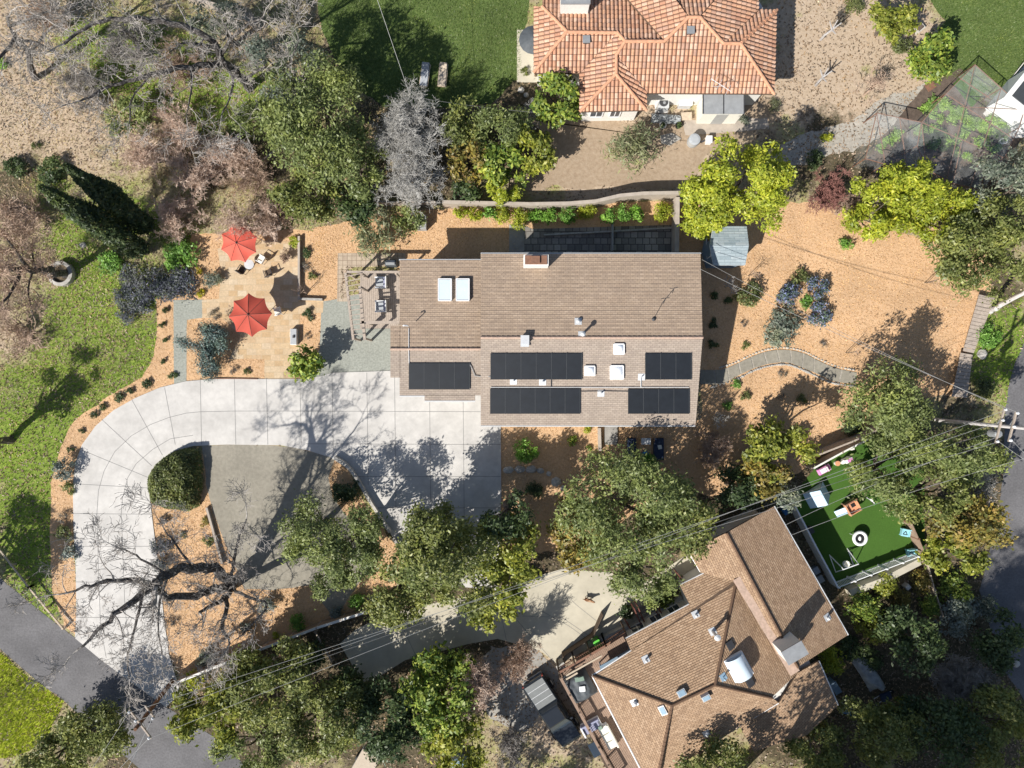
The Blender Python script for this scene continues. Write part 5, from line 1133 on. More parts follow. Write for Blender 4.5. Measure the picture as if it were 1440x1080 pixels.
# ================================================================== shrubs and small plants
for i, (x, y, r, kd) in enumerate([(648, 299, 10, 'lime'), (667, 297, 10, 'lime'), (686, 300, 10, 'bright'), (706, 301, 11, 'lime'), (730, 307, 12, 'lime'), (752, 300, 10, 'bright'), (772, 302, 11, 'bright'), (800, 300, 11, 'bright'), (826, 298, 11, 'lime'), (858, 301, 10, 'bright'), (879, 297, 11, 'bright'), (900, 298, 10, 'bright'), (932, 297, 13, 'lime')]):
    o = ['first', 'second', 'third', 'fourth', 'fifth', 'sixth', 'seventh', 'eighth', 'ninth', 'tenth', 'eleventh', 'twelfth', 'thirteenth'][i]
    shrub('hedge_shrub', f'{"yellow" if kd == "lime" else "light"}-green upright shrub, {o} from the west in the row under the retaining wall', x, y, r * 1.3, 1.8, kd, 'shrub row along the north retaining wall')
S = [ # label, x, y, r, h, kind, group
 ('blue-flowering shrub, upper right one of the blue cluster in the open mulch', 1150, 404, 17, 1.2, 'blue', 'blue-flowering shrubs'), ('blue-flowering shrub, left one of the blue cluster in the open mulch', 1110, 414, 19, 1.3, 'blue', 'blue-flowering shrubs'),
 ('blue-flowering shrub, lower right one of the blue cluster in the open mulch', 1152, 441, 19, 1.2, 'blue', 'blue-flowering shrubs'), ('bluish-green shrub, lower left and largest of the blue cluster', 1103, 461, 28, 1.4, 'grey', None),
 ('yellow-green small shrub at the top of the blue cluster', 1126, 390, 12, .8, 'hedge', None), ('small green shrub in the middle of the blue cluster', 1133, 424, 10, .8, 'bright', None), ('round green shrub between shed and blue cluster', 1054, 413, 17, 1.4, 'hedge', None),
 ('small deep green shrub just below the yellow-green trees', 1192, 341, 10, .9, 'bright', None), ('tiny green plant nearest the house end of the stepping path', 1034, 541, 7, .5, 'bright', None), ('small green plant below the stepping path, right of the corner one', 1049, 557, 7, .5, 'hedge', None),
 ('small green plant near the southeast corner of the main house', 1025, 569, 7, .5, 'bright', None), ('reddish-brown tiny plant enclosed by the path bend', 1100, 527, 7, .4, 'twiggy', None), ('little dry plant below the path bend', 1099, 559, 6, .4, 'twiggy', None), ('small green plant at the edge of the oak shade', 1128, 561, 7, .5, 'hedge', None),
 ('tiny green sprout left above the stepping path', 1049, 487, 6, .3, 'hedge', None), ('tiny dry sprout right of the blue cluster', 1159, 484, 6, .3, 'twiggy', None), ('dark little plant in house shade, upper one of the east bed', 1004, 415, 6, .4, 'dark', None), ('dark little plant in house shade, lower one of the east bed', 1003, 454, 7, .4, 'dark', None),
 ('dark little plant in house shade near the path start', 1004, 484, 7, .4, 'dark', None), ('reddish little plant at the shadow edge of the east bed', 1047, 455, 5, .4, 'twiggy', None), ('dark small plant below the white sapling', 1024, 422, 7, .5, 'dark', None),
 ('dark green bushy shrub in the front mulch by the driveway corner', 741, 632, 17, 1.5, 'bright', None), ('light green tuft close under the south gutter', 823, 603, 7, .5, 'lime', None), ('yellow-green tuft in the shaded front mulch', 804, 621, 8, .5, 'citrus', None), ('small tuft beside the front mulch kerb', 830, 629, 5, .4, 'citrus', None), ('dark leafy plant in the shaded lower front mulch', 749, 689, 13, .8, 'dark', None), ('dark leafy shrub behind the blue-cushioned loungers', 908, 655, 16, 1.4, 'bright', None),
 ('round light green clump next to the garden patio shrubs', 255, 362, 24, 1.3, 'bright', None), ('grey-violet lavender-like shrub, top left of the violet mass', 186, 388, 16, 1.0, 'lavender', 'violet shrubs by the grey path'), ('grey-violet shrub, top centre of the violet mass', 216, 392, 19, 1.2, 'lavender', 'violet shrubs by the grey path'),
 ('grey-violet shrub, right end of the violet mass', 256, 402, 22, 1.2, 'lavender', 'violet shrubs by the grey path'), ('grey-violet shrub, centre of the violet mass', 232, 408, 18, 1.1, 'lavender', 'violet shrubs by the grey path'), ('grey-violet shrub, lower left of the violet mass', 196, 418, 18, 1.1, 'lavender', 'violet shrubs by the grey path'),
 ('grey-violet shrub, bottom tip of the violet mass', 178, 440, 14, 1.0, 'lavender', 'violet shrubs by the grey path'), ('grey-violet shrub, left end of the violet mass', 172, 414, 13, .9, 'lavender', 'violet shrubs by the grey path'), ('dark shrub at the patio corner left of the coral umbrella', 297, 392, 13, 1.0, 'grey', None),
 ('yellow flower clump at the grey path corner', 282, 413, 6, .5, 'flower', None), ('little yellow flower clump above the violet shrubs', 279, 380, 5, .5, 'flower', None), ('dark round shrub added for the dark gap in the raised bed', 431, 355, 8, .5, 'dark', None), ('reddish plant in the raised mulch bed', 430, 376, 8, .4, 'twiggy', None), ('small green plant in the raised mulch bed', 439, 388, 6, .4, 'hedge', None),  # the dark round shrub is made up to fill a dark gap
 ('pale yellow-green agave-like plant at the raised bed corner', 414, 340, 9, .5, 'lime', None), ('dark plant on the upper edge of the small patio bed', 434, 443, 8, .5, 'dark', None), ('small plant in the small patio bed', 431, 473, 5, .4, 'twiggy', None), ('grey-green plant in the bed below the red umbrella, western one', 328, 521, 6, .4, 'twiggy', None), ('green plant in the bed below the red umbrella, eastern one', 347, 523, 5, .4, 'hedge', None),
 ('dry dark plant at the upper edge of the bed beside the grey path', 299, 443, 8, .5, 'twiggy', None), ('clipped round grey-green ball shrub beside the driveway bend', 87, 660, 15, 1.7, 'sage', None), ('small rounded olive shrub just below the clipped ball', 95, 687, 9, .8, 'hedge', None), ('straggly dark shrub in the west bed above the grey-green one', 86, 727, 9, .6, 'twiggy', None), ('dark green shrub in the west bed', 88, 752, 12, .8, 'hedge', None), ('grey-green shrub lowest in the west bed', 95, 780, 12, .8, 'sage', None),
 ('dark grey-violet shrub at the inner driveway edge, upper one', 227, 768, 14, .9, 'lavender', None), ('dark grey-violet shrub at the inner driveway edge, lower one', 225, 798, 12, .9, 'lavender', None), ('twiggy grey shrub at the inner driveway edge near the fence', 237, 879, 9, .7, 'twiggy', None), ('grey sprig below the big rounded hedge', 229, 732, 6, .5, 'lavender', None), ('small green plant in the island mulch, star-shaped', 257, 753, 5, .3, 'hedge', None), ('green and red plant by the granite kerb', 287, 735, 7, .4, 'autumn', None), ('brownish green tuft by the granite kerb', 291, 762, 8, .5, 'hedge', None), ('grey-green shrub on the sunny mulch above the white fence', 374, 853, 13, 1.0, 'sage', None), ('bright green shrub close to the white fence', 418, 877, 13, 1.1, 'bright', None), ('small yellow-green tuft close to the white fence', 386, 896, 6, .5, 'lime', None),
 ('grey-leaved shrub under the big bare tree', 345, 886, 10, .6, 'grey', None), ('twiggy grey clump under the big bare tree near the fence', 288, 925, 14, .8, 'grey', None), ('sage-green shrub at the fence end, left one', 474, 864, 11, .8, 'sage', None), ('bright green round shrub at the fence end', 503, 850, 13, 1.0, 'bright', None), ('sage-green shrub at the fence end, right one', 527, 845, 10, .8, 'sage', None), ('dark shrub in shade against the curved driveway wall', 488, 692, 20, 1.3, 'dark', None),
 ('round dark bush on the tan soil at the top', 1203, 6, 13, 1.1, 'hedge', None), ('brown-green round bush on the tan soil at the top', 1184, 22, 12, 1.0, 'twiggy', None), ('round clipped green bush between two citrus trees', 1269, 62, 13, 1.2, 'hedge', None),
 ('bright yellow-green shrub half in the gravel shade by the cage', 1163, 197, 9, .7, 'lime', None), ('straw-coloured tuft at the southeast corner of the tile roof', 1088, 148, 10, .8, 'wispy', None), ('grey-green plant beside the lean-to', 1046, 168, 9, .6, 'grey', None), ('dark bush along the white gravel by the cage', 1145, 225, 14, 1.0, 'dark', None),
 ('two-tone rounded shrub between the angled house and the garden', 1212, 852, 23, 2.2, 'citrus', None), ('yellow-green shrub under the rounded two-tone one', 1232, 884, 22, 1.6, 'yellow', None), ('yellow-leaved shrub along the lower turf wall', 1244, 822, 18, 1.3, 'yellow', None), ('pinkish dry shrub in the lower right garden', 1268, 843, 14, 1.0, 'autumn', None), ('golden shrub near the grey path slab, lower right garden', 1298, 818, 17, 1.3, 'autumn', None), ('dark leafy shrub in the lower right garden', 1255, 872, 19, 1.2, 'dark', None), ('green shrub beside the wooden divider of the lower right garden', 1310, 850, 16, 1.2, 'citrus', None), ('leafy green shrub on the road side of the wooden divider', 1348, 828, 22, 1.6, 'citrus', None), ('bright yellow-green bush between two tree trunks by the road', 1371, 803, 12, 1.3, 'lime', None),
 ('spiky grey-green fountain plant in the lower right garden', 1350, 868, 30, 1.8, 'sage', None), ('pale grey-green bush next to the spiky one', 1386, 855, 18, 1.5, 'grey', None), ('brilliant yellow-leaved bush at the low wing of the angled house', 1170, 931, 19, 1.6, 'lime', None), ('green bush behind the brilliant yellow one', 1195, 912, 17, 1.3, 'dark', None), ('dark fern-like bush beside the tarpaulin', 1226, 925, 18, 1.1, 'dark', None), ('pale yellow blossom bush in deep shade', 1272, 985, 9, .9, 'yellow', None), ('sunlit tan bush below the low wing', 1155, 1028, 14, 1.0, 'autumn', None),
 ('yellow-flowering green shrub in front of the entrance windows', 930, 838, 17, 1.1, 'citrus', None), ('dark green shrub left of the entrance rails', 882, 862, 11, .9, 'dark', None), ('green shrub at the carport corner of the entrance', 968, 828, 9, .8, 'grey', None), ('leafy shrub against the retaining edge below the neighbour drive', 645, 935, 17, 1.4, 'dark', None), ('green shrub on the left of the neighbour drive bend', 590, 940, 16, 1.2, 'bright', None), ('dry pink-grey shrub below the long white fence', 386, 935, 12, 1.0, 'twiggy', None), ('lime-green shrub below the fence by the leaning pole', 272, 958, 16, 1.2, 'lime', None),
 ('dark hedge bush at the top left by the meadow', 70, 240, 20, 1.3, 'dark', None), ('dark small bush left of the cypress tips', 20, 235, 16, 1.2, 'dark', None), ('green bush among meadow grass near the patio', 150, 372, 18, 1.0, 'bright', None), ('round green tuft on the pale slope', 50, 205, 6, .5, 'hedge', None), ('green tuft at the left edge on the pale slope', 3, 88, 8, .6, 'bright', None), ('dark green bush behind the tile-roofed house terrace', 738, 100, 6, .5, 'hedge', None), ('bushy plant on the road verge below the boardwalk', 1385, 545, 16, 1.0, 'hedge', None), ('green bush on the verge beside the boardwalk bend', 1392, 470, 18, 1.0, 'bright', None), ('small green bush under the feathery oak', 1200, 600, 14, 1.0, 'dark', None),
]
for lb, x, y, r, h, kd, gr in S: shrub('shrub', lb, x, y, r * (1.3 if kd == 'lavender' else 1.0 if kd == 'blue' else 1.12), h, kd, gr, cat='shrub' if r > 7 else 'plant')
OD = ['first', 'second', 'third', 'fourth', 'fifth', 'sixth', 'seventh', 'eighth', 'ninth', 'tenth', 'eleventh', 'twelfth']
for i, (x, y, r) in enumerate([(232, 437, 5), (228, 456, 5), (232, 478, 5), (229, 508, 5), (242, 528, 8), (206, 541, 8), (181, 550, 6), (166, 558, 8), (145, 573, 6), (131, 584, 6), (114, 606, 5), (99, 632, 5)]):
    shrub('bedding_plant', f'small dark tuft, {OD[i]} from the top along the curved driveway bed', x, y, r, .4, 'dark', 'tufts along the curved driveway bed', 'plant')
# big rounded hedge inside the driveway bend
hb = W(247, 674); t = thing('hedge', 'big rounded clipped hedge inside the driveway bend', 'hedge', hb); rg = np.random.default_rng(77)
hp = [(212, 690), (211, 668), (222, 650), (240, 636), (262, 628), (282, 628), (288, 650), (289, 680), (284, 712), (268, 720), (240, 716), (218, 710)]; poly = np.array([(W(*q).x - hb.x, W(*q).y - hb.y) for q in hp]) * .95
n = 15000; x = rg.uniform(poly[:, 0].min(), poly[:, 0].max(), n); y = rg.uniform(poly[:, 1].min(), poly[:, 1].max(), n); k = inside(poly, x, y); x, y = x[k], y[k]
def edge_d(x, y):
    d = np.full(len(x), 9.)
    for a, b in zip(poly, np.roll(poly, -1, 0)):
        e = b - a; tt = np.clip(((x - a[0]) * e[0] + (y - a[1]) * e[1]) / (e @ e), 0, 1); d = np.minimum(d, np.hypot(x - a[0] - tt * e[0], y - a[1] - tt * e[1]))
    return d
d = edge_d(x, y); top = 1.7 * np.minimum(1, d / .9) ** .45; z = top * np.where(rg.uniform(0, 1, len(x)) < .75, rg.uniform(.85, 1.05, len(x)), rg.uniform(.1, 1, len(x))) + .12 * np.sin(x * 4.1) * np.sin(y * 3.7)
c = np.stack([x, y, np.maximum(z, .05)], 1); o = np.stack([x, y, np.full(len(x), .8)], 1); o /= np.linalg.norm(o, axis=1, keepdims=True); v, f = leaves_at(c, o, .095, rg, .5, .45)
link('foliage', np_mesh('foliage', v, f), 'leaf_hedge', t); MB().tube([hb, hb + Vector((0, 0, 1.2))], [.12, .06], 6).build('trunk', 'bark', t)
tree('orange_tree', 'compact round green tree at the corner of patio and driveway', 427, 511, 22, 3.2, 'citrus', 23, seed=901, trunk_r=.08, flat_top=.4, dens=1.3)
tree('citrus_tree', 'yellow-fruited citrus tree at the top of the tan soil', 1256, 26, 30, 3.4, 'yellow', 28, seed=902, dens=1.2, group='citrus trees by the back lawn'); tree('citrus_tree', 'citrus tree casting a dark shadow onto the back lawn', 1316, 74, 31, 3.6, 'citrus', 30, seed=903, dens=1.2, group='citrus trees by the back lawn')
# vegetables under the netting
vg = np.random.default_rng(4); q = 0
for row, (x0, y0, x1, y1, n) in enumerate([(1316, 142, 1352, 158, 5), (1300, 152, 1336, 172, 4), (1290, 180, 1320, 186, 4), (1345, 160, 1378, 178, 4), (1300, 200, 1345, 196, 4), (1356, 186, 1372, 168, 3), (1398, 165, 1418, 182, 3), (1382, 178, 1412, 196, 4), (1378, 196, 1400, 208, 3), (1240, 205, 1262, 190, 3), (1330, 205, 1360, 222, 3)]):
    for i in range(n):
        f_ = i / max(1, n - 1); q += 1
        shrub('vegetable_plant', f'leafy {["lettuce-green", "mid-green", "pale green"][q % 3]} vegetable, number {i + 1} from the west in cage row {row + 1} from the top', x0 + (x1 - x0) * f_ + vg.normal() * 1.5, y0 + (y1 - y0) * f_ + vg.normal() * 1.5, 7.5 + vg.uniform(0, 3), .4, 'veg', 'vegetables under the netted cage', 'plant')
# ================================================================== walls and fences
def wall_line(name, label, cat, pts, h, w, mat, cap=None, capw=.1, z=0.0, group=None, post=None, smooth=False):
    """pts read along the wall top in the photo"""
    q = catmull(pts, 5, False) if smooth else [Vector(p) for p in pts]
    p = [W(k[0], k[1], h + z) for k in q]; t = thing(name, label, cat, (p[0].x, p[0].y, z), group)
    def strip(w_, z0, z1):
        mb = MB(); L, R = [], []
        for i, k in enumerate(p):
            d0 = (p[i] - p[i - 1]).normalized() if i else None; d1 = (p[i + 1] - p[i]).normalized() if i < len(p) - 1 else None
            d = ((d0 or d1) + (d1 or d0)).normalized(); n = Vector((-d.y, d.x, 0)) * (w_ / 2 / max(.5, d.dot(d1 or d0))); L.append(k + n); R.append(k - n)
        V = []
        for l, r in zip(L, R): V += [(l.x, l.y, z0), (r.x, r.y, z0), (r.x, r.y, z1), (l.x, l.y, z1)]
        Fq = [(0, 3, 2, 1), tuple(len(V) - 4 + k for k in (0, 1, 2, 3))]
        for i in range(len(p) - 1):
            for k in range(4): Fq.append((i * 4 + k, i * 4 + (k + 1) % 4, i * 4 + 4 + (k + 1) % 4, i * 4 + 4 + k))
        return mb.add(V, Fq)
    strip(w, z, z + h).build('panel' if post else 'body', mat, t)
    if cap: strip(w + capw, z + h + .002, z + h + .06).build('cap', cap, t)
    if post:
        for a, b in zip(p, p[1:]):
            L = (b - a).length; k = max(1, round(L / 2.2))
            for i in range(k): s_ = a.lerp(b, i / k); MB().bar((s_.x, s_.y, z), (s_.x, s_.y, z + h + .08), .12, .12, up=(0, 1, 0)).build('post', post, t)
    return t
wall_line('retaining_wall', 'long tan retaining wall above the hedge row, north of the main house', 'wall', [(622, 284), (745, 287), (800, 286), (838, 283), (872, 275), (905, 272), (957, 271)], 1.6, .2, 'wall_concrete', 'wall_concrete', .06)
wall_line('garden_wall', 'thin pale wall running west from the long retaining wall', 'wall', [(490, 283), (560, 284), (612, 284)], .9, .14, 'wall_concrete')
wall_line('garden_wall', 'tan block wall closing the east end of the shaded slate patio', 'wall', [(953, 277), (952, 354)], 1.3, .32, 'wall_concrete')
wall_line('garden_wall', 'low bed edging between slate patio and hedge row', 'wall', [(765, 330), (860, 325), (945, 320)], .35, .12, 'stone')
wall_line('fence', 'wooden divider panel crossing the shaded slate patio', 'fence', [(862, 313), (862, 352)], .9, .06, 'siding_grey', post='wood_grey')
wall_line('boundary_fence', 'long boundary fence with a pale top below the sunny mulch island', 'fence', [(248, 960), (330, 927), (445, 883), (548, 850)], 1.5, .09, 'wall_wood', 'fascia_white', .09, post='wood_grey')
wall_line('driveway_wall', 'low curved concrete wall beside the driveway parking area', 'wall', [(470, 643), (487, 655), (503, 676), (518, 702), (532, 724), (548, 749)], .55, .22, 'stone_pale', smooth=True)
wall_line('driveway_wall', 'low wall continuing below the thin oak by the driveway tip', 'wall', [(553, 757), (565, 778), (575, 795)], .5, .2, 'concrete_old')
wall_line('kerb', 'pale concrete kerb along the west side of the gravel yard', 'kerb', [(290, 714), (298, 742), (305, 768), (312, 793)], .3, .17, 'wall_concrete', smooth=True)
wall_line('garden_wall', 'low stone edge on the west side of the raised mulch bed', 'wall', [(420, 332), (420, 422)], .4, .16, 'wall_concrete')
wall_line('garden_wall', 'low stone edge on the south side of the raised mulch bed', 'wall', [(420, 420), (453, 421)], .35, .16, 'stone')
wall_line('garden_wall', 'dark red board edge between umbrella bed and driveway', 'edging', [(302, 532), (362, 533)], .12, .05, 'wood_red')
wall_line('garden_wall', 'pale wall strip at the very top left behind the bare limbs', 'wall', [(262, -6), (300, 6), (332, 18), (360, 33)], .8, .3, 'wall_concrete')
wall_line('retaining_wall', 'dark timber retaining edge in the pinkish thicket, upper one', 'wall', [(289, 222), (325, 196), (361, 166)], .9, .16, 'wood_dark')
wall_line('retaining_wall', 'dark timber retaining edge in the pinkish thicket, lower one', 'wall', [(340, 250), (365, 228), (404, 198)], .8, .16, 'wood_grey')
wall_line('garden_wall', 'front mulch kerb next to the dark side entrance', 'wall', [(843, 602), (844, 634)], .5, .22, 'wall_concrete')
wall_line('turf_fence', 'white fence between the angled house and the artificial turf', 'fence', [(1115, 706), (1146, 766), (1179, 827)], 1.5, .06, 'white_paint', 'white_paint', .06, post='white_paint')
wall_line('turf_fence', 'weathered grey fence with pale cap along the top of the turf', 'fence', [(1143, 659), (1185, 636), (1230, 613)], 1.3, .07, 'wood_grey', 'fascia_white', .06, post='wood_grey')
wall_line('boundary_fence', 'dark weathered board fence between mulch garden and turf yard', 'fence', [(1150, 640), (1196, 622), (1243, 601)], 1.7, .08, 'wood_grey', 'wood_grey', .05, post='wood_grey')
wall_line('divider_fence', 'thin wooden divider in the lower right garden', 'fence', [(1304, 790), (1315, 830), (1327, 868)], .8, .07, 'wood_pale', post='wood_pale')
wall_line('turf_fence', 'brown wooden fence on the road side of the turf below the big trees', 'fence', [(1282, 736), (1292, 758), (1302, 782)], 1.2, .08, 'wall_wood', post='wood_red')
wall_line('garden_wall', 'pale block retaining wall below the white lattice fence', 'wall', [(1196, 834), (1240, 818), (1294, 790)], .9, .5, 'concrete_tan')
t = thing('lattice_fence', 'white lattice picket fence along the lower side of the turf', 'fence', W(1235, 805)); a, b = W(1180, 826, 1.3), W(1292, 783, 1.3)
for z in (.25, 1.25): MB().bar(Vector((a.x, a.y, z)), Vector((b.x, b.y, z)), .06, .07).build('rail', 'white_paint', t)
for i in range(6): q = a.lerp(b, i / 5); MB().bar((q.x, q.y, 0), (q.x, q.y, 1.4), .12, .12, up=(0, 1, 0)).build('post', 'white_paint', t)
mb = MB()
for i in range(52): q = a.lerp(b, (i + .5) / 52); mb.bar((q.x, q.y, .12), (q.x, q.y, 1.28), .055, .025, up=(0, 1, 0))
mb.build('picket', 'white_paint', t)
def rail_fence(label, pts, h, mat, name='rail_fence', rails=(.45, .95)):
    p = [W(*q, h) for q in pts]; t = thing(name, label, 'fence', (p[0].x, p[0].y, 0))
    for a, b in zip(p, p[1:]):
        for z in rails: MB().bar(Vector((a.x, a.y, z * h)), Vector((b.x, b.y, z * h)), .12, .1).build('rail', mat, t)
        k = max(1, round((b - a).length / 2.4))
        for i in range(k + 1): q = a.lerp(b, i / k); MB().bar((q.x, q.y, 0), (q.x, q.y, h + .05), .14, .14, up=(0, 1, 0)).build('post', mat, t)
rail_fence('long pale rail along the road edge below the meadow', [(-8, 764), (40, 826), (88, 884)], .55, 'wood_pale', rails=(.95,))
rail_fence('pair of weathered posts and rail near the neighbour drive entrance', [(443, 889), (466, 930)], .7, 'wood_grey', rails=(.9,))

# ================================================================== patio: umbrellas, chairs, grey box
def umbrella(label, px, py, rpx, h, mat, sides=8, rot=0.0, tilt=None, lean=None):
    c = W(px, py, h); R = rpx * (H - h) / F; t = thing('umbrella', label, 'umbrella', (c.x, c.y, 0)); ax = Vector((0, 0, 1)) if tilt is None else Vector(tilt).normalized(); x = ax.cross(Vector((0, 1, 0))).normalized(); y = ax.cross(x)
    def P(r, a, z): return c + x * r * math.cos(a) + y * r * math.sin(a) + ax * z
    V = []; Fq = []; rings = 6; seg = 8; NA = sides * seg
    for i in range(rings + 1):
        f = i / rings
        for j in range(NA):
            a = rot + 2 * math.pi * j / NA; u = (j % seg) / seg; k = math.cos(math.pi / sides) / math.cos((u - .5) * 2 * math.pi / sides); r = R * f * k * (1 - .10 * f * 4 * u * (1 - u)) / math.cos(math.pi / sides) * math.cos(math.pi / sides)
            V.append(P(max(r, .02), a, .62 * R * .45 * (1 - f ** 1.25) * 1.0 - .05 * f * 4 * u * (1 - u)))
    for i in range(rings):
        for j in range(NA): Fq.append((i * NA + j, i * NA + (j + 1) % NA, (i + 1) * NA + (j + 1) % NA, (i + 1) * NA + j))
    mb = MB(); mb.add(V, Fq); cn = mb.build('canopy', mat, t)
    for s_ in range(sides):
        a = rot + 2 * math.pi * s_ / sides; MB().tube([P(.03, a, .62 * R * .45 + .01), P(R * .5, a, .62 * R * .45 * (1 - .5 ** 1.25) + .0), P(R * .985, a, .0)], .022, 4).build('rib', 'red_brown_paint' , t)
    MB().lathe(c + ax * (.62 * R * .45), [(.07, -.02), (.06, .05), (.02, .1)], 8).build('finial', 'metal_dark', t)
    MB().tube([(c.x, c.y, .05), c + ax * .3], .03, 6).build('pole', 'metal_dark', t)
    MB().lathe((c.x, c.y, 0.0), [(.32, .0), (.32, .07), (.08, .1)], 14).build('base', 'metal_dark', t)
umbrella('large dark red eight-sided patio umbrella on the flagstone patio', 352, 443, 31, 2.7, 'red_canvas', rot=.08)
umbrella('coral-red patio umbrella half hidden by bare branches next to the white chair', 336, 342, 28, 2.5, 'coral_canvas', rot=.3, tilt=(-.08, -.1, 1))
def patio_chair(label, px, py, rz, mat='metal_dark', seat='cushion_white', cat='chair', group=None):
    b = W(px, py); t = thing('patio_chair', label, cat, b, group); cs, sn = math.cos(rz), math.sin(rz)
    def L(x, y, z): return b + Vector((x * cs - y * sn, x * sn + y * cs, z))
    MB().box(L(0, 0, .42), (.52, .52, .06), rz).build('seat', seat, t); MB().bar(L(-.26, 0, .68), L(-.36, 0, .95), .5, .05).build('backrest', seat, t)
    MB().bar(L(-.28, 0, .46), L(-.37, 0, .95), .54, .04, up=(cs, sn, .3)).build('back_frame', mat, t)
    for x in (-.23, .23):
        for y in (-.25, .25): MB().tube([L(x * 1.1, y * 1.1, 0), L(x, y, .62 if x > 0 else .45)], .02, 5).build('leg', mat, t)
    for y in (-.28, .28): MB().bar(L(-.25, y, .64), L(.27, y, .62), .05, .03).build('arm', mat, t)
patio_chair('white patio chair right of the coral umbrella', 370, 366, 2.6, 'white_paint', 'cushion_white'); patio_chair('dark patio chair below the coral umbrella', 344, 380, 1.0, 'metal_dark', 'wood_dark')
patio_chair('dark patio chair with white rim further right on the patio', 380, 385, 1.9, 'metal_dark', 'wood_dark'); patio_chair('pale chair at the edge of the red umbrella shade', 393, 439, 3.4, 'white_paint', 'cushion_white')
tb = W(355, 374); t = thing('patio_table', 'small round pale table between the coral umbrella and white chair', 'table', tb); MB().lathe(tb, [(.38, .70), (.38, .74), (0.0, .745)], 20).build('top', 'metal_pale', t); MB().tube([tb, tb + Vector((0, 0, .7))], .05, 8).build('leg', 'metal_dark', t)
t = thing('fire_table', 'pale grey rectangular box table at the east edge of the patio', 'table', W(415, 474)); c = W(415, 474); MB().box((c.x, c.y, .24), (.5, 1.25, .48)).build('body', 'metal_pale', t, bevel=.02); MB().box((c.x + .02, c.y, .5), (.46, 1.2, .04)).build('top', 'cushion_grey', t); MB().box((c.x + .05, c.y, .56), (.14, .2, .1)).build('lid', 'metal_dark', t)
one('storage_box', 'siding_grey', MB().box(W(594, 316) + Vector((0, 0, .45)), (.75, 1.0, .9)).box(W(594, 316) + Vector((0, 0, .93)), (.82, 1.08, .06)), 'grey storage box beside the feathery small olive tree', 'storage box', W(594, 316), bevel=.02)

# ================================================================== pergola deck with armchairs
dk2 = thing('deck', 'brown plank terrace under the pergola at the west end of the main house', 'deck', W(530, 425)); 
x0, y0 = W(507, 384).x, W(0, 384).y; x1, y1 = W(566, 0).x, W(0, 462).y; mb = MB(); k = 0
while x0 + k * .15 < x1: mb.box((x0 + k * .15 + .07, (y0 + y1) / 2, .16), (.138, y0 - y1, .03)); k += 1
mb.build('plank', 'wood_grey', dk2); MB().prism([(x0, y1), (x1, y1), (x1, y0), (x0, y0)], .0, .143).build('frame', 'wood_dark', dk2)
pg = thing('pergola', 'grey-brown timber pergola with slanted ladder rafters beside the main house', 'pergola', W(525, 425)); PZ = 2.5
def beam(a, b, w_, h_, n='beam', z=PZ, z2=None): MB().bar(W(*a, z), W(*b, z if z2 is None else z2), w_, h_).build(n, 'wood_grey', pg)
beam((488, 382.5), (562, 382.5), .16, .2); beam((506, 402), (513, 478), .2, .2); beam((486, 384), (497, 478), .18, .2); beam((507, 453.5), (562, 453.5), .22, .2)
for q in ((489, 384), (497, 476), (513, 476), (508, 404), (556, 384), (556, 453), (516, 453), (508, 384)): p = W(*q, PZ); MB().bar((p.x, p.y, 0), (p.x, p.y, PZ - .1), .14, .14, up=(0, 1, 0)).build('post', 'wood_grey', pg)
for i in range(13):
    f = (i + .5) / 13; beam((484.5 + f * 11.5, 386 + f * 88), (508 + f * 6, 381 + f * 92), .05, .12, 'rafter', PZ + .15)
for i in range(3): beam((509, 398 + i * 19), (562, 398 + i * 19), .06, .12, 'rafter', PZ + .05) if i == 5 else None
def armchair(label, px, py):
    b = W(px, py); t = thing('armchair', label, 'armchair', b, 'armchairs under the pergola'); z = .16
    MB().box(b + Vector((-.05, 0, z + .38)), (.62, .62, .16)).build('seat', 'cushion_grey', t, bevel=.03)
    MB().box(b + Vector((.36, 0, z + .55)), (.14, .72, .6)).build('backrest', 'cushion_blue', t, bevel=.03)
    for s_ in (-1, 1): MB().box(b + Vector((0, .40 * s_, z + .52)), (.86, .11, .08)).build('arm', 'white_paint', t, bevel=.01)
    MB().box(b + Vector((.46, 0, z + .6)), (.06, .9, .55)).build('back_frame', 'white_paint', t); MB().box(b + Vector((-.02, 0, z + .27)), (.8, .8, .06)).build('frame', 'white_paint', t)
    for sx in (-.38, .40):
        for sy in (-.40, .40): MB().box(b + Vector((sx, sy, z + .25)), (.07, .07, .5)).build('leg', 'white_paint', t)
armchair('grey-cushioned white armchair under the pergola, upper one', 537, 399); armchair('grey-cushioned white armchair under the pergola, lower one', 537, 432)
p = W(552, 372); t = thing('barbecue', 'dark covered barbecue in the shade at the house corner by the pergola', 'barbecue', p); MB().box(p + Vector((0, 0, .5)), (.9, .5, 1.0)).build('body', 'cover_grey', t, bevel=.08); MB().box(p + Vector((0, 0, 1.03)), (.7, .35, .1)).build('lid', 'metal_grey', t, bevel=.03)

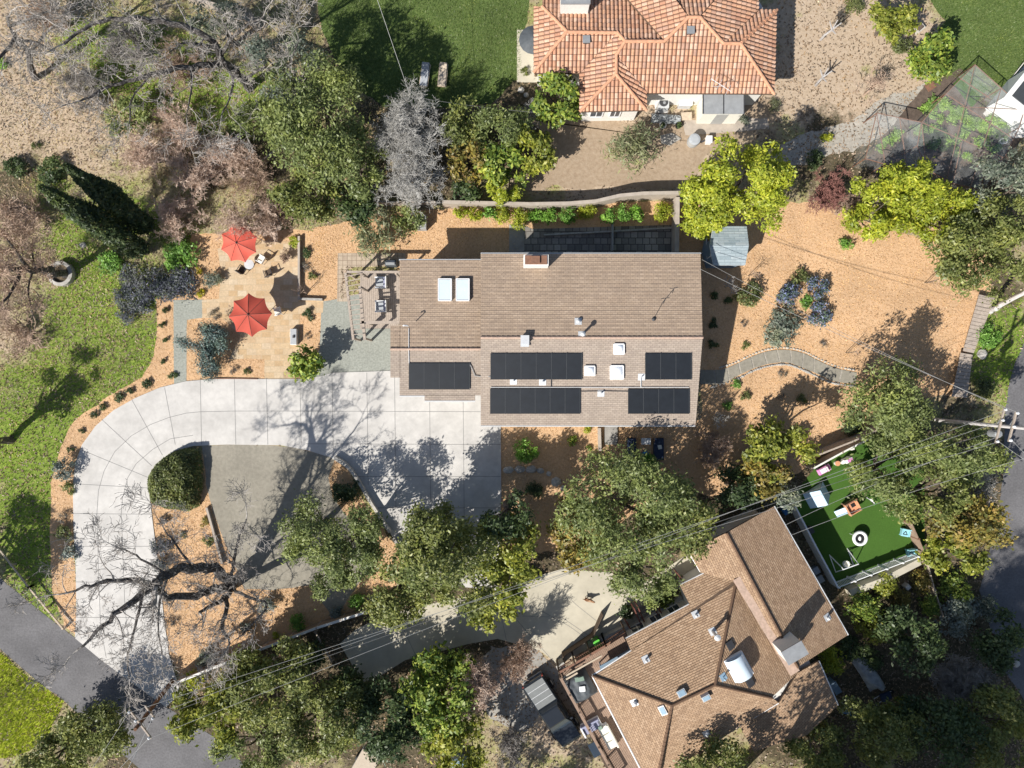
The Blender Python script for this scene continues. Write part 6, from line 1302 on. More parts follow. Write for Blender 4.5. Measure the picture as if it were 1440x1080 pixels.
# side entrance and loungers on the south side
one('entry_step', 'concrete_old', MB().box(W(859, 607) + Vector((0, 0, .09)), (1.0, 1.6, .18)).box(W(859, 618) + Vector((0, 0, .05)), (1.0, .8, .1)), 'shaded concrete step at the dark side entrance under the south gutter', 'step', W(859, 607))
def lounger(label, px, py, L, w_, cm, fm, rz=math.pi / 2, zz=0):
    b = W(px, py); t = thing('sun_lounger', label, 'sun lounger', b); cs, sn = math.cos(rz), math.sin(rz)
    def P(x, y, z): return b + Vector((x * cs - y * sn, x * sn + y * cs, z))
    MB().bar(P(-L / 2, 0, .34), P(L * .18, 0, .34), w_, .1).build('cushion', cm, t, bevel=.03); MB().bar(P(L * .18, 0, .35), P(L * .5, 0, .62), w_, .1).build('backrest', cm, t, bevel=.03)
    for y in (-w_ / 2 - .03, w_ / 2 + .03): MB().bar(P(-L / 2, y, .27), P(L / 2, y, .27), .06, .08).build('side_rail', fm, t)
    MB().bar(P(-L / 2, -w_ / 2, .27), P(-L / 2, w_ / 2, .27), .06, .08).build('end_rail', fm, t); MB().bar(P(L / 2, -w_ / 2, .27), P(L / 2, w_ / 2, .27), .06, .08).build('end_rail', fm, t)
    for x in (-L * .42, L * .42):
        for y in (-w_ / 2, w_ / 2): MB().tube([P(x, y, 0), P(x, y, .28)], .035, 6).build('leg', fm, t)
lounger('navy-cushioned lounger below the south gutter, left one', 887, 629, 1.5, .66, 'cushion_navy', 'metal_dark'); lounger('navy-cushioned lounger below the south gutter, right one with a pale cloth', 925, 631, 1.7, .72, 'cushion_navy', 'metal_dark')
p = W(926, 626); one('towel', 'cushion_white', MB().box(p + Vector((0, 0, .405)), (.3, .55, .02), .2).box(p + Vector((.03, .2, .415)), (.2, .2, .02), .6), 'pale cloth lying on the right navy lounger', 'towel', p)
p = W(906, 638); one('blue_bin', 'blue_plastic', MB().lathe(p, [(.2, 0), (.24, .42), (.26, .42), (.26, .47), (.0, .48)], 14), 'blue tub between the two navy loungers', 'tub', p)
one('lounger_table', 'metal_pale', MB().box(W(907, 620) + Vector((0, 0, .42)), (.75, .5, .04)).box(W(907, 620) + Vector((-.3, 0, .2)), (.05, .4, .4)).box(W(907, 620) + Vector((.3, 0, .2)), (.05, .4, .4)), 'speckled low table between the two navy loungers', 'table', W(907, 620))
def rock(label, px, py, r, mat='stone', cat='boulder', sx=1.0, h=.6):
    rg = np.random.default_rng(int(px * 7 + py)); bm = bmesh.new(); bmesh.ops.create_icosphere(bm, subdivisions=3, radius=1); b = W(px, py); R = r * H / F
    for v in bm.verts:
        k = 1 + .28 * noise.noise(v.co * 1.3 + Vector((px, py, 0))) + .1 * noise.noise(v.co * 4 + Vector((py, px, 0))); v.co = Vector((v.co.x * R * k * sx, v.co.y * R * k, max(-.05, v.co.z * R * k * h + R * h * .5)))
    me = bpy.data.meshes.new('boulder'); bm.to_mesh(me); bm.free(); tag(link('boulder', me, mat, None, b), label, cat)
for lb, x, y, r, sx in (('pale blue-grey boulder, biggest in the shaded front mulch', 782, 677, 6.5, 1.1), ('pale boulder up-left of the biggest one in the front mulch', 772, 666, 3.5, 1), ('whitish boulder below the biggest one in the front mulch', 792, 686, 4, 1), ('flat grey stone in the row across the front mulch, left', 715, 661, 5, 1.5), ('flat grey stone in the row across the front mulch, second', 731, 660, 5, 1.4), ('flat grey stone in the row across the front mulch, third', 747, 660, 5.5, 1.4), ('flat grey stone in the row across the front mulch, right', 760, 662, 4, 1.3), ('grey boulder on the verge beside the boardwalk bend', 1380, 498, 7, 1), ('pale rock at the tan soil rim beside the tile-roofed house corner', 733, 127, 4, 1.2), ('pale rock under the bushes by the lawn corner', 740, 134, 3.5, 1), ('pale rock in the lower right corner by the road', 1428, 933, 5, 1), ('pale stone on the thicket slope left of the planter', 117, 345, 4, 1.2)): rock(lb, x, y, r, 'stone_pale' if 'pale' in lb or 'whit' in lb else 'stone', sx=sx)
def stone_row(label, pts, n, r, mat='stone'):
    q = catmull(pts, 6, False); p = [W(a.x, a.y) for a in q]; t = thing('stone_edging', label, 'edging', p[0]); mb = MB(); rg = random.Random(len(pts) + n)
    for i in range(n):
        f = i / (n - 1) * (len(p) - 1.001); j = int(f); c = p[j].lerp(p[j + 1], f - j); R = r * rg.uniform(.7, 1.3); mb.lathe((c.x, c.y, 0), [(R, 0), (R * rg.uniform(.9, 1.1), R * .6), (R * .6, R * rg.uniform(.95, 1.2)), (0, R * 1.15)], 7, 1.25, .9)
    o = mb.build('stone', mat, t); o['kind'] = 'stuff'
stone_row('row of small stones edging the lower side of the curved stepping path', [(1000, 545), (1036, 533), (1060, 521), (1085, 514), (1108, 513), (1128, 520), (1150, 530), (1172, 539), (1203, 543)], 62, .10)
stone_row('row of small stones edging the upper side of the curved stepping path', [(1012, 517), (1033, 510), (1056, 499), (1080, 491), (1105, 489), (1130, 494), (1150, 504), (1176, 515), (1200, 520)], 46, .08, 'stone_pale')
# round stone planter
p = W(90, 386); t = thing('stone_planter', 'round stone planter ring around the leaning tree trunk in the meadow', 'planter', p); MB().lathe(p, [(.95, 0), (.98, .55), (.72, .6), (.70, .3), (0, .3)], 28).build('ring', 'stone', t); MB().lathe(p, [(.69, .3), (.69, .36), (0, .38)], 20).build('fill', 'litter', t)

# ================================================================== boardwalk
bw = thing('boardwalk', 'brown plank boardwalk bending down beside the right-hand road', 'boardwalk', W(1365, 480)); BZ = .55
def planks(L0, R0, L1, R1, n):
    for i in range(n):
        f0, f1 = i / n, (i + .9) / n; q = [W(*l, BZ) for l in ((L0[0] + (L1[0] - L0[0]) * f0, L0[1] + (L1[1] - L0[1]) * f0), (R0[0] + (R1[0] - R0[0]) * f0, R0[1] + (R1[1] - R0[1]) * f0), (R0[0] + (R1[0] - R0[0]) * f1, R0[1] + (R1[1] - R0[1]) * f1), (L0[0] + (L1[0] - L0[0]) * f1, L0[1] + (L1[1] - L0[1]) * f1))]
        MB().prism([(k.x, k.y) for k in reversed(q)], BZ - .04, BZ + (i % 3) * .004).build('plank', 'wood_grey', bw)
planks((1377, 414), (1399, 419), (1354, 494), (1369, 497), 15); planks((1351, 496), (1368, 499), (1338, 558), (1360, 560), 12)
for a, b in (((1379, 417), (1356, 494)), ((1396, 420), (1367, 496)), ((1353, 497), (1341, 558)), ((1365, 499), (1358, 560))): MB().bar(W(*a, BZ - .14), W(*b, BZ - .14), .1, .18).build('joist', 'wood_dark', bw)
# smooth pale trunk crossing above the boardwalk toward the road
limb_tree('pale_tree', 'pale bare trunk leaning out to the right edge above the boardwalk', W(1393, 438), [([(1393, 438, 0), (1405, 432, 1.5), (1425, 420, 3.4), (1450, 405, 5.6), (1480, 390, 7.4)], .22, .1)], 'pole_pale', 'twig_silver', 77, lev=2, every=2, tl=1.6, kids=3, start=.7)

# ================================================================== utility poles and wires
def pole(label, base, top, h, mat, arms, r=.16):
    a = W(*base); b = W(*top, h); t = thing('utility_pole', label, 'utility pole', a); MB().tube([a, b], [r, r * .7], 10).build('pole', mat, t); tips = []
    for z, d, hl, ins in arms:
        c = a.lerp(b, z / h); d = Vector((*d, 0)).normalized(); o_ = Vector((-d.y, d.x, 0)) * .2
        MB().bar(c - d * hl + o_, c + d * hl + o_, .10, .12).build('crossarm', 'wood_grey', t)
        for k in ins:
            q = c + d * hl * k + o_; MB().lathe(q + Vector((0, 0, .06)), [(.05, 0), (.09, .06), (.06, .12), (.09, .17), (.03, .22)], 8).build('insulator', 'porcelain', t); tips.append(q + Vector((0, 0, .27)))
        MB().bar(c + Vector((0, 0, -.6)), c + d * hl * .6 + o_, .05, .05).build('brace', 'metal_grey', t)
    return t, tips
d1 = (32, -42); _, L1 = pole('leaning brown wooden utility pole at the foot of the white driveway', (243, 957), (190, 1026), 7.4, 'pole_wood', [(6.9, d1, 1.25, (-.9, -.3, .9)), (5.2, d1, .55, (.9,))], .17)
_, L2 = pole('tall pale utility pole leaning out beside the right-hand road', (1300, 589), (1450, 603), 11.8, 'pole_pale', [(9.2, (.25, 1), 1.2, (-.9, .3, .9)), (10.4, (.25, 1), 1.0, (-.9, 0, .9))], .15)
p = W(1398, 601, 8); t = thing('transformer', 'grey drum transformer hung on the pale utility pole', 'transformer', p); MB().lathe(p + Vector((.1, -.42, -.5)), [(.05, -.03), (.26, 0), (.26, .8), (.2, .88), (0, .9)], 14).build('drum', 'metal_grey', t); MB().box(p + Vector((.0, -.2, -.1)), (.1, .3, .12)).build('bracket', 'metal_dark', t)
def wire(label, a, b, sag, r=.012, mat='wire', n=14, group=None):
    pts = [a.lerp(b, i / n) - Vector((0, 0, sag * 4 * (i / n) * (1 - i / n))) for i in range(n + 1)]; one('power_line', mat, MB().tube(pts, r, 4), label, 'cable', a, group)
GW = 'cables between the two utility poles'
for i, (k, j) in enumerate(((0, 0), (1, 1), (2, 2))): wire(f'{["upper", "middle", "lower"][i]} main cable between the brown pole and the pale pole', L1[k], L2[j], .9, .014, 'wire_pale', 20, GW)
wire('single cable from the lower bracket of the brown pole to the pale pole', L1[3], W(1408, 603, 8.2), 1.0, .014, 'wire', 20, GW)
wire('service cable from the brown pole running off the bottom left edge', L1[2], W(120, 1130, 7), .3, .016, 'wire_pale'); wire('thick grey cable from the brown pole running off the bottom edge', L1[3], W(160, 1120, 5.5), .2, .024, 'metal_grey'); wire('thin cable from the far crossarm end off the bottom edge', L1[0], W(95, 1130, 7), .3, .013, 'wire_pale')
wire('service drop from the pale pole to the gable of the angled house', W(1410, 612, 9), W(1105, 738, 4.2), .7, .014, 'wire_pale'); wire('second service drop from the pale pole across the turf to the angled house', W(1440, 645, 9.4), W(1114, 752, 4.2), .7, .014, 'wire_pale')
wire('service drop from the pale pole across the open mulch to the main house', L2[5], W(984, 378, 5.2), .7, .016, 'wire'); wire('long cable crossing above the open mulch beside the house service drop', L2[2], W(987, 365, 5.2), .9, .014, 'wire')
wire('cable from the pale pole running off the right edge along the road', L2[3], W(1560, 740, 9.5), .4, .013, 'wire_pale'); wire('cable from the pale pole crossing the road to the right edge', L2[0], W(1560, 720, 9), .4, .013, 'wire_pale')
wire('thin pale wire crossing the back lawn to the silver bare tree', W(524, -20, 8), W(575, 130, 5.5), .2, .016, 'wire_pale'); wire('thin wire from the silver bare tree to the tile-roofed house', W(575, 135, 5.5), W(752, 158, 3.4), .3, .012, 'wire')

# ================================================================== back lawn and tile-house yard
def wood_lounger(label, px, py, cm, rz):
    lounger(label, px, py, 1.75, .58, cm, 'wood_pale', rz)
wood_lounger('wooden lounger with a grey pad in tree shade on the back lawn', 598, 108, 'cushion_grey', math.radians(82)); wood_lounger('wooden lounger with a sunlit beige pad on the back lawn', 623, 108, 'stucco_tan', math.radians(84))
p = W(930, 150); t = thing('air_conditioner', 'white air-conditioning unit with round black fan beside the tile-roofed house', 'air conditioner', p); MB().box(p + Vector((0, 0, .45)), (.85, .85, .9)).build('casing', 'metal_pale', t, bevel=.04); MB().lathe(p + Vector((0, 0, .905)), [(.34, 0), (.34, .03), (.30, .035), (0, .02)], 22).build('fan_grille', 'metal_dark', t); MB().lathe(p + Vector((.05, -.05, .94)), [(.12, 0), (.1, .03), (0, .04)], 12).build('hub', 'metal_grey', t); MB().box(p + Vector((0, 0, .03)), (1.05, 1.05, .06)).build('pad', 'concrete', t)
p = W(961, 148); t = thing('pump_box', 'white-lidded equipment box beside the air-conditioning unit', 'equipment box', p); MB().box(p + Vector((0, 0, .38)), (.95, .62, .76)).build('body', 'metal_pale', t, bevel=.02); MB().box(p + Vector((0, 0, .79)), (1.02, .68, .06)).build('lid', 'white_paint', t)
p = W(964, 165); one('cardboard_box', 'wood_pale', MB().box(p + Vector((0, 0, .2)), (.8, .5, .4), .05).box(p + Vector((0, -.3, .38)), (.8, .14, .02), .05), 'tan box in front of the white-lidded equipment box', 'box', p)
p = W(935, 168); V = []; Q = []
for j in range(9):
    for i in range(25): u, v = i / 24 - .5, j / 8 - .5; V.append((p.x + u * 2.3, p.y + v * .75 - u * .15, .42 + .14 * noise.noise(Vector((i * .5, j * .6, 1))) + .06 * noise.noise(Vector((i * 1.3, j * 1.5, 7))) - (abs(v) ** 3) * 2.4))
Q = [(j * 25 + i, j * 25 + i + 1, (j + 1) * 25 + i + 1, (j + 1) * 25 + i) for j in range(8) for i in range(24)]; one('tarpaulin', 'tarp', MB().add(V, Q), 'crumpled grey tarpaulin over a pile beside the tile-roofed house', 'tarpaulin', p)
for lb, x, y, mt in (('white-rimmed black pot below the grey tarpaulin, left one', 931, 178, 'white_paint'), ('black pot with weeds below the grey tarpaulin, right one', 953, 178, 'black_rubber')):
    p = W(x, y); t = thing('plant_pot', lb, 'plant pot', p); MB().lathe(p, [(.2, 0), (.27, .34), (.23, .35), (.22, .25), (0, .25)], 14).build('pot', mt, t); v, f = lump_leaves([(0, 0, .35, .2, .2, .15)], 90, .08, np.random.default_rng(x), .06); link('plant', np_mesh('plant', v, f), 'leaf_dark', t)
p = W(944, 192); one('stepping_stone', 'stone', MB().prism([(q.x, q.y) for q in reversed([W(*k) for k in ((928, 191), (945, 187), (958, 195), (942, 205), (930, 202))])], 0, .07), 'grey flat slab half under the wispy tree by the pots', 'stone slab', p)
p = W(973, 201); t = thing('water_barrel', 'round grey-green lidded barrel on the bare dirt yard', 'barrel', p); MB().lathe(p, [(.42, 0), (.47, .4), (.42, .8)], 22).build('body', 'siding_grey', t); MB().lathe(p, [(.45, .8), (.45, .86), (.3, .9), (0, .91)], 22).build('lid', 'cushion_grey', t)
p = W(995, 199); t = thing('cooler', 'small white box standing right of the grey-green barrel', 'box', p); MB().box(p + Vector((0, 0, .25)), (.42, .52, .5)).build('body', 'white_paint', t, bevel=.02); MB().box(p + Vector((0, 0, .53)), (.46, .56, .06)).build('lid', 'white_paint', t, bevel=.01); MB().box(p + Vector((-.42, -.03, .1)), (.3, .12, .16), .4).build('tap', 'metal_dark', t)
# lean-to shed with corrugated roof
t = thing('lean_to_shed', 'pale lean-to shed with grey sheet roof against the tile-roofed house', 'shed', W(1018, 155)); lp = Plane((988, 133, 2.6), (1048, 133, 2.6), (1018, 160, 2.3)); rp = [(lp, [(988, 133), (1047, 133), (1047, 160), (988, 160)])]
slab('roof', rp, 'metal_grey', t, .05, 0)
for i in range(3): x = 988.5 + i * 28.8; MB().bar(lp.at(x, 133, .03), lp.at(x, 160, .03), .06, .05).build('batten', 'metal_dark', t)
walls('wall', t, [(990, 134), (1046, 134), (1046, 159), (990, 159)], 2.2, 'cushion_white'); a, b = W(990, 159, 2.2), W(1046, 159, 2.2); MB().box(((a.x + b.x) / 2, a.y - .02, 1.0), (.9, .04, 1.9)).build('door', 'siding_grey', t)
p = W(735, 72); one('patio_umbrella', 'cover_grey', MB().lathe((W(749, 73).x, W(0, 73).y, 0), [(.04, 0), (.04, 2.0), (1.1, 1.95), (.6, 2.2), (0.05, 2.4)], 16), 'dark round parasol beside the west wall of the tile-roofed house', 'umbrella', W(749, 73))

# ================================================================== netted vegetable cage
cg = thing('netted_cage', 'large netted vegetable cage on a thin brown frame, top right', 'fruit cage', W(1330, 190)); CZ = 2.1
top = [(1371, 91), (1441, 154), (1425, 200), (1384, 268), (1325, 262), (1262, 240), (1290, 172), (1340, 122)]
ring = [(1371, 91), (1408, 124), (1441, 154), (1433, 180), (1412, 222), (1384, 268), (1340, 258), (1303, 238), (1290, 205), (1296, 172), (1330, 132)]
ring2 = [(1233, 159), (1296, 172), (1303, 238), (1245, 231), (1217, 223)]
def cage(ringp, inner):
    p = [W(*q, CZ) for q in ringp]
    for a, b in zip(p, p[1:] + p[:1]): MB().bar(a, b, .05, .05).build('rail', 'wood_red', cg)
    for q in p: MB().bar((q.x, q.y, 0), (q.x, q.y, CZ), .06, .06, up=(0, 1, 0)).build('post', 'wood_red', cg)
    for a, b in inner: MB().bar(W(*a, CZ), W(*b, CZ), .045, .045).build('rail', 'wood_red', cg)
    n_ = len(p); mb = MB(); mb.poly([q + Vector((0, 0, .04)) for q in p]); mb.build('roof_net', 'net', cg)
    mb = MB()
    for a, b in zip(p, p[1:] + p[:1]): mb.poly([Vector((a.x, a.y, .02)), Vector((b.x, b.y, .02)), b + Vector((0, 0, .04)), a + Vector((0, 0, .04))])
    mb.build('side_net', 'net', cg)
m, nt, out = newmat('net'); MATS['net'] = m; P = pos(nt); n_ = noise_n(nt, P, 1.1, 5, .65); pr = nt.nodes.new('ShaderNodeBsdfDiffuse'); pr.inputs[0].default_value = (.78, .80, .80, 1); tr = nt.nodes.new('ShaderNodeBsdfTransparent'); mx = nt.nodes.new('ShaderNodeMixShader'); nt.links.new(stretch(nt, n_, .3, .7, .04, .17), mx.inputs[0]); nt.links.new(tr.outputs[0], mx.inputs[1]); nt.links.new(pr.outputs[0], mx.inputs[2]); nt.links.new(mx.outputs[0], out.inputs[0])
cage(ring, [((1371, 91), (1330, 258)), ((1408, 124), (1365, 262)), ((1330, 132), (1425, 195)), ((1296, 172), (1412, 222)), ((1441, 154), (1350, 150)), ((1350, 110), (1392, 138)), ((1340, 258), (1352, 200))])
cage(ring2, [((1233, 159), (1245, 231)), ((1265, 166), (1275, 234))])
for lb, x, y in (('white tub on the path rim beside the cage', 1428, 166), ('white tub among the vegetables in the cage', 1408, 200)): p = W(x, y); one('tub', 'white_paint', MB().lathe(p, [(.2, 0), (.26, .3), (.22, .3), (.2, .08), (0, .08)], 16, 1.3, .9), lb, 'tub', p)
p = W(1428, 128); t = thing('outbuilding', 'white outbuilding with a dark roof panel at the right edge above the cage', 'outbuilding', W(1445, 130)); bp = [W(*q, 2.2) for q in ((1412, 137), (1446, 95), (1500, 130), (1462, 178))]; MB().prism([(q.x, q.y) for q in reversed(bp)], 0, 2.2).build('wall', 'white_paint', t); bp = [W(*q, 2.3) for q in ((1424, 134), (1448, 104), (1495, 134), (1464, 166))]; MB().prism([(q.x, q.y) for q in reversed(bp)], 2.205, 2.3).build('roof_panel', 'panel_line', t)
p = W(1308, 121); one('grate', 'wood_red', MB().box(p + Vector((0, 0, .03)), (.5, .4, .06), .6).box(p + Vector((0, 0, .02)), (.75, .65, .04), .6), 'small red-brown square cover in the white gravel near the cage', 'drain cover', p)
p = W(1290, 42); t = thing('planter_box', 'small square pale box between lawn and round clipped bush', 'planter', p); MB().box(p + Vector((0, 0, .2)), (.7, .55, .4), .7).build('body', 'stone_pale', t); MB().box(p + Vector((0, 0, .41)), (.5, .36, .03), .7).build('fill', 'soil', t)
one('cane', 'pole_pale', MB().tube([W(1424, 108, .1), W(1440, 88, 1.0)], .03, 5), 'thin dark pole leaning across the outbuilding corner', 'pole', W(1424, 108))

# ================================================================== artificial turf play yard
def R2(a): return (Vector((math.cos(a), math.sin(a), 0)), Vector((-math.sin(a), math.cos(a), 0)), Vector((0, 0, 1)))
c = W(1149, 696); ax = R2(math.radians(28)); t = thing('play_house', 'pale blue A-frame play tent on the turf by the white fence', 'play tent', c)
def PL(x, y, z): return c + ax[0] * x + ax[1] * y + ax[2] * z
MB().add([PL(-.95, -.7, .05), PL(-.95, .6, .05), PL(0, .6, 1.15), PL(0, -.7, 1.15), PL(-.98, -.7, .02), PL(-.98, .6, .02), PL(-.02, .6, 1.18), PL(-.02, -.7, 1.18)], [(0, 1, 2, 3), (7, 6, 5, 4), (0, 3, 7, 4), (1, 5, 6, 2), (0, 4, 5, 1), (3, 2, 6, 7)]).build('canvas', 'sky_plastic', t)
MB().add([PL(.85, -.5, .05), PL(.85, .75, .05), PL(0, .6, 1.17), PL(0, -.7, 1.17), PL(.88, -.5, .02), PL(.88, .75, .02), PL(.02, .6, 1.2), PL(.02, -.7, 1.2)], [(3, 2, 1, 0), (4, 5, 6, 7), (4, 7, 3, 0), (2, 6, 5, 1), (1, 5, 4, 0), (7, 6, 2, 3)]).build('canvas', 'sky_plastic', t)
MB().add([PL(-.02, .62, 1.12), PL(.8, .74, .06), PL(-.9, .62, .06), PL(0, .58, 1.1)], [(0, 1, 2), (3, 2, 1)]).build('end_panel', 'acrylic_blue', t)
c = W(1193, 711); ax = R2(math.radians(30)); t = thing('play_climber', 'orange play climber with a pale slide in the middle of the turf', 'play set', c)
MB().box(c + Vector((0, 0, .55)), (.95, .95, .08), ax=ax).build('platform', 'orange_plastic', t, bevel=.02)
for sx in (-1, 1): MB().box(PL(sx * .47, 0, .68), (.08, 1.05, .35), ax=ax).build('side_wall', 'orange_plastic', t, bevel=.02)
MB().box(PL(0, -.47, .68), (.95, .08, .35), ax=ax).build('side_wall', 'orange_plastic', t, bevel=.02)
for sx in (-.4, .4):
    for sy in (-.4, .4): MB().bar(PL(sx, sy, 0), PL(sx, sy, 1.0), .09, .09, up=(0, 1, 0)).build('post', 'wood_brown', t)
MB().box(PL(.15, .08, .6), (.34, .3, .03), ax=ax).build('hatch', 'black_rubber', t); MB().box(PL(.0, .5, .8), (1.05, .1, .5), ax=ax).build('back_panel', 'wood_red', t, bevel=.02)
sl_ = MB(); sl_.bar(PL(-.5, .02, .56), PL(-1.25, -.02, .12), .46, .04); sl_.bar(PL(-.5, .25, .62), PL(-1.25, .21, .18), .04, .14); sl_.bar(PL(-.5, -.21, .62), PL(-1.25, -.25, .18), .04, .14); sl_.build('slide', 'sky_plastic', t)
c = W(1205, 755); t = thing('baby_bouncer', 'round white and black bouncer seat ring on the turf', 'bouncer', c); r_ = MB(); 
def torus(mb, c, R, r, n=28, k=8, sx=1.0):
    b = len(mb.v)
    for i in range(n):
        a = 2 * math.pi * i / n
        for j in range(k): q = 2 * math.pi * j / k; mb.v.append((c.x + (R + r * math.cos(q)) * math.cos(a) * sx, c.y + (R + r * math.cos(q)) * math.sin(a), c.z + r * math.sin(q)))
    for i in range(n):
        for j in range(k): mb.f.append((b + i * k + j, b + ((i + 1) % n) * k + j, b + ((i + 1) % n) * k + (j + 1) % k, b + i * k + (j + 1) % k))
    return mb
torus(r_, c + Vector((0, 0, .5)), .48, .13).build('ring', 'white_paint', t, smooth=True); MB().lathe(c + Vector((0, 0, .42)), [(.36, 0), (.36, .04), (.14, .05)], 24).build('mat', 'black_rubber', t); MB().lathe(c + Vector((-.02, -.02, .47)), [(.13, 0), (.13, .07), (.06, .1), (0, .1)], 16, .8, 1.3).build('seat', 'white_paint', t)
for a in (.6, 2.7, 4.8): MB().tube([c + Vector((math.cos(a) * .62, math.sin(a) * .62, 0)), c + Vector((math.cos(a) * .5, math.sin(a) * .5, .5))], .03, 6).build('leg', 'metal_pale', t)
c = W(1184, 790); t = thing('swing_frame', 'white tubular swing frame with a hanging seat at the turf corner', 'swing', c); ax = R2(math.radians(20))
for sx in (-1, 1):
    MB().tube([PL(sx * .75, .85, 0), PL(sx * .6, 0, 1.5)], .04, 6).build('leg', 'white_paint', t); MB().tube([PL(sx * .75, -.6, 0), PL(sx * .6, 0, 1.5)], .04, 6).build('leg', 'white_paint', t); MB().tube([PL(sx * .75, .85, .04), PL(sx * .75, -.6, .04)], .035, 6).build('foot', 'white_paint', t)
MB().tube([PL(-.62, 0, 1.5), PL(.62, 0, 1.5)], .045, 8).build('beam', 'white_paint', t); s_ = MB(); s_.lathe(PL(0, 0, .5), [(.12, 0), (.24, .06), (.27, .28), (.2, .28), (.12, .1)], 14); s_.build('seat', 'cushion_white', t)
for sx in (-.2, .2): MB().tube([PL(sx, 0, .75), PL(sx, 0, 1.5)], .012, 4).build('rope', 'white_paint', t)
def kid_chair(label, px, py, rz):
    global c, ax
    c = W(px, py); ax = R2(rz); t = thing('kids_chair', label, 'toy chair', c, 'aqua plastic chairs on the turf'); MB().box(PL(0, 0, .3), (.62, .6, .07), ax=ax).build('seat', 'aqua_plastic', t, bevel=.03); MB().box(PL(0, .3, .55), (.62, .08, .5), ax=ax).build('backrest', 'aqua_plastic', t, bevel=.03)
    for sx in (-1, 1): MB().box(PL(sx * .3, .02, .32), (.09, .56, .34), ax=ax).build('arm', 'aqua_plastic', t, bevel=.03)
    b_ = MB(); q = [PL(0, .14, .345), PL(-.17, -.14, .345), PL(.17, -.14, .345)]
    for u, v in zip(q, q[1:] + q[:1]): b_.bar(u, v, .05, .012)
    b_.build('slot', 'black_rubber', t)
    for sx in (-.25, .25):
        for sy in (-.24, .24): MB().box(PL(sx, sy, .14), (.08, .08, .28), ax=ax).build('leg', 'aqua_plastic', t)
kid_chair('aqua plastic toy chair on the turf edge, upper one', 1270, 748, -.2); kid_chair('aqua plastic toy chair on the turf edge, lower one', 1278, 776, .15)
c = W(1156, 660); ax = R2(math.radians(28)); t = thing('toy_car', 'pink and white ride-on toy car parked against the turf fence', 'toy car', c)
MB().box(PL(0, 0, .3), (1.05, .5, .28), ax=ax).build('body', 'pink_plastic', t, bevel=.07); MB().box(PL(-.1, 0, .46), (.45, .36, .06), ax=ax).build('seat', 'white_paint', t, bevel=.02); MB().box(PL(.22, 0, .55), (.05, .4, .2), ax=ax).build('windscreen', 'cushion_white', t); MB().box(PL(.52, 0, .26), (.1, .5, .16), ax=ax).build('bumper', 'white_paint', t, bevel=.02)
for sx in (-.34, .34):
    for sy in (-.27, .27): MB().tube([PL(sx, sy - .05, .16), PL(sx, sy + .05, .16)], .16, 12).build('wheel', 'black_rubber', t)
c = W(1175, 651); t = thing('toy_stool', 'small cream toy stool right of the pink toy car', 'toy', c); MB().lathe(c, [(.16, 0), (.2, .3), (.18, .34), (0, .35)], 14).build('body', 'cushion_white', t); MB().lathe(c, [(.2, .35), (.2, .4), (0, .41)], 14).build('top', 'orange_plastic', t)
c = W(1188, 646); ax = R2(math.radians(26)); t = thing('toy_kitchen', 'pink and white toy kitchen against the turf fence', 'toy', c); MB().box(PL(0, 0, .4), (.62, .3, .8), ax=ax).build('body', 'white_paint', t, bevel=.02); MB().box(PL(.05, -.02, .82), (.4, .24, .04), ax=ax).build('worktop', 'pink_plastic', t); MB().box(PL(-.35, -.05, .2), (.2, .25, .4), ax=ax).build('drawer', 'cushion_white', t)
c = W(1222, 703); ax = R2(math.radians(-40)); t = thing('balance_bike', 'small white and green balance bike on the turf under the oak', 'toy bike', c)
for s_ in (-.35, .35):
    q = PL(s_, 0, .2); mb = MB(); b_ = 0
    for i in range(16):
        a = 2 * math.pi * i / 16; a2 = 2 * math.pi * (i + 1) / 16; mb.tube([q + ax[0] * .18 * math.cos(a) + Vector((0, 0, .18 * math.sin(a))), q + ax[0] * .18 * math.cos(a2) + Vector((0, 0, .18 * math.sin(a2)))], .025, 5)
    mb.build('wheel', 'black_rubber', t)
MB().tube([PL(-.35, 0, .2), PL(0, 0, .42), PL(.3, 0, .45), PL(.35, 0, .2)], .03, 6).build('frame', 'white_paint', t); MB().tube([PL(.28, -.22, .62), PL(.3, 0, .6), PL(.28, .22, .62)], .02, 5).build('handlebar', 'green_plastic', t); MB().box(PL(-.08, 0, .5), (.26, .12, .06), ax=ax).build('saddle', 'white_paint', t)
for lb, x, y, mt in (('dark bin in the narrow passage beside the turf fence, upper one', 1136, 744, 'metal_dark'), ('grey crate in the narrow passage beside the turf fence, middle one', 1144, 800, 'metal_grey'), ('grey crate in the narrow passage beside the turf fence, lowest one', 1150, 812, 'siding_grey'), ('blue tub in the narrow passage at the top of the turf fence', 1102, 717, 'blue_plastic')):
    p = W(x, y); t = thing('storage_crate', lb, 'crate', p); MB().box(p + Vector((0, 0, .25)), (.5, .42, .5), math.radians(-60)).build('body', mt, t, bevel=.02); MB().box(p + Vector((0, 0, .52)), (.55, .47, .05), math.radians(-60)).build('lid', mt, t)
p = W(1192, 628); one('fence_clutter', 'cushion_white', MB().box(p + Vector((0, 0, .4)), (.25, .4, .8), .3).tube([p + Vector((-.3, -.2, .05)), p + Vector((-1.0, -.5, .1))], .06, 6), 'white post bag in the narrow gap between the two turf fences', 'bag', p)

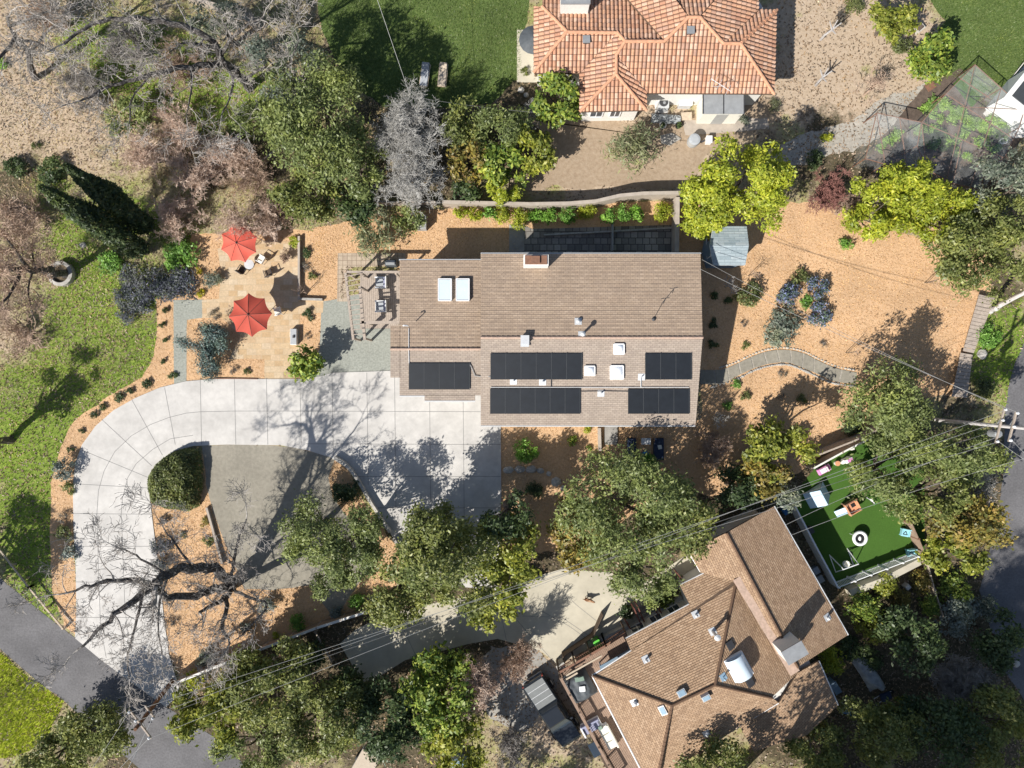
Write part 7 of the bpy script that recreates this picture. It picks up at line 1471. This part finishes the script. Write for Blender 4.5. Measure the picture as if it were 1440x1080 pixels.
# ================================================================== on the deck of the angled house
c = W(815, 968, 2.2); c.z = DZ; ax = R2(math.radians(28)); t = thing('covered_furniture', 'patio set under a crumpled dark grey cover on the deck', 'covered furniture', c); V = []; NN = 22
for j in range(NN + 1):
    for i in range(NN + 1):
        u, v = i / NN * 2 - 1, j / NN * 2 - 1; q = max(abs(u), abs(v)) * .55 + math.hypot(u, v) * .45; z = .85 * (1 - max(0, (q - .62) / .5) ** 1.3) + .10 * noise.noise(Vector((u * 2.4, v * 2.4, 3))) + .04 * noise.noise(Vector((u * 7, v * 7, 5))); V.append(PL(u * 1.05, v * 1.15, max(.02, z)))
MB().add(V, [(j * (NN + 1) + i, j * (NN + 1) + i + 1, (j + 1) * (NN + 1) + i + 1, (j + 1) * (NN + 1) + i) for j in range(NN) for i in range(NN)]).build('cover', 'cover_grey', t, smooth=True)
p = W(819, 969, 2.55); one('cushion', 'white_paint', MB().box((p.x, p.y, DZ + .93), (.45, .42, .08), .1), 'square white cushion on top of the dark grey cover', 'cushion', (p.x, p.y, DZ + .88), bevel=.03)
p = W(815, 955, 2.5); one('folded_cloth', 'leaf_sage_cloth', MB().box((p.x, p.y, DZ + .90), (.7, .35, .06), .2).box((p.x + .1, p.y + .05, DZ + .95), (.45, .25, .05), .35), 'folded grey-green cloth lying on the dark grey cover', 'cloth', (p.x, p.y, DZ + .86), bevel=.02)
c = W(846, 1034, 2.0); c.z = DZ; ax = R2(math.radians(28)); t = thing('corner_sofa', 'L-shaped outdoor sofa with lavender and cream cushions on the deck', 'sofa', c)
MB().box(PL(-.35, .95, .2), (1.5, .8, .3), ax=ax).build('base', 'white_paint', t); MB().box(PL(.35, -.35, .2), (.75, 1.9, .3), ax=ax).build('base', 'white_paint', t)
for k in range(2): MB().box(PL(-.72 + k * .66, .92, .42), (.62, .7, .16), ax=ax).build('seat_cushion', 'cushion_blue', t, bevel=.05)
for k in range(3): MB().box(PL(.32, .28 - k * .62, .42), (.68, .58, .16), ax=ax).build('seat_cushion', 'cushion_white', t, bevel=.05)
MB().box(PL(-.35, 1.33, .6), (1.5, .16, .45), ax=ax).build('backrest', 'cushion_blue', t, bevel=.05); MB().box(PL(.74, -.3, .6), (.16, 1.9, .45), ax=ax).build('backrest', 'cushion_white', t, bevel=.05); MB().box(PL(-1.12, .9, .5), (.12, .85, .3), ax=ax).build('arm', 'white_paint', t, bevel=.02); MB().box(PL(.2, .62, .55), (.3, .3, .14), ax=ax).build('pillow', 'leaf_sage_cloth', t, bevel=.05)
c = W(836, 1055, 2.0); c.z = DZ; t = thing('coffee_table', 'low glass coffee table in the bend of the deck sofa', 'table', c); MB().box(PL(0, 0, .34), (.6, 1.1, .04), ax=ax).build('top', 'glass_dark', t)
for sx in (-.26, .26):
    for sy in (-.5, .5): MB().box(PL(sx, sy, .16), (.05, .05, .32), ax=ax).build('leg', 'metal_pale', t)
c = W(838, 899); t = thing('waste_bin', 'bright green lidded bin by the wall at the neighbour drive', 'bin', c); ax = R2(math.radians(25)); MB().box(PL(0, 0, .45), (.48, .5, .9), ax=ax).build('body', 'green_plastic', t, bevel=.04); MB().box(PL(0, 0, .94), (.54, .56, .08), ax=ax).build('lid', 'green_plastic', t, bevel=.03)
for sx in (-.2, .2): MB().tube([PL(sx - .03, -.25, .1), PL(sx + .03, -.25, .1)], .1, 10).build('wheel', 'black_rubber', t)
wall_line('gate', 'thin dark rail gate across the neighbour drive beside the green bin', 'gate', [(792, 924), (834, 896), (848, 865)], 1.0, .05, 'wood_dark', post='wood_dark')
p = W(788, 930); one('gate_post', 'stone', MB().box(p + Vector((0, 0, .6)), (.6, .5, 1.2), .5).box(p + Vector((0, 0, 1.23)), (.7, .6, .07), .5), 'stone pier at the deck corner behind the pickup bed', 'pier', p)
wall_line('garden_wall', 'grey planter wall between entrance rails and green bin', 'wall', [(845, 903), (884, 884)], .8, .5, 'siding_grey')
one('bench', 'wood_red', MB().box(W(955, 816) + Vector((0, 0, .45)), (.9, .4, .06), .5).box(W(951, 812) + Vector((0, 0, .22)), (.08, .36, .44), .5).box(W(960, 812) + Vector((0, 0, .22)), (.08, .36, .44), .5), 'dark red bench by the upper corner of the angled house', 'bench', W(955, 816))
c = W(1012, 100)

# ================================================================== pickup, trailer, bits in the shade
def pickup(label, px, py, ang):
    global c, ax
    c = W(px, py, .8); c.z = 0; ax = R2(ang); t = thing('pickup_truck', label, 'pickup truck', c, None)
    def loft(secs, name, mat, bevel=.0):
        mb = MB(); n = len(secs[0]); b = 0
        for s_ in secs: mb.v += [tuple(PL(*q)) for q in s_]
        for i in range(len(secs) - 1):
            for k in range(n): mb.f.append((i * n + k, i * n + (k + 1) % n, (i + 1) * n + (k + 1) % n, (i + 1) * n + k))
        mb.f.append(tuple(reversed(range(n)))); mb.f.append(tuple((len(secs) - 1) * n + k for k in range(n))); return mb.build(name, mat, t, bevel=bevel)
    def sec(x, w_, z0, z1): return [(x, -w_, z0), (x, w_, z0), (x, w_ * 1.0, z1 - .1), (x, w_ * .92, z1), (x, -w_ * .92, z1), (x, -w_, z1 - .1)]
    loft([sec(-2.85, .9, .45, 1.1), sec(-2.7, .95, .4, 1.15), sec(.95, .95, .4, 1.15), sec(1.9, .94, .4, 1.12), sec(2.6, .88, .42, 1.02), sec(2.8, .78, .5, .9)], 'body', 'truck_paint')
    loft([[(-.75, -.86, 1.14), (-.75, .86, 1.14), (1.35, .86, 1.14), (1.35, -.86, 1.14)], [(-.55, -.72, 1.72), (-.55, .72, 1.72), (.65, .72, 1.72), (.65, -.72, 1.72)]], 'cab_glass', 'glass_dark')
    loft([[(-.6, -.74, 1.70), (-.6, .74, 1.70), (.68, .74, 1.70), (.68, -.74, 1.70)], [(-.5, -.68, 1.77), (-.5, .68, 1.77), (.58, .68, 1.77), (.58, -.68, 1.77)]], 'cab_roof', 'truck_paint')
    MB().box(PL(-1.8, 0, 1.17), (1.95, 1.62, .05), ax=ax).build('bed_cover', 'truck_cover', t)
    for k in range(3): MB().box(PL(-2.3 + k * .5, 0, 1.2), (.04, 1.6, .02), ax=ax).build('cover_seam', 'metal_pale', t)
    MB().box(PL(-2.9, 0, .95), (.06, 1.7, .4), ax=ax).build('tailgate', 'truck_paint', t, bevel=.02); MB().box(PL(-2.95, 0, .55), (.16, 1.8, .16), ax=ax).build('bumper', 'metal_grey', t, bevel=.03); MB().box(PL(2.82, 0, .55), (.16, 1.7, .2), ax=ax).build('bumper', 'metal_grey', t, bevel=.03)
    for sy in (-1, 1):
        MB().box(PL(2.6, sy * .7, .85), (.2, .3, .16), ax=ax).build('headlight', 'porcelain', t); MB().box(PL(-2.88, sy * .85, .95), (.06, .14, .35), ax=ax).build('tail_light', 'red_canvas', t); MB().box(PL(1.05, sy * 1.05, 1.2), (.16, .2, .16), ax=ax).build('mirror', 'truck_paint', t, bevel=.03)
        for x in (-1.75, 1.8):
            w_ = MB().tube([PL(x, sy * .97 - .12, .4), PL(x, sy * .97 + .12, .4)], .4, 18).build('wheel', 'black_rubber', t); MB().tube([PL(x, sy * 1.0 - .1, .4), PL(x, sy * 1.0 + .1, .4)], .22, 12).build('rim', 'metal_pale', w_)
pickup('dark pickup truck with grey bed cover parked beside the deck', 777, 1000, math.radians(-57))
c = W(517, 1066); ax = R2(math.radians(-30)); t = thing('utility_trailer', 'small pale covered trailer at the bottom edge among dark trees', 'trailer', c); MB().box(PL(0, 0, .75), (1.5, 2.1, .8), ax=ax).build('body', 'cushion_grey', t, bevel=.05); MB().box(PL(0, 0, 1.17), (1.55, 2.15, .06), ax=ax).build('lid', 'stucco_tan', t, bevel=.02)
for sx in (-.8, .8): MB().tube([PL(sx - .08, -.1, .3), PL(sx + .08, -.1, .3)], .3, 14).build('wheel', 'black_rubber', t)
MB().tube([PL(0, 1.0, .4), PL(0, 1.9, .35)], .05, 6).build('drawbar', 'metal_dark', t)
c = W(1219, 945); ax = R2(math.radians(-58)); t = thing('camp_tarpaulin', 'grey-green tarpaulin over garden furniture in deep shade', 'tarpaulin', c); V = []; NX, NY = 20, 10
for j in range(NY + 1):
    for i in range(NX + 1):
        u, v = i / NX * 2 - 1, j / NY * 2 - 1; z = .65 - .5 * abs(u) ** 6 - .45 * abs(v) ** 5 + .09 * noise.noise(Vector((u * 3, v * 3, 8))) - (.3 if u > .6 and v < -.2 else 0); V.append(PL(u * 1.45 + (.35 if u > .5 and v > 0 else 0), v * .62, max(.03, z)))
MB().add(V, [(j * (NX + 1) + i, j * (NX + 1) + i + 1, (j + 1) * (NX + 1) + i + 1, (j + 1) * (NX + 1) + i) for j in range(NY) for i in range(NX)]).build('sheet', 'tarp', t, smooth=True)
c = W(1190, 996); ax = R2(math.radians(-15)); t = thing('garden_armchair', 'blue-cushioned armchair with pale frame at the corner of the low wing', 'armchair', c); MB().box(PL(0, 0, .38), (.8, .62, .14), ax=ax).build('seat', 'blue_plastic', t, bevel=.03); MB().box(PL(0, .38, .62), (.95, .08, .6), ax=ax).build('backrest', 'metal_pale', t, bevel=.02)
for sx in (-.46, .46): MB().box(PL(sx, 0, .5), (.07, .8, .08), ax=ax).build('arm', 'metal_pale', t); MB().box(PL(sx, -.32, .25), (.06, .06, .5), ax=ax).build('leg', 'metal_pale', t); MB().box(PL(sx, .34, .25), (.06, .06, .5), ax=ax).build('leg', 'metal_pale', t)
c = W(1167, 960); ax = R2(math.radians(-58)); t = thing('wheelie_bin', 'teal bin tucked against the low wing of the angled house', 'bin', c); MB().box(PL(0, 0, .5), (.9, .5, 1.0), ax=ax).build('body', 'glass_blue', t, bevel=.03); MB().box(PL(0, 0, 1.03), (.96, .55, .06), ax=ax).build('lid', 'siding_blue', t, bevel=.02)
p = W(1272, 823); one('paving_slab', 'concrete', MB().box(p + Vector((0, 0, .25)), (.38, .38, .5), .7).lathe(p + Vector((0, 0, .5)), [(.24, 0), (.24, .06), (.1, .12), (0, .12)], 4), 'small diamond-shaped pale pedestal in the lower right garden', 'pedestal', p)
p = W(647, 1072); one('round_tank', 'glass_blue', MB().lathe(p, [(.75, 0), (.75, .8), (.68, .88), (0, .9)], 22), 'blue-grey round tank at the bottom edge under the yellowish tree', 'tank', p)
p = W(528, 982); one('stone_block', 'stone_pale', MB().box(p + Vector((0, 0, .2)), (.35, .55, .4), -.5), 'pale block in the shade below the neighbour drive', 'block', p, bevel=.03)
p = W(1242, 976); t = thing('wheelbarrow', 'dark purple wheelbarrow in deep shade behind the blue armchair', 'wheelbarrow', p); c = p; ax = R2(.4); MB().prism([(q.x, q.y) for q in (PL(-.45, -.3, 0), PL(.4, -.25, 0), PL(.4, .25, 0), PL(-.45, .3, 0))], .3, [.62, .5, .5, .62]).build('tray', 'cushion_navy', t, bevel=.03); MB().tube([PL(.62, -.05, .18), PL(.62, .05, .18)], .18, 12).build('wheel', 'black_rubber', t)
for sy in (-.22, .22): MB().tube([PL(.6, sy * .3, .2), PL(-.4, sy, .35), PL(-1.0, sy * 1.2, .55)], .025, 5).build('handle', 'metal_pale', t)

# ================================================================== the dog on the neighbour drive
def skinned(name, parent, verts, edges, radii, mat, root=0, sub=2):
    me = bpy.data.meshes.new(name); o0 = ORG[parent.name]; me.from_pydata([tuple(Vector(v) - o0) for v in verts], edges, []); o = link(name, me, mat, parent)
    sk = o.modifiers.new('Skin', 'SKIN'); 
    for i, r in enumerate(radii): me.skin_vertices[0].data[i].radius = (r, r) if not isinstance(r, tuple) else r
    me.skin_vertices[0].data[root].use_root = True; o.modifiers.new('Subdivision', 'SUBSURF').levels = sub; o.modifiers['Subdivision'].render_levels = sub; return o
c = W(827, 842); ax = R2(math.radians(-12)); t = thing('dog', 'small brown dog with pale flanks standing on the neighbour drive', 'dog', c)
vs_ = [(-.22, 0, .40), (-.05, 0, .40), (.14, 0, .42), (.25, 0, .47), (.34, 0, .57), (.42, 0, .60), (.51, 0, .57), (-.34, 0, .44), (-.44, .03, .52), (-.52, .05, .60)]
vs_ += [(.16, .08, .33), (.17, .08, .18), (.16, .08, .02), (.21, .08, .015), (.16, -.08, .33), (.15, -.08, .18), (.14, -.08, .02), (.19, -.08, .015), (-.22, .08, .32), (-.17, .085, .23), (-.27, .085, .14), (-.26, .085, .02), (-.21, .085, .015), (-.22, -.08, .32), (-.17, -.085, .23), (-.27, -.085, .14), (-.26, -.085, .02), (-.21, -.085, .015), (.37, .065, .66), (.37, -.065, .66)]
ed = [(0, 1), (1, 2), (2, 3), (3, 4), (4, 5), (5, 6), (0, 7), (7, 8), (8, 9), (2, 10), (10, 11), (11, 12), (12, 13), (2, 14), (14, 15), (15, 16), (16, 17), (0, 18), (18, 19), (19, 20), (20, 21), (21, 22), (0, 23), (23, 24), (24, 25), (25, 26), (26, 27), (4, 28), (4, 29)]
rd = [.10, .105, .125, .09, .075, .07, .035, .045, .022, .012, .055, .03, .022, .02, .055, .03, .022, .02, .065, .042, .024, .02, .02, .065, .042, .024, .02, .02, .022, .022]
skinned('body', t, [PL(*v) for v in vs_], ed, rd, 'fur_coat', 1)
# ------------------------------------------------------------------ light, sky, camera
sc_ = bpy.context.scene
wd = bpy.data.worlds.new('World'); sc_.world = wd; wd.use_nodes = True
nt = wd.node_tree; nt.nodes.clear()
bg = nt.nodes.new('ShaderNodeBackground'); bg.inputs[1].default_value = 0.07
sky = nt.nodes.new('ShaderNodeTexSky'); sky.sky_type = 'NISHITA'; sky.sun_disc = False
EL = math.atan(1 / (.8 * math.sqrt(2)))
sky.sun_elevation = EL; sky.sun_rotation = math.radians(225)
wo = nt.nodes.new('ShaderNodeOutputWorld'); nt.links.new(sky.outputs[0], bg.inputs[0]); nt.links.new(bg.outputs[0], wo.inputs[0])
sl = bpy.data.lights.new('sun', 'SUN'); sl.energy = 4.7; sl.angle = math.radians(.53); sl.color = (1.0, .96, .89)
so = bpy.data.objects.new('sun', sl); C.objects.link(so); so.location = (-40, -40, 60)
so.rotation_euler = Vector((.8, .8, -1)).to_track_quat('-Z', 'Y').to_euler()
cd = bpy.data.cameras.new('camera'); co = bpy.data.objects.new('camera', cd); C.objects.link(co)
co.location = (0, 0, H); co.rotation_euler = (0, 0, 0)
cd.sensor_fit = 'HORIZONTAL'; cd.sensor_width = 36; cd.lens = 36 * F / 1440; cd.clip_end = 1000; cd.clip_start = .5
sc_.camera = co
vs = sc_.view_settings; vs.view_transform = 'Standard'; vs.look = 'None'; vs.exposure = 0.5; vs.gamma = 1; vs.use_curve_mapping = False
